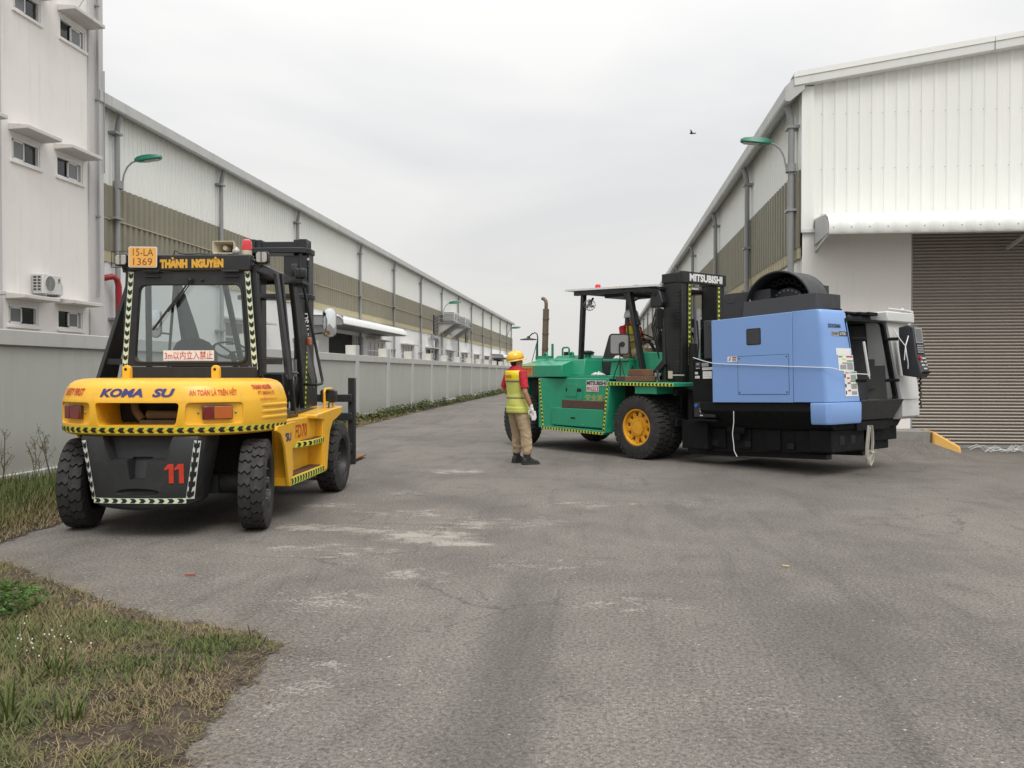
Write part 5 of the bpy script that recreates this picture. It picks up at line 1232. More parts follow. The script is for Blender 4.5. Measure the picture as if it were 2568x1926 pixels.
# ---- counterweight
def oct_ring(z, ins):
    a = 1.2 - ins
    return [(a, -1.78, z), (a, -2.35, z), (a - .12, -2.72, z), (.75 - ins, -3.60 + ins, z), (.45, -3.74 + ins, z), (-.45, -3.74 + ins, z), (-.75 + ins, -3.60 + ins, z), (-a + .12, -2.72, z), (-a, -2.35, z), (-a, -1.78, z)]
mb = MB(); mb.loft([oct_ring(1.345, .0), oct_ring(1.56, .0), oct_ring(1.655, .30)]); cwg = G(mb, 'counterweight', 'green_paint', bevel=.012, ang=25)
mb = MB(); mb.prism([(.62, -3.72), (.62, -3.60), (.45, -3.50), (-.45, -3.50), (-.62, -3.60), (-.62, -3.72), (-.40, -3.78), (.40, -3.78)], 'z', .35, 1.335); G(mb, 'lower_counterweight', 'green_paint', bevel=.02)
mb = MB(); mb.hexa([(-.62, -3.30, 1.62), (.62, -3.30, 1.62), (.62, -1.80, 1.62), (-.62, -1.80, 1.62)], [(-.56, -3.20, 1.70), (.56, -3.20, 1.70), (.56, -1.82, 1.70), (-.56, -1.82, 1.70)]); hdg = G(mb, 'hood', 'green_paint', bevel=.015)
mb = MB(); mb.hexa([(-.50, -2.80, 1.69), (.50, -2.80, 1.69), (.50, -2.1, 1.69), (-.50, -2.1, 1.69)], [(-.46, -2.72, 1.755), (.46, -2.72, 1.755), (.46, -2.2, 1.755), (-.46, -2.2, 1.755)]); G(mb, 'hood_top', 'green_paint', hdg, bevel=.012)
mb = MB(); mb.hexa([(-1.0, -2.3, 1.376), (1.0, -2.3, 1.376), (1.0, -1.42, 1.376), (-1.0, -1.42, 1.376)], [(-.93, -2.3, 1.672), (.93, -2.3, 1.672), (.93, -1.46, 1.66), (-.93, -1.46, 1.66)]); G(mb, 'engine_cover', 'green_paint', bevel=.015)
# chamfer face: orange name plate and tape
P0, P1 = Vector((1.08, -2.72, 0)), Vector((.75, -3.60, 0)); cd = (P1 - P0).normalized(); cnr = Vector((-cd.y, cd.x, 0)); cnr = cnr if cnr.x > 0 else -cnr
def ch(a, z, lift): return P0 + cd * a + cnr * lift + Vector((0, 0, z))
mb = MB(); mb.add([ch(.05, 1.365, .002), ch(.90, 1.365, .002), ch(.90, 1.535, .002), ch(.05, 1.535, .002)], [(0, 1, 2, 3)]); pn = G(mb, 'name_plate', 'sticker_orange', cwg, smooth=False, fix=False)
for (txt, z0, z1, a0, a1, b_) in (('THÀNH NGUYÊN', 1.462, 1.525, .86, .08, .04), ('0868.86.11.78', 1.415, 1.452, .80, .14, .02), ('www.thanhnguyen.com', 1.375, 1.405, .86, .10, .01)):
    G(text_on(txt, lambda u, v: ch(a0 + (a1 - a0) * u, z0 + (z1 - z0) * v, .0035), b_), 'lettering', 'print_red', pn, smooth=False)
tape(cwg, lambda s_, t, h: ch(.92 - s_, 1.548 + t * .02, .002 + h) if False else Vector((ch(.92 - s_, 1.562, 0) - cnr * (.055 + t * -.10 * .5) + Vector((0, 0, .021 + t * -.03 + h)))), .95, .05, pitch=.07, direction=-1)
for (x, y) in ((.42, -2.89), (.42, -2.14), (-.42, -2.89), (-.42, -2.14)):
    pr = [(-.06, 0), (.06, 0)] + [(.045 * math.cos(a), .075 + .045 * math.sin(a)) for a in [math.pi * i / 8 for i in range(9)]]
    mb = MB(); mb.prism(pr, 'x', -.02, .02); lg = G(mb, 'lifting_lug', 'green_paint', bevel=.005); lg.location = (x + .2 * (1 if x > 0 else -1), y, 1.70)
    mb = MB(); mb.lathe([(0, 0), (.02, 0), (.02, .003), (0, .003)], (.022, 0, .075), 'x', 12); G(mb, 'lug_hole', 'dark_hole', lg)
mb = MB(); mb.tube([(.3, -2.76, 1.74), (.3, -2.76, 1.89), (.3, -2.73, 1.915), (.3, -2.60, 1.915), (.3, -2.57, 1.89), (.3, -2.57, 1.74)], .018, 8); G(mb, 'grab_rail', 'green_paint')
mb = MB(); mb.cyl((.3, -2.66, 1.74), (.3, -2.66, 1.83), .045, 12); G(mb, 'filler_cap', 'hose_black')
mb = MB(); mb.cyl((.4, -1.94, 1.66), (.4, -1.94, 1.77), .065, 16); pc = G(mb, 'air_intake', 'green_paint')
mb = MB(); mb.lathe([(0, 1.77), (.10, 1.77), (.13, 1.79), (.13, 1.805), (.08, 1.835), (0, 1.84)], (.4, -1.94, 0), 'z', 20); G(mb, 'intake_cap', 'hose_black', pc)
# exhaust stack
mb = MB(); mb.tube([(.35, -3.24, 1.70), (.35, -3.20, 2.70)], .062, 14); ex = G(mb, 'exhaust_stack', 'exhaust_rust')
mb = MB(); mb.tube([(.35, -3.20, 2.69), (.35, -3.195, 2.80), (.35, -3.21, 2.86), (.35, -3.26, 2.905), (.35, -3.31, 2.915)], .036, 12); G(mb, 'exhaust_tip', 'exhaust_rust', ex, ang=60)
for z in (1.9, 2.2, 2.5):
    mb = MB(); mb.lathe([(.062, -.012), (.07, -.012), (.07, .012), (.062, .012)], (.35, -3.235 + (z - 1.7) * .04, z), 'z', 16, closed=True); G(mb, 'clamp', 'exhaust_rust', ex)
mb = MB(); mb.box(.24, .46, -3.40, -3.10, 1.68, 1.76); mb.box(.42, .45, -3.40, -3.36, 1.7, 2.0); mb.box(.25, .28, -3.12, -3.08, 1.7, 2.0); G(mb, 'exhaust_bracket', 'green_paint', ex)
# gooseneck work lamp
mb = MB(); mb.tube([(.45, -3.36, 1.68), (.45, -3.34, 2.12), (.45, -3.36, 2.20), (.45, -3.42, 2.23), (.45, -3.52, 2.21), (.45, -3.62, 2.15)], .012, 8); mb.tube([(.45, -3.34, 2.1), (.45, -3.56, 1.55)], .007, 6); gl_ = G(mb, 'lamp_stalk', 'hose_black', ang=60)
mb = MB(); mb.lathe([(0, .06), (.03, .05), (.035, .02), (.17, -.005), (.18, -.02), (.0, -.015)], (.45, -3.63, 2.11), 'z', 24); G(mb, 'lamp_shade', 'hose_black', gl_)
# ---- overhead guard
for s in (1, -1):
    mb = MB(); mb.bar((s * .6, -1.93, 1.37), (s * .6, -1.84, 2.88), .07, .095, (1, 0, 0)); G(mb, 'rear_pillar', 'black_paint', bevel=.008)
    mb = MB(); mb.bar((s * .6, -.34, 1.38), (s * .6, -.68, 2.86), .07, .11, (1, 0, 0)); G(mb, 'front_pillar', 'black_paint', bevel=.008)
    mb = MB(); mb.bar((s * .6, -.45, 2.25), (s * .6, -.80, 2.86), .06, .05, (1, 0, 0)); G(mb, 'pillar_brace', 'black_paint')
    mb = MB(); mb.tube([(s * .62, -.58, 1.38), (s * .62, -.60, 1.5), (s * .62, -.70, 2.2), (s * .62, -.71, 2.36)], .018, 8); G(mb, 'grab_rail', 'hose_black', ang=60)
    mb = MB(); mb.hexa([(s * .56, -2.05, 2.86), (s * .66, -2.05, 2.86), (s * .66, .05, 2.80), (s * .56, .05, 2.80)], [(s * .56, -2.05, 2.945), (s * .66, -2.05, 2.945), (s * .66, .05, 2.865), (s * .56, .05, 2.865)]); G(mb, 'roof_beam', 'black_paint', bevel=.006)
for i in range(9):
    y = -1.95 + i * .235; z = 2.90 - (y + 2.05) * .038
    mb = MB(); mb.box(-.56, .56, y, y + .05, z - .02, z + .02); G(mb, 'roof_bar', 'black_paint')
mb = MB(); mb.hexa([(-.70, -2.25, 2.955), (.70, -2.25, 2.955), (.70, .0, 2.872), (-.70, .0, 2.872)], [(-.70, -2.25, 2.990), (.70, -2.25, 2.990), (.70, .0, 2.905), (-.70, .0, 2.905)]); G(mb, 'roof_sheet', 'canopy_white')
rings = []
for i in range(9):
    y = -.80 + i * .11; z = 2.885 + .05 * math.sin(math.pi * min(1, i / 5.5)) - (.04 * max(0, i - 5) / 3)
    rings.append([(-.66, y, z), (.66, y, z), (.66, y, z - .03), (-.66, y, z - .03)])
mb = MB(); mb.loft(rings); G(mb, 'roof_cover', 'hose_black', ang=50)
mb = MB(); mb.box(-.3, .4, -1.5, -1.0, 2.79, 2.86); G(mb, 'roof_console', 'black_paint', bevel=.01)
mb = MB(); mb.tube([(.3, -1.1, 2.80), (.3, -1.0, 2.72), (.3, -.85, 2.70), (.3, -.7, 2.75)], .012, 6); G(mb, 'roof_cable', 'hose_black', ang=60)
mb = MB(); mb.lathe([(0, 0), (.06, 0), (.06, .02), (0, .02)], (0, 0, 0), 'z', 18); bg_ = G(mb, 'beacon', 'hose_black'); bg_.location = (.45, -1.62, 2.945)
mb = MB(); mb.lathe([(.052, .02), (.05, .08), (.04, .105), (0, .115)], (0, 0, 0), 'z', 18); G(mb, 'beacon_dome', 'beacon_red', bg_)
mb = MB(); mb.box(-.16, .16, -.07, .07, 0, .07); hs = G(mb, 'horn_speaker', 'horn_cream', bevel=.012); hs.location = (.25, -1.42, 2.94); hs.rotation_euler = (0, 0, R(90))
mb = MB(); mb.cyl((.16, 0, .035), (.20, 0, .035), .03, 10); G(mb, 'horn_driver', 'bolt_steel', hs)
# cooling fan on the rear pillar
mb = MB(); mb.lathe([(.105, -.02), (.11, 0), (.105, .02), (.10, 0)], (0, 0, 0), 'y', 24, closed=True)
for k in range(12):
    a = 2 * math.pi * k / 12; mb.tube([(.02 * math.cos(a), .03, .02 * math.sin(a)), (.105 * math.cos(a), 0, .105 * math.sin(a))], .003, 4)
fn = G(mb, 'fan_cage', 'bolt_steel', kind='stuff'); fn.location = (.62, -1.66, 2.665); fn.rotation_euler = (R(-28), 0, R(-50))
mb = MB(); mb.cyl((0, -.03, 0), (0, -.13, 0), .04, 12); mb.tube([(0, -.12, 0), (-.05, -.2, .05)], .02, 8); G(mb, 'fan_motor', 'hose_black', fn)
for k in range(3):
    mb = MB(); mb.obox((0, 0, .05), (.05, .004, .08), (0, R(25), 0)); fb = G(mb, 'fan_blade', 'lamp_glass', fn); fb.rotation_euler = (0, R(120 * k), 0)
# seat, armrest, cowl, steering
mb = MB(); mb.box(-.28, .38, -1.42, -.92, 1.40, 1.68); sg = G(mb, 'seat', 'seat_black', bevel=.04)
mb = MB(); mb.hexa([(-.26, -1.52, 1.62), (.36, -1.52, 1.62), (.36, -1.36, 1.62), (-.26, -1.36, 1.62)], [(-.24, -1.46, 2.12), (.34, -1.46, 2.12), (.34, -1.36, 2.12), (-.24, -1.36, 2.12)]); G(mb, 'backrest', 'seat_black', sg, bevel=.03)
mb = MB(); mb.hexa([(.40, -1.55, 1.38), (.52, -1.55, 1.38), (.52, -1.12, 1.38), (.40, -1.12, 1.38)], [(.42, -1.30, 2.08), (.50, -1.30, 2.08), (.50, -1.05, 2.08), (.42, -1.05, 2.08)]); G(mb, 'seat_side', 'seat_black', sg, bevel=.02)
mb = MB(); mb.prism([(-1.06, 1.37), (-.62, 1.37), (-.58, 1.62), (-1.02, 1.62)], 'x', .50, .70); mb.box(.48, .74, -1.20, -.58, 1.625, 1.665); G(mb, 'side_console', 'green_paint', bevel=.006)
mb = MB(); mb.prism([(-.62, 1.38), (.05, 1.38), (.08, 1.76), (-.50, 1.79), (-.60, 1.70)], 'x', -.58, .55); G(mb, 'cowl', 'green_paint', bevel=.015)
mb = MB(); mb.lathe([(.18, -.012), (.195, 0), (.18, .012), (.165, 0)], (0, 0, 0), 'z', 24, closed=True); mb.tube([(0, 0, -.02), (.18, 0, 0)], .01, 6); mb.tube([(0, 0, -.02), (-.18, 0, 0)], .01, 6); stg = G(mb, 'steering_wheel', 'hose_black'); stg.location = (.08, -.72, 2.02); stg.rotation_euler = (R(-32), 0, 0)
mb = MB(); mb.cyl((.08, -.70, 2.0), (.08, -.50, 1.75), .03, 10); G(mb, 'steering_column', 'hose_black', None or gf)
# windscreen with a curved upper edge
pr = [(-.52, 1.80)] + [(.52, 1.80)] + [(.52 * math.cos(R(a)), 1.98 + .24 * math.sin(R(a))) for a in range(0, 181, 12)]
inn = [(p[0] * .93, 2.0 + (p[1] - 2.0) * .90) for p in pr]
mb = ring_plate(pr, inn, -.02, .03); wsf = G(mb, 'windscreen_frame', 'black_paint', ang=40); wsf.location = (0, -.12, 0)
mb = MB(); mb.prism(inn, 'y', .002, .006); G(mb, 'pane', 'cab_glass', wsf, smooth=False)
mb = MB(); mb.prism(round_rect(-.12, .12, -.17, .17, .03), 'y', -.02, .02); ms = G(mb, 'side_mirror', 'hose_black', bevel=.01); ms.location = (.80, .18, 2.32); ms.rotation_euler = (0, 0, R(15))
mb = MB(); mb.tube([(0, .02, 0), (-.1, .0, .05), (-.2, -.1, .1)], .012, 6); G(mb, 'mirror_arm', 'hose_black', ms)
mb = MB(); mb.prism([(-.15, 2.52), (.10, 2.52), (.13, 2.60), (.05, 2.82), (-.10, 2.82), (-.16, 2.62)], 'x', .50, .66); fl = G(mb, 'front_lamp', 'black_paint', bevel=.02)
mb = MB(); mb.lathe([(0, 0), (.04, 0), (.045, .01), (0, .012)], (.66, -.05, 2.75), 'x', 14); G(mb, 'lamp_socket', 'dark_hole', fl)
# mirror on rod tripod standing on the fender
mb = MB(); mb.prism(round_rect(-.155, .155, -.165, .165, .04), 'y', -.012, .012); ms2 = G(mb, 'rear_mirror', 'mirror_back', bevel=.008, label='grey rectangular mirror seen from its back on a rod tripod'); ms2.location = (1.06, -.475, 1.905); ms2.rotation_euler = (0, 0, R(140))
mb = ring_plate(round_rect(-.168, .168, -.178, .178, .045), round_rect(-.15, .15, -.16, .16, .04), -.016, .016); G(mb, 'mirror_rim', 'hose_black', ms2)
mb = MB(); mb.lathe([(0, -.03), (.035, -.03), (.045, -.012), (0, -.012)], (.05, 0, .0), 'y', 12); G(mb, 'mirror_boss', 'hose_black', ms2)
mb = MB(); mb.tube([(1.08, -.45, 1.92), (1.08, -.43, 1.28)], .010, 6); mb.tube([(1.08, -.44, 1.66), (1.08, -.62, 1.28)], .008, 6); mb.tube([(1.08, -.44, 1.66), (1.08, -.32, 1.32)], .008, 6); G(mb, 'mirror_stand', 'hose_black')
mb = MB(); mb.lathe([(0, 0), (.05, 0), (.055, .05), (0, .07)], (.82, .16, 1.36), 'z', 16); mb.cyl((.82, .16, 1.26), (.82, .16, 1.37), .015, 8); hl2 = G(mb, 'headlight', 'lens_clear')
mb = MB(); mb.tube([(.72, .05, 1.27), (.72, .06, 1.42), (.78, .1, 1.46), (.86, .2, 1.44), (.88, .26, 1.27)], .02, 8); G(mb, 'lamp_guard', 'hose_black', ang=60)
# ---- mast
for s in (1, -1):
    mb = MB(); mb.prism([(.22, .36), (.46, .36), (.46, 2.915), (.08, 2.915), (.08, 2.3)], 'x', s * .44, s * .555); mr_ = G(mb, 'mast_rail', 'mast_black', bevel=.008)
    mb = MB(); mb.prism([(.02, 2.92), (.47, 2.92), (.47, 3.085), (.02, 3.075)], 'x', s * .42, s * .56); G(mb, 'rail_head', 'mast_black', mr_, bevel=.008)
    mb = MB(); mb.box(s * .33, s * .43, .20, .47, .30, 2.90); G(mb, 'inner_rail', 'mast_black', mr_)
    mb = MB(); mb.cyl((s * .50, .05, .5), (s * .50, .05, 2.2), .055, 14); mb.cyl((s * .50, .05, 2.2), (s * .50, .05, 2.95), .032, 12); G(mb, 'lift_cylinder', 'black_iron', mr_)
    mb = MB()
    for i in range(40): mb.box(s * .558, s * .575, .34, .42, .60 + i * .055, .635 + i * .055)
    G(mb, 'chain', 'black_iron', mr_, kind='stuff')
    mb = MB(); mb.hexa([(s * .44, .0, .40), (s * .57, .0, .40), (s * .57, .25, .36), (s * .44, .25, .36)], [(s * .44, .0, .58), (s * .57, .0, .58), (s * .57, .25, .58), (s * .44, .25, .58)]); G(mb, 'mast_foot', 'mast_black', mr_, bevel=.01)
    mb = MB(); mb.bar((s * .62, -.5, 1.0), (s * .56, .1, 1.6), .09, .09); G(mb, 'tilt_cylinder', 'black_iron', mr_)
for k in range(5):
    mb = MB(); mb.tube([(.30 + .06 * k, .05, 2.6 - .06 * k), (.36 + .05 * k, -.12, 2.45), (.40 + .05 * k, -.16, 2.2), (.42 + .04 * k, -.06, 1.8), (.44, .02, 1.3)], .013, 6); G(mb, 'hydraulic_hose', 'hose_black', ang=60)
mb = MB(); mb.box(-.57, .57, .40, .485, 2.905, 3.095); xb_ = G(mb, 'top_cross_beam', 'mast_black', bevel=.008)
G(text_on('MITSUBISHI', plane_map((.40, .4875, 2.937), (-.86, 0, 0), (0, 0, .128)), .05), 'lettering', 'print_white', xb_, smooth=False)
for z in (2.20, 1.30, .45):
    mb = MB(); mb.box(-.45, .45, .10, .22, z, z + .14); G(mb, 'cross_member', 'mast_black', bevel=.006)
line_tape(gf, (.385, .4725, 2.88), (.385, .4725, 1.55), (0, 1, 0), .05, pitch=.075, direction=1, base=MATS['tape_lime'] if 'tape_lime' in MATS else None)
line_tape(gf, (-.385, .4725, 2.88), (-.385, .4725, 2.0), (0, 1, 0), .05, pitch=.075, direction=1)
mb = MB(); mb.cyl((.0, .32, .5), (.0, .32, 2.5), .055, 14); G(mb, 'centre_cylinder', 'steel_galv')
mb = MB(); mb.tube([(.1, .40, 2.3), (.08, .42, 1.9), (.1, .40, 1.6)], .014, 6); G(mb, 'hydraulic_hose', 'hose_black')
for z in (.55, 1.05):
    mb = MB(); mb.box(-.85, .85, .52, .60, z, z + .13); G(mb, 'carriage_bar', 'mast_black', bevel=.008)
for s in (1, -1):
    mb = MB(); mb.box(s * .38, s * .58, .60, .68, .10, 1.15); mb.hexa([(s * .38, .60, .10), (s * .58, .60, .10), (s * .55, 3.05, .20), (s * .41, 3.05, .20)], [(s * .38, .60, .195), (s * .58, .60, .195), (s * .55, 3.05, .27), (s * .41, 3.05, .27)]); G(mb, 'fork', 'black_iron', bevel=.006)
    mb = MB(); mb.box(s * .34, s * .43, .50, .60, .5, 1.9); G(mb, 'backrest_upright', 'mast_black')
mb = MB(); mb.cyl((1.02, .62, 1.38), (.70, .62, 1.38), .012, 6); mb.box(1.02, 1.06, .60, .66, 1.33, 1.45); G(mb, 'side_reflector', 'horn_cream')

# loose timber and rags carried on the truck
def at_g(x, y, z):
    f = Vector((-math.sin(GA), math.cos(GA), 0)); r_ = Vector((math.cos(GA), math.sin(GA), 0)); return Vector(GO) + r_ * x + f * y + Vector((0, 0, z))
def timber(x, y, z, sx, sy, sz, m, label, rz=0.0):
    mb = MB(); mb.box(-sx / 2, sx / 2, -sy / 2, sy / 2, 0, sz); o = build(mb, 'timber_block', MATS[m], bevel=.008)
    o.location = at_g(x, y, z); o.rotation_euler = (0, 0, GA + rz); return tag(o, label, 'timber', 'timber blocks carried on the green forklift')
timber(.98, -.40, 1.2765, .25, .23, .085, 'wood_dark', 'short dark timber block on the fender beside the mirror tripod')
timber(.98, -.06, 1.2765, .30, .44, .085, 'wood_brown', 'wide reddish timber block on the green fender under another block', R(4))
timber(.97, -.07, 1.363, .22, .38, .115, 'wood_brown', 'reddish timber block lying on top of another block on the fender', R(-6))
timber(1.12, -1.26, .787, .09, 1.12, .145, 'wood_dark', 'long brown timber plank lying along the green tool box', 0)
def rag(x, y, z, w_, h_, label, seed):
    rr = random.Random(seed); mb = MB(); n = 9
    V = [(w_ * (i / (n - 1) - .5) + rr.uniform(-.01, .01), w_ * (j / (n - 1) - .5) + rr.uniform(-.01, .01), h_ * rr.random() * (1 - (2 * i / (n - 1) - 1)**2) * (1 - (2 * j / (n - 1) - 1)**2) + .004 + .012 * ((i + j) % 2)) for j in range(n) for i in range(n)]
    mb.v = V; mb.f = [(j * n + i, j * n + i + 1, (j + 1) * n + i + 1, (j + 1) * n + i) for j in range(n - 1) for i in range(n - 1)]
    o = build(mb, 'rag', MATS['rag_white'], ang=180, fix=False); o.location = at_g(x, y, z); tag(o, label, 'rag')
    sf = o.modifiers.new('thick', 'SOLIDIFY'); sf.thickness = .006
rag(.80, -1.25, 1.378, .24, .07, 'crumpled pale rag on the green deck by the rear pillar', 3)
rag(.60, -.95, 1.668, .18, .07, 'crumpled white cloth on the green side console', 5)

# ================================================================== machine tool on the forks
mat('cnc_blue', (.205, .355, .68), .42, var=.04, vscale=1.2, grime=.12, gcol=(.14, .25, .50), gscale=4, chips=.25, ccol=(.12, .16, .25), coat=.1, bump=.015, bscale=25)
mat('cnc_dark', (.033, .035, .040), .5, var=.1, vscale=2, grime=.15, gcol=(.06, .06, .06), gscale=4, bump=.03)
mat('cnc_black', (.009, .0095, .0105), .75, spec=.2, var=.2, grime=.15, gcol=(.022, .021, .02), gscale=5)
mat('cnc_white', (.60, .605, .59), .45, var=.04, grime=.10, gcol=(.35, .35, .33), gscale=4)
mat('cnc_inside', (.15, .155, .15), .35, var=.2, grime=.3, gcol=(.02, .02, .02), gscale=6)
mat('paper', (.74, .74, .72), .7, var=.03)
mat('print_green', (.05, .30, .12), .5)
mat('print_grey', (.30, .30, .30), .6, var=.3, vscale=60)
mat('print_orange', (.70, .16, .03), .5)
mat('button_blue', (.03, .14, .5), .35)
mat('screen_grey', (.10, .11, .115), .15, var=.1)
mat('badge_grey', (.32, .33, .33), .35)
mat('rope_white', (.70, .71, .72), .8, var=.05)
mat('sling_grey', (.44, .42, .36), .9, var=.15, vscale=12, bump=.2, bscale=80)
CB = (0, 2.3, .205)
cn_ = empty('machine_tool', at_g(0, 2.3, .217), GA, 'large blue and black machining centre raised on the forks with its front open', 'machine tool')
cn_.rotation_euler = (R(1.5), 0, GA)
def C(mb, name, m, parent=cn_, **k):
    mb.v = [(p[0] - CB[0], p[1] - CB[1], p[2] - CB[2]) for p in mb.v]
    return build(mb, name, MATS[m] if isinstance(m, str) else m, parent, **k)
# ---- base casting
mb = MB(); mb.hexa([(-.80, 1.15, .205), (.80, 1.15, .205), (.80, 3.25, .272), (-.80, 3.25, .272)], [(-.80, 1.15, .64), (.80, 1.15, .64), (.80, 3.25, .64), (-.80, 3.25, .64)]); bs = C(mb, 'base_casting', 'cnc_black', bevel=.015)
for (y0, y1) in ((1.2, 1.55), (1.75, 2.0), (2.25, 2.5), (2.75, 3.0)):
    mb = MB(); mb.box(.80, .83, y0, y1, .285, .58); C(mb, 'base_rib', 'cnc_black', bs, bevel=.008)
for y in (1.30, 1.90, 2.62):
    mb = MB(); mb.box(.831, .834, y, y + .10, .32, .40); C(mb, 'lifting_pocket', 'dark_hole', bs)
mb = MB(); mb.box(.06, .90, 3.0, 3.34, .30, .60); fb_ = C(mb, 'front_foot', 'cnc_black', bs, bevel=.012)
for x in (.30, .58):
    mb = MB(); mb.prism(round_rect(x, x + .12, .40, .52, .02), 'y', 3.341, 3.345); C(mb, 'foot_pocket', 'dark_hole', fb_)
mb = MB(); mb.box(-.95, -.10, 3.0, 3.30, .40, .68); C(mb, 'front_foot', 'cnc_black', bs, bevel=.012)
mb = MB(); mb.cyl((.87, 1.65, .57), (.87, 1.95, .56), .06, 14); mb.box(.83, .90, 1.72, 1.86, .42, .52); C(mb, 'coolant_pump', 'cnc_black', bs)
# ---- lower enclosure tapering inwards
mb = MB(); mb.prism([(-1.10, .985), (1.12, .985), (1.12, .86), (.86, .60), (-.86, .60), (-1.10, .80)], 'y', 1.30, 3.36); C(mb, 'lower_enclosure', 'cnc_black', bevel=.01)
# ---- blue side panels
mb = MB(); mb.hexa([(1.09, 1.57, .985), (1.15, 1.57, .985), (1.15, 2.93, .985), (1.09, 2.93, .985)], [(1.09, 1.57, 2.207), (1.15, 1.57, 2.207), (1.15, 2.93, 2.228), (1.09, 2.93, 2.228)]); p1_ = C(mb, 'side_panel', 'cnc_blue', bevel=.006)
mb = MB()
def ringf(z, yf):   # plan outline of the front corner cover at height z
    xe = .42 + .20 * (z - .985) / 1.24
    return [(1.09, 2.936, z), (1.15, 2.936, z), (1.15, yf - .11, z), (1.143, yf - .075, z), (1.12, yf - .045, z), (1.08, yf - .03, z), (xe, yf, z), (xe, yf - .10, z), (1.04, yf - .14, z)]
mb.loft([ringf(.988, 3.49), ringf(1.3, 3.469), ringf(2.0, 3.423), ringf(2.19, 3.41), ringf(2.232, 3.38)]); p2_ = C(mb, 'front_corner_cover', 'cnc_blue', bevel=.006, ang=40)
def front_y(z): return 3.49 - (z - .988) / (2.19 - .988) * .08
mb = MB(); mb.hexa([(1.10, 3.30, .70), (1.17, 3.34, .70), (.42, 3.52, .685), (.42, 3.36, .685)], [(1.10, 3.30, .98), (1.19, 3.32, .98), (.42, 3.55, .98), (.42, 3.36, .98)])
mb = MB(); mb.loft([[(1.10, 3.20, z), (1.165 + o, 3.20, z), (1.165 + o, 3.42, z), (1.12, 3.475 + o, z), (.42, 3.505 + o, z), (.42, 3.38, z)] for z, o in ((.69, -.015), (.72, .0), (.95, .008), (.982, .0))]); C(mb, 'lower_corner_cover', 'cnc_blue', bevel=.006, ang=40)
mb = MB(); mb.prism(round_rect(2.20, 2.42, 1.817, 2.032, .018), 'x', 1.151, 1.155); C(mb, 'side_window', 'window_dark', p1_, smooth=False)
mb = MB(); mb.prism(round_rect(2.19, 2.43, 1.807, 2.042, .022), 'x', 1.1505, 1.153); C(mb, 'window_seal', 'cnc_black', p1_, smooth=False)
mb = MB(); mb.box(1.1502, 1.1512, 2.028, 2.874, 1.096, 1.654); C(mb, 'hatch_gap', 'cnc_black', p1_, smooth=False)
mb = MB(); mb.box(1.1503, 1.1535, 2.034, 2.868, 1.102, 1.648); ht = C(mb, 'hatch', 'cnc_blue', p1_, bevel=.002)
for (y, z) in ((2.06, 1.62), (2.84, 1.62), (2.06, 1.13), (2.84, 1.13)):
    mb = MB(); mb.lathe([(0, 0), (.010, 0), (.010, .004), (0, .004)], (1.1535, y, z), 'x', 10); C(mb, 'screw', 'cnc_black', ht)
mb = MB(); mb.box(1.1505, 1.1525, 1.852, 2.022, 1.578, 1.655); ws = C(mb, 'caution_sticker', 'paper', p1_, smooth=False)
mb = MB(); mb.box(1.1526, 1.1535, 1.94, 2.015, 1.632, 1.65); C(mb, 'caution_band', 'print_red', ws, smooth=False)
mb = MB(); mb.box(1.1526, 1.1535, 1.94, 2.01, 1.588, 1.625); C(mb, 'caution_text', 'print_grey', ws, smooth=False)
mb = MB(); mb.add([(1.1532, 1.87, 1.592), (1.1532, 1.895, 1.60), (1.1532, 1.918, 1.645), (1.1532, 1.905, 1.645), (1.1532, 1.885, 1.615)], [(0, 1, 2, 3, 4)]); C(mb, 'caution_figure', 'tape_black', ws, smooth=False)
# name and badge on the front corner
def fpt(x, z, lift):
    xe = .42 + .20 * (z - .985) / 1.24; t = (x - xe) / (1.08 - xe); return Vector((x, front_y(z) - .03 * t + lift, z))
C(text_on('DOOSAN', lambda u, v: fpt(1.03 - .27 * u, 1.985 + .055 * v, .006), .03), 'lettering', 'tape_black', p2_, smooth=False)
mb = MB(); mb.add([fpt(.97, 1.875, .004), fpt(.80, 1.875, .004), fpt(.80, 1.94, .004), fpt(.97, 1.94, .004)], [(0, 1, 2, 3)]); C(mb, 'badge', 'badge_grey', p2_, smooth=False)
mb = MB(); mb.add([fpt(.799, 1.875, .004), fpt(.62, 1.875, .004), fpt(.62, 1.94, .004), fpt(.799, 1.94, .004)], [(0, 1, 2, 3)]); C(mb, 'badge', 'cnc_dark', p2_, smooth=False)
C(text_on('DNM', lambda u, v: fpt(.955 - .135 * u, 1.888 + .04 * v, .0065), .0), 'lettering', 'tape_black', p2_, smooth=False)
C(text_on('6700', lambda u, v: fpt(.785 - .13 * u, 1.888 + .04 * v, .0065), .0), 'lettering', 'print_white', p2_, smooth=False)
def paper(x0, x1, z0, z1, rows):
    mb = MB(); mb.add([fpt(x0, z0, .005), fpt(x1, z0, .005), fpt(x1, z1, .005), fpt(x0, z1, .005)], [(0, 1, 2, 3)]); pp = C(mb, 'notice_sheet', 'paper', p2_, smooth=False)
    for (fx0, fx1, fz0, fz1, m) in rows:
        def q(u, v): return fpt(x0 + (x1 - x0) * u, z0 + (z1 - z0) * v, .0068)
        mb = MB(); mb.add([q(fx0, fz0), q(fx1, fz0), q(fx1, fz1), q(fx0, fz1)], [(0, 1, 2, 3)]); C(mb, 'notice_print', m, pp, smooth=False)
paper(.90, .56, 1.62, 1.712, [])
paper(.87, .52, 1.40, 1.618, [(.02, .30, .86, .94, 'print_green'), (.55, .98, .86, .95, 'print_red'), (.25, .52, .70, .80, 'tape_yellow'), (.56, .98, .60, .68, 'print_green'), (.25, .9, .45, .55, 'print_grey'), (.1, .5, .12, .4, 'print_grey'), (.56, .95, .1, .5, 'print_grey')])
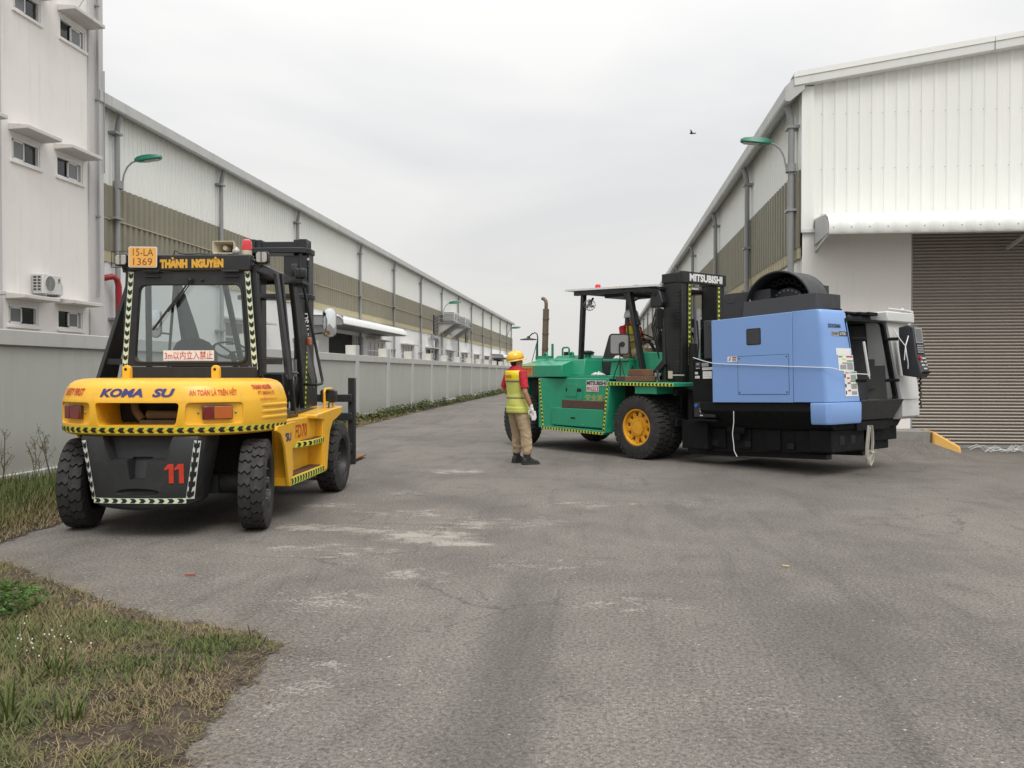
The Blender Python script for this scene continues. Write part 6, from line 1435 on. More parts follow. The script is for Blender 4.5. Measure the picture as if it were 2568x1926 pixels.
paper(.76, .46, 1.06, 1.398, [(.12, .4, .92, .98, 'print_orange'), (.45, .95, .92, .98, 'print_green'), (.2, .42, .70, .76, 'print_red'), (.45, .95, .58, .64, 'print_green'), (.22, .44, .50, .56, 'print_red'), (.22, .44, .20, .26, 'print_red'), (.5, .92, .66, .86, 'print_grey'), (.5, .92, .3, .5, 'print_grey'), (.5, .92, .06, .2, 'print_grey'), (.02, .12, .74, .9, 'tape_black'), (.02, .12, .36, .5, 'tape_black'), (.04, .12, .08, .22, 'tape_black')])
# ---- dark electrical cabinet towards the mast
mb = MB(); mb.box(.55, 1.06, 1.13, 1.565, .745, 1.645); ec = C(mb, 'electrical_cabinet', 'cnc_black', bevel=.008)
mb = MB(); mb.box(.55, 1.08, 1.37, 1.565, 1.65, 2.225); C(mb, 'cabinet_top', 'cnc_dark', ec, bevel=.006)
mb = MB(); mb.box(1.061, 1.066, 1.16, 1.54, 1.47, 1.62); mb2 = mb; C(mb2, 'cabinet_door', 'cnc_black', ec)
for (y0, y1, z0, z1, m) in ((1.31, 1.44, 1.53, 1.585, 'badge_grey'), (1.32, 1.52, 1.475, 1.515, 'paper'), (1.33, 1.50, 1.345, 1.455, 'paper'), (1.18, 1.235, 1.415, 1.45, 'paper'), (1.18, 1.265, 1.35, 1.39, 'paper')):
    mb = MB(); mb.box(1.067, 1.069, y0, y1, z0, z1); lbp = C(mb, 'label_plate', m, ec, smooth=False)
    for k in range(3):
        mb = MB(); zz = z0 + (z1 - z0) * (.25 + .25 * k); mb.box(1.0692, 1.0697, y0 + .01, y1 - .01 - .02 * k, zz, zz + .004); C(mb, 'label_print', 'print_grey', lbp, smooth=False)
mb = MB(); mb.box(1.067, 1.072, 1.19, 1.29, 1.49, 1.60); ctr = C(mb, 'meter', 'cnc_dark', ec, bevel=.003)
mb = MB(); mb.box(1.0725, 1.0735, 1.21, 1.27, 1.555, 1.585); C(mb, 'meter_display', 'badge_grey', ctr)
for k in range(3):
    mb = MB(); mb.box(1.0725, 1.0735, 1.207 + k * .025, 1.222 + k * .025, 1.50, 1.512); C(mb, 'meter_key', 'paper', ctr)
mb = MB(); mb.box(1.061, 1.066, 1.15, 1.54, .76, .98); pnl = C(mb, 'connector_panel', 'cnc_dark', ec, bevel=.003)
mb = MB(); mb.cyl((1.066, 1.20, .935), (1.09, 1.20, .935), .026, 16); C(mb, 'push_button', 'button_blue', pnl)
for (y0, y1, z0, z1, m) in ((1.265, 1.30, .92, .955, 'paper'), (1.26, 1.31, .835, .90, 'paper'), (1.375, 1.455, .865, .915, 'print_orange'), (1.26, 1.315, .775, .792, 'paper')):
    mb = MB(); mb.box(1.067, 1.069, y0, y1, z0, z1); C(mb, 'label_plate', m, pnl, smooth=False)
mb = MB(); mb.tube([(1.075, 1.34, .93), (1.078, 1.335, .88), (1.076, 1.345, .82)], .012, 6); C(mb, 'connector', 'engine_brown', pnl)
mb = MB(); mb.box(.6, 1.10, 1.10, 1.58, .70, .725); C(mb, 'cabinet_shelf', 'cnc_black', ec)
mb = MB(); mb.box(.4, .95, .80, 1.30, .26, .70); C(mb, 'chip_tank', 'cnc_black', bevel=.01)
# ---- enclosure: top, back, far side and the dark work space
mb = MB(); mb.box(-1.10, 1.085, 1.45, 3.20, 2.12, 2.205); C(mb, 'top_cover', 'cnc_dark', bevel=.008)
mb = MB(); mb.box(-1.05, 1.05, 1.45, 1.50, .99, 2.12); C(mb, 'back_wall', 'cnc_inside')
mb = MB(); mb.box(-1.12, -1.06, 1.45, 3.20, .99, 2.12); C(mb, 'far_panel', 'cnc_white')
mb = MB(); mb.box(-.95, 1.0, 1.9, 1.95, .99, 2.1); mb.box(-.70, -.64, 1.95, 3.3, .99, 2.1); mb.box(-.64, .95, 1.95, 3.35, .96, 1.0); C(mb, 'inner_lining', 'cnc_inside')
mb = MB(); mb.box(-.30, .30, 1.95, 2.15, 1.75, 2.1); C(mb, 'spindle_head', 'cnc_inside', bevel=.03)
mb = MB(); mb.box(-.55, .70, 2.3, 2.9, 1.0, 1.25); mb.box(-.35, .15, 2.95, 3.2, 1.0, 1.28); C(mb, 'work_table', 'cnc_dark', bevel=.01)
mb = MB(); mb.box(-.632, -.628, 2.6, 3.15, 1.15, 1.85); C(mb, 'inner_panel', 'cnc_white' if False else 'cnc_inside')
# black door frame with a rounded corner
fo = round_trap([(.66, 2.13), (-.42, 2.13), (-.66, .99), (.40, .99)], .05); fi = round_trap([(.63, 2.095), (-.375, 2.095), (-.605, 1.0), (.43, 1.0)], .07)
mb = ring_plate(fo, fi, 3.36, 3.42); df = C(mb, 'door_frame', 'cnc_black', ang=35)
for v_ in df.data.vertices: v_.co.y += (2.1 - (v_.co.z + CB[2])) * .06
mb = MB(); mb.hexa([(.42, 3.40, .72), (-.66, 3.40, .72), (-.66, 3.30, .70), (.42, 3.30, .70)], [(.42, 3.56, 1.0), (-.68, 3.56, 1.0), (-.68, 3.30, 1.0), (.42, 3.30, 1.0)]); C(mb, 'front_tank', 'cnc_dark', bevel=.01)
mb = MB(); mb.box(-.55, .35, 3.05, 3.40, .58, .70); C(mb, 'tank_base', 'cnc_black')
for (x, w_, h_) in ((.62, .16, .06), (.30, .25, .03), (-.02, .2, .04), (-.30, .25, .05)):
    mb = MB(); mb.box(x - w_ / 2, x + w_ / 2, 3.15, 3.32, 2.205, 2.205 + h_); C(mb, 'door_rail_block', 'cnc_black', bevel=.006)
# white right-hand front, sloping like the blue cover
mb = MB()
mb.loft([[(-.70 + .12 * (z - .99), y, z), (-1.28 + .04 * (z - .99), y - .02, z), (-1.30 + .04 * (z - .99), y - .10, z), (-1.26 + .04 * (z - .99), 3.05, z), (-.70 + .12 * (z - .99), 3.05, z)] for z, y in ((.70, 3.42), (.74, 3.50), (.985, 3.52), (1.3, 3.48), (2.0, 3.40), (2.16, 3.37), (2.20, 3.32))]); wr = C(mb, 'white_front_cover', 'cnc_white', bevel=.008, ang=40)
mb = MB(); mb.box(-1.26, -.45, 3.02, 3.45, 2.12, 2.27); C(mb, 'white_top_cover', 'cnc_white', wr, bevel=.02)
mb = MB(); mb.box(-1.285, -.69, 3.524, 3.528, .985, .992); C(mb, 'cover_seam', 'cnc_dark', wr)
mb = MB(); mb.tube([(-.55, 3.40, 2.31), (-1.0, 3.42, 2.30), (-1.22, 3.42, 2.29)], .018, 8); mb.ball((-.95, 3.42, 2.30), .035, 10, 6); mb.ball((-1.22, 3.42, 2.28), .03, 10, 6); C(mb, 'arm_tube', 'cnc_white', wr)
# control panel on its arm
def ctrl(p):        # tilt of the panel
    return p
mb = MB(); mb.prism([(3.56, 1.34), (3.80, 1.30), (3.84, 1.37), (3.78, 1.62), (3.74, 2.02), (3.66, 2.06), (3.53, 2.03), (3.53, 1.45)], 'x', -.60, -.87); cp = C(mb, 'control_panel', 'cnc_dark', bevel=.012)
def cpt(x, z, lift):
    x = -.60 + (x + .92) * .54
    y = 3.74 + (2.02 - z) / .40 * .04 if z > 1.62 else 3.78 + (1.62 - z) / .25 * .06
    return Vector((x, y + lift, z))
def cquad(x0, x1, z0, z1, lift): return [cpt(x0, z0, lift), cpt(x1, z0, lift), cpt(x1, z1, lift), cpt(x0, z1, lift)]
def cbox(name, x0, x1, z0, z1, m, t=.006):
    mb = MB(); a = cquad(x0, x1, z0, z1, .0005); b = cquad(x0, x1, z0, z1, t); mb.hexa(a, b); return C(mb, name, m, cp, smooth=False)
cbox('screen_bezel', -.98, -1.37, 1.80, 2.02, 'cnc_white' if False else 'badge_grey', .006); cbox('screen', -1.0, -1.33, 1.815, 2.0, 'screen_grey', .008)
cbox('keyboard', -.98, -1.37, 1.64, 1.785, 'cnc_black', .005)
for r_ in range(4):
    for c_ in range(6): cbox('key', -1.0 - c_ * .058, -1.04 - c_ * .058, 1.655 + r_ * .032, 1.675 + r_ * .032, 'badge_grey', .009)
for r_ in range(4):
    for c_ in range(5):
        if (r_ + c_) % 4: cbox('key', -1.08 - c_ * .062, -1.115 - c_ * .062, 1.42 + r_ * .05, 1.44 + r_ * .05, 'paper', .007)
mb = MB(); q = cpt(-1.02, 1.575, 0); mb.cyl(q, q + Vector((0, .035, .01)), .022, 16); C(mb, 'emergency_stop', 'beacon_red', cp)
for x in (-1.06, -1.18, -1.30):
    mb = MB(); q = cpt(x, 1.37, 0); mb.cyl(q, q + Vector((0, .03, .008)), .016, 12); C(mb, 'knob', 'cnc_black', cp)
mb = MB(); mb.tube([(-.82, 3.72, 1.32)] + [(-.82 + .016 * math.sin(i * 1.9), 3.72 + .016 * math.cos(i * 1.9), 1.28 - i * .02) for i in range(22)], .013, 6); C(mb, 'coiled_cable', 'hose_black', cp, ang=60)
# door handles
for (x, z0, z1, m, yb) in ((.44, 1.32, 1.80, 'cnc_white', 3.60), (-.46, 1.32, 1.82, 'cnc_white', 3.60)):
    mb = MB(); mb.bar((x - .03, yb + .02, z0), (x + .02, yb - .02, z1), .025, .03, (0, 1, 0)); dh = C(mb, 'door_handle', m, bevel=.006)
    for z in (z0 - .05, z1 + .04):
        mb = MB(); mb.bar((x + .05, 3.42, z), (x, yb, z), .05, .045); C(mb, 'handle_mount', 'cnc_black', dh, bevel=.01)
# ---- top: column box and tool magazine
mb = MB(); mb.box(-.20, .86, 1.57, 2.40, 2.207, 2.62); cbx = C(mb, 'column_box', 'cnc_dark', bevel=.008)
mb = MB(); mb.lathe([(0, 0), (.068, 0), (.068, .004), (0, .004)], (.861, 2.05, 2.54), 'x', 20); C(mb, 'cable_port', 'dark_hole', cbx)
mb = MB(); mb.tube([(.862, 2.05, 2.54), (.90, 2.07, 2.50), (.885, 2.10, 2.42), (.88, 2.12, 2.36)], .009, 6); C(mb, 'loose_cable', 'rope_white', cbx)
mb = MB(); mb.box(.861, .865, 1.64, 1.78, 2.47, 2.57); C(mb, 'cover_plate', 'cnc_dark', cbx, bevel=.003)
mb = MB(); mb.box(.861, .868, 1.98, 2.14, 2.30, 2.33); C(mb, 'cover_slot', 'dark_hole', cbx)
cy, cz2, RR = 2.58, 2.285, .56
arc = [(cy + RR * math.cos(R(a)), cz2 + RR * math.sin(R(a))) for a in range(0, 181, 6)]; arci = [(cy + (RR - .02) * math.cos(R(a)), cz2 + (RR - .02) * math.sin(R(a))) for a in range(180, -1, -6)]
mb = MB(); mb.prism(arc + arci, 'x', .52, .98); sh_ = C(mb, 'magazine_cover', 'cnc_dark', ang=30)
mb = MB(); mb.prism(arc, 'x', .50, .52); C(mb, 'magazine_back', 'cnc_black', sh_)
mb = MB(); mb.lathe([(0, .72), (.33, .72), (.34, .70), (.34, .53), (.0, .53)], (0, cy, cz2), 'x', 40); C(mb, 'magazine_disc', 'cnc_dark', sh_)
mb = MB(); mb.lathe([(0, 0), (.03, 0), (.046, .0), (.048, .14), (.034, .15), (.030, .05), (0, .05)], (0, 0, 0), 'x', 14); mk = C(MB(), 'tool_pocket', 'cnc_black', sh_) if False else None
pk = None
for a in range(8, 176, 13):
    if pk is None:
        mb = MB(); mb.lathe([(0, .02), (.026, .02), (.030, .15), (.047, .15), (.050, .0), (.0, .0)], (0, 0, 0), 'x', 16); pk = build(mb, 'tool_pocket', MATS['cnc_black'], sh_); o = pk
    else:
        o = pk.copy(); COL.objects.link(o); o.parent = sh_
    o.location = (.62, cy + .435 * math.cos(R(a)) - CB[1], cz2 + .435 * math.sin(R(a)) - CB[2])
for i, a in enumerate(range(8, 176, 13)):
    p = Vector((.722, cy + .30 * math.cos(R(a)), cz2 + .30 * math.sin(R(a))))
    mb = MB(); mb.box(p.x, p.x + .002, p.y - .014, p.y + .014, p.z - .008, p.z + .008); C(mb, 'pocket_number', 'badge_grey', sh_, smooth=False)
mb = MB(); mb.hexa([(.40, 2.05, 2.215), (1.05, 2.05, 2.215), (1.05, 3.22, 2.215), (.40, 3.22, 2.215)], [(.40, 2.05, 2.45), (1.0, 2.05, 2.45), (1.0, 3.22, 2.475), (.40, 3.22, 2.475)]); C(mb, 'magazine_shield', 'cnc_dark', bevel=.006)
mb = MB(); mb.box(-.36, .28, 2.10, 2.60, 2.21, 2.72); C(mb, 'rear_housing', 'cnc_dark', bevel=.008)

# ---- ropes and sling
mb = MB(); mb.tube([at_g(*p) for p in ((1.08, 1.12, 1.655), (1.12, 1.35, 1.60), (1.165, 1.60, 1.555), (1.168, 2.5, 1.52), (1.168, 3.32, 1.49), (1.150, 3.41, 1.488), (1.115, 3.455, 1.482), (1.04, 3.475, 1.47), (.7, 3.52, 1.41), (.47, 3.60, 1.40), (.44, 3.62, 1.34))], .006, 7)
tag(build(mb, 'rope', MATS['rope_white'], ang=60), 'white rope tied across the blue panel of the machine', 'rope')
mb = MB(); mb.tube([at_g(*p) for p in ((-.72, 3.60, 2.08), (-.58, 3.63, 1.92), (-.47, 3.65, 1.80), (-.49, 3.66, 1.66), (-.53, 3.66, 1.56), (-.55, 3.65, 1.48))], .008, 7); mb.tube([at_g(*p) for p in ((-.42, 3.50, 2.05), (-.45, 3.58, 1.90), (-.47, 3.65, 1.80), (-.46, 3.64, 1.60))], .007, 7)
tag(build(mb, 'cord', MATS['rope_white'], ang=60), 'white cord tied round the handle by the control panel', 'cord')
mb = MB(); mb.tube([at_g(*p) for p in ((1.14, 1.92, .86), (1.15, 1.93, .70), (1.14, 1.90, .52), (1.15, 1.93, .38), (1.15, 1.94, .28), (1.15, 1.99, .20))], .006, 7)
tag(build(mb, 'cord', MATS['rope_white'], ang=60), 'loose white cord hanging under the blue panel', 'cord')
rings = []
path = [(.42, .30, .62), (.40, .31, .45), (.37, .30, .30), (.33, .27, .15), (.28, .22, .12), (.25, .2, .16), (.26, .21, .30), (.24, .20, .45), (.23, .2, .60), (.30, .24, .68)]
def slg(pts, w_):
    rr = []
    for (x, z) in pts: rr.append([at_g(x - .0, 3.55 - w_, z), at_g(x, 3.55 + w_, z), at_g(x + .012, 3.55 + w_, z + .004), at_g(x + .012, 3.55 - w_, z + .004)])
    return rr
mb = MB(); mb.loft(slg([(.34, .70), (.36, .58), (.385, .42), (.40, .28), (.375, .235), (.36, .28), (.345, .42), (.325, .56), (.30, .68)], .012))
mb.loft(slg([(.26, .70), (.235, .60), (.225, .46), (.235, .36), (.245, .30), (.30, .24), (.325, .18), (.30, .145), (.26, .17), (.225, .22), (.22, .29), (.235, .33)], .018)); mb.ball(at_g(.24, 3.55, .325), (.03, .03, .022), 10, 6)
tag(build(mb, 'lifting_sling', MATS['sling_grey'], ang=60), 'pale webbing sling knotted and hanging from the front of the machine', 'sling')

# ================================================================== people
from mathutils import noise as mnoise
mat('skin', (.38, .20, .125), .55, var=.08, vscale=8)
mat('hair_black', (.012, .010, .009), .6)
mat('shirt_red', (.46, .012, .028), .75, var=.08, vscale=6, bump=.1, bscale=120)
mat('vest_lime', (.56, .575, .13), .7, var=.07, vscale=5, bump=.12, bscale=200)
mat('vest_yellow', (.80, .66, .02), .65, var=.05, vscale=5)
mat('vest_band', (.26, .24, .13), .4, var=.1)
mat('khaki', (.40, .30, .185), .85, var=.10, vscale=7, bump=.12, bscale=90)
mat('boot_black', (.022, .022, .023), .6, var=.2, bump=.1)
mat('boot_sole', (.035, .035, .034), .8)
mat('glove_white', (.72, .72, .72), .9, var=.05, bump=.3, bscale=160)
mat('helmet_yellow', (.80, .46, .02), .28, var=.03, coat=.4)
mat('helmet_white', (.72, .73, .73), .28, var=.03, coat=.4)
mat('vest_print', (.70, .15, .03), .6)

def remesh(mb, name, m, parent, voxel, smooth=4, wrinkle=0.0, wscale=(14, 14, 30), mask=None, seed=0):
    o = build(mb, name, MATS[m], parent, smooth=False)
    rm = o.modifiers.new('r', 'REMESH'); rm.mode = 'VOXEL'; rm.voxel_size = voxel
    if smooth:
        s_ = o.modifiers.new('s', 'SMOOTH'); s_.iterations = smooth; s_.factor = .5
    applied(o)
    if wrinkle:
        me = o.data
        nr = [v.normal.copy() for v in me.vertices]
        for v, n in zip(me.vertices, nr):
            p = Vector((v.co.x * wscale[0] + seed, v.co.y * wscale[1], v.co.z * wscale[2]))
            k = mnoise.noise(p) + .5 * mnoise.noise(p * 2.1)
            v.co += n * (k * wrinkle * (mask(v.co) if mask else 1.0))
    if not o.data.materials: o.data.materials.append(MATS[m])
    o.data.shade_smooth()
    return o

def torso_rings(zp, inflate=0.0, z0=None, z1=None, lean=0.0):
    prof = [(-.10, .150, .115, 0), (-.02, .168, .125, 0), (.06, .165, .122, -.005), (.16, .152, .112, -.005), (.27, .165, .118, .0), (.38, .182, .124, .0), (.46, .188, .118, -.005), (.52, .160, .095, -.01), (.56, .105, .075, -.012), (.59, .066, .062, -.005)]
    out_ = []
    for (dz, rx, ry, cy_) in prof:
        z = zp + dz
        if z0 is not None and z < z0 - 1e-6: continue
        if z1 is not None and z > z1 + 1e-6: continue
        cy2 = cy_ + lean * (dz + .1)
        out_.append([((rx + inflate) * math.copysign(abs(math.cos(t))**.85, math.cos(t)), cy2 + (ry + inflate) * math.sin(t), z) for t in [2 * math.pi * k / 24 for k in range(24)]])
    return out_

def hand_mb(mb, wrist, dirv, side, palm_n, curl=.6, scale=1.0):
    """palm and five fingers; dirv finger direction, palm_n the way the palm faces"""
    d_ = Vector(dirv).normalized(); n = Vector(palm_n); n = (n - d_ * n.dot(d_)).normalized(); a = d_.cross(n) * side; wv = Vector(wrist); k = scale
    mb.tube([wv, wv + d_ * .03 * k, wv + d_ * .085 * k], [(.026 * k, .02 * k), (.040 * k, .019 * k), (.040 * k, .016 * k)], 10)
    base = wv + d_ * .075 * k
    for i, (off_, L) in enumerate(((-.030, .062), (-.010, .072), (.011, .068), (.031, .054))):
        p0 = base + a * off_ * k; p1 = p0 + (d_ * math.cos(curl * .5) + n * math.sin(curl * .5)) * L * .5 * k; p2 = p1 + (d_ * math.cos(curl * 1.3) + n * math.sin(curl * 1.3)) * L * .35 * k; p3 = p2 + (d_ * math.cos(curl * 2.0) + n * math.sin(curl * 2.0)) * L * .3 * k
        mb.tube([p0, p1, p2, p3], [.0105 * k, .010 * k, .009 * k, .007 * k], 7)
    t0 = wv + d_ * .03 * k - a * .03 * k; mb.tube([t0, t0 - a * .022 * k + d_ * .03 * k + n * .012 * k, t0 - a * .018 * k + d_ * .058 * k + n * .022 * k], [.013 * k, .011 * k, .008 * k], 7)
    return mb

def head_mb(mb, c, face):
    """face: yaw of the face about z, radians, 0 = +y"""
    c = Vector(c); M = Matrix.Rotation(face, 3, 'Z')
    def P(x, y, z): return c + M @ Vector((x, y, z))
    rings = []
    for (z, rx, yb, yf_) in ((-.125, .030, .0, .075), (-.11, .048, -.02, .088), (-.08, .060, -.055, .090), (-.045, .068, -.078, .092), (0, .074, -.092, .092), (.04, .077, -.098, .090), (.075, .073, -.092, .078), (.10, .058, -.072, .055), (.115, .03, -.035, .025)):
        cy_ = (yb + yf_) / 2; ry = (yf_ - yb) / 2
        rings.append([P(rx * math.cos(t), cy_ + ry * math.sin(t), z) for t in [2 * math.pi * k / 20 for k in range(20)]])
    mb.loft(rings)
    mb.add([P(-.012, .085, .015), P(.012, .085, .015), P(.017, .092, -.03), P(-.017, .092, -.03), P(0, .118, -.027), P(0, .094, .018)], [(0, 3, 4, 5), (1, 5, 4, 2), (3, 2, 4), (0, 1, 2, 3), (0, 5, 1)])
    mb.ball(P(0, .086, -.063), (.024, .012, .010), 8, 5); mb.ball(P(0, .078, -.10), (.024, .018, .018), 8, 5)
    for s in (-1, 1): mb.ball(P(s * .077, -.005, -.01), (.012, .022, .032), 8, 6)
    mb.tube([P(0, -.015, -.08), P(0, -.02, -.16)], [.056, .060], 14)
    return mb

def face_parts(parent, c, face):
    M = Matrix.Rotation(face, 3, 'Z'); c = Vector(c)
    for s in (-1, 1):
        mb = MB(); mb.ball(c + M @ Vector((s * .031, .083, .008)), (.013, .008, .007), 8, 6); e = build(mb, 'eye', MATS['glove_white'], parent)
        mb = MB(); mb.ball(c + M @ Vector((s * .031, .0895, .008)), .0055, 8, 6); build(mb, 'iris', MATS['hair_black'], e)
        mb = MB(); mb.tube([c + M @ Vector((s * .048, .078, .026)), c + M @ Vector((s * .03, .088, .031)), c + M @ Vector((s * .013, .09, .027))], .004, 5); build(mb, 'eyebrow', MATS['hair_black'], parent)
    mb = MB(); rings = []
    for (z, rx, yb, yf_) in ((-.075, .058, -.068, -.02), (-.05, .070, -.086, -.005), (-.01, .079, -.100, .0), (.03, .082, -.104, .03), (.07, .080, -.100, .06), (.10, .065, -.08, .06), (.122, .03, -.04, .03)):
        cy_ = (yb + yf_) / 2; ry = (yf_ - yb) / 2
        rings.append([c + M @ Vector((rx * math.cos(t), cy_ + ry * math.sin(t), z)) for t in [2 * math.pi * k / 18 for k in range(18)]])
    mb.loft(rings); build(mb, 'hair', MATS['hair_black'], parent, ang=80)

def helmet(parent, c, face, m, tilt=0.0):
    mb = MB(); rings = []
    for (z, k) in ((0, 1.0), (.03, .995), (.06, .95), (.09, .85), (.115, .66), (.130, .38), (.135, .02)):
        rings.append([(.118 * k * math.cos(t), .140 * k * math.sin(t), z) for t in [2 * math.pi * i / 28 for i in range(28)]])
    mb.loft(rings, caps=False); h = build(mb, 'helmet', MATS[m], parent, ang=60)
    h.location = c; h.rotation_euler = (tilt, 0, face)
    sf = h.modifiers.new('t', 'SOLIDIFY'); sf.thickness = .004
    mb = MB(); outl = []
    for i in range(28):
        t = 2 * math.pi * i / 28; f = max(0, math.sin(t))**2
        outl.append((math.cos(t), math.sin(t), f))
    r1 = [(.117 * x, .139 * y, .002) for x, y, f in outl]; r2 = [((.126 + .01 * f) * x, (.148 + .045 * f) * y, -.010 - .012 * f) for x, y, f in outl]; r3 = [(p[0], p[1], p[2] - .005) for p in r2]; r4 = [(p[0] * .985, p[1] * .985, -.004) for p in r1]
    mb.loft([r1, r2, r3, r4], caps=False); build(mb, 'brim', MATS[m], h, ang=70)
    mb = MB(); mb.loft([[(x * 1.004, y * 1.004, z + .0) for x, y, z in [(.118 * math.cos(t), .140 * math.sin(t), zz) for t in [math.pi + math.pi * i / 16 for i in range(17)]]] for zz in (-.022, .004)], caps=False, closed=False); build(mb, 'headband', MATS['glove_white'], h)
    mb = MB(); mb.tube([(0, -.12, .075), (0, -.07, .122), (0, 0, .139), (0, .07, .122), (0, .12, .075)], .010, 8); build(mb, 'helmet_ridge', MATS[m], h)
    return h

def boots(parent, ankle, toe_dir, z0=0.0):
    d_ = Vector((toe_dir[0], toe_dir[1], 0)).normalized(); a = Vector((-d_.y, d_.x, 0)); c = Vector((ankle[0], ankle[1], z0))
    def ring(q, hw, zt, zb=0.0): 
        p = c + d_ * q
        return [p - a * hw + Vector((0, 0, zb)), p - a * hw * .98 + Vector((0, 0, zb + (zt - zb) * .55)), p - a * hw * .55 + Vector((0, 0, zt)), p + a * hw * .55 + Vector((0, 0, zt)), p + a * hw * .98 + Vector((0, 0, zb + (zt - zb) * .55)), p + a * hw + Vector((0, 0, zb))]
    mb = MB(); mb.loft([ring(-.085, .030, .07, .022), ring(-.07, .042, .11, .022), ring(-.02, .044, .13, .022), ring(.05, .045, .115, .022), ring(.11, .050, .080, .022), ring(.16, .048, .066, .022), ring(.19, .034, .045, .022)])
    mb.tube([c + Vector((0, 0, .08)), c - d_ * .015 + Vector((0, 0, .17))], [(.052, .055), (.055, .058)], 12)
    b = remesh(mb, 'boot', 'boot_black', parent, .007, 3)
    mb = MB(); mb.loft([[p + Vector((0, 0, h)) for p in [c + d_ * q + a * sd * w_ for q, w_, sd in ((-.092, .034, -1), (-.03, .046, -1), (.05, .046, -1), (.11, .054, -1), (.17, .050, -1), (.203, .03, -1), (.203, .03, 1), (.17, .050, 1), (.11, .054, 1), (.05, .046, 1), (-.03, .046, 1), (-.092, .034, 1))]] for h in (0.001, .026)]); build(mb, 'sole', MATS['boot_sole'], b, bevel=.004)
    return b

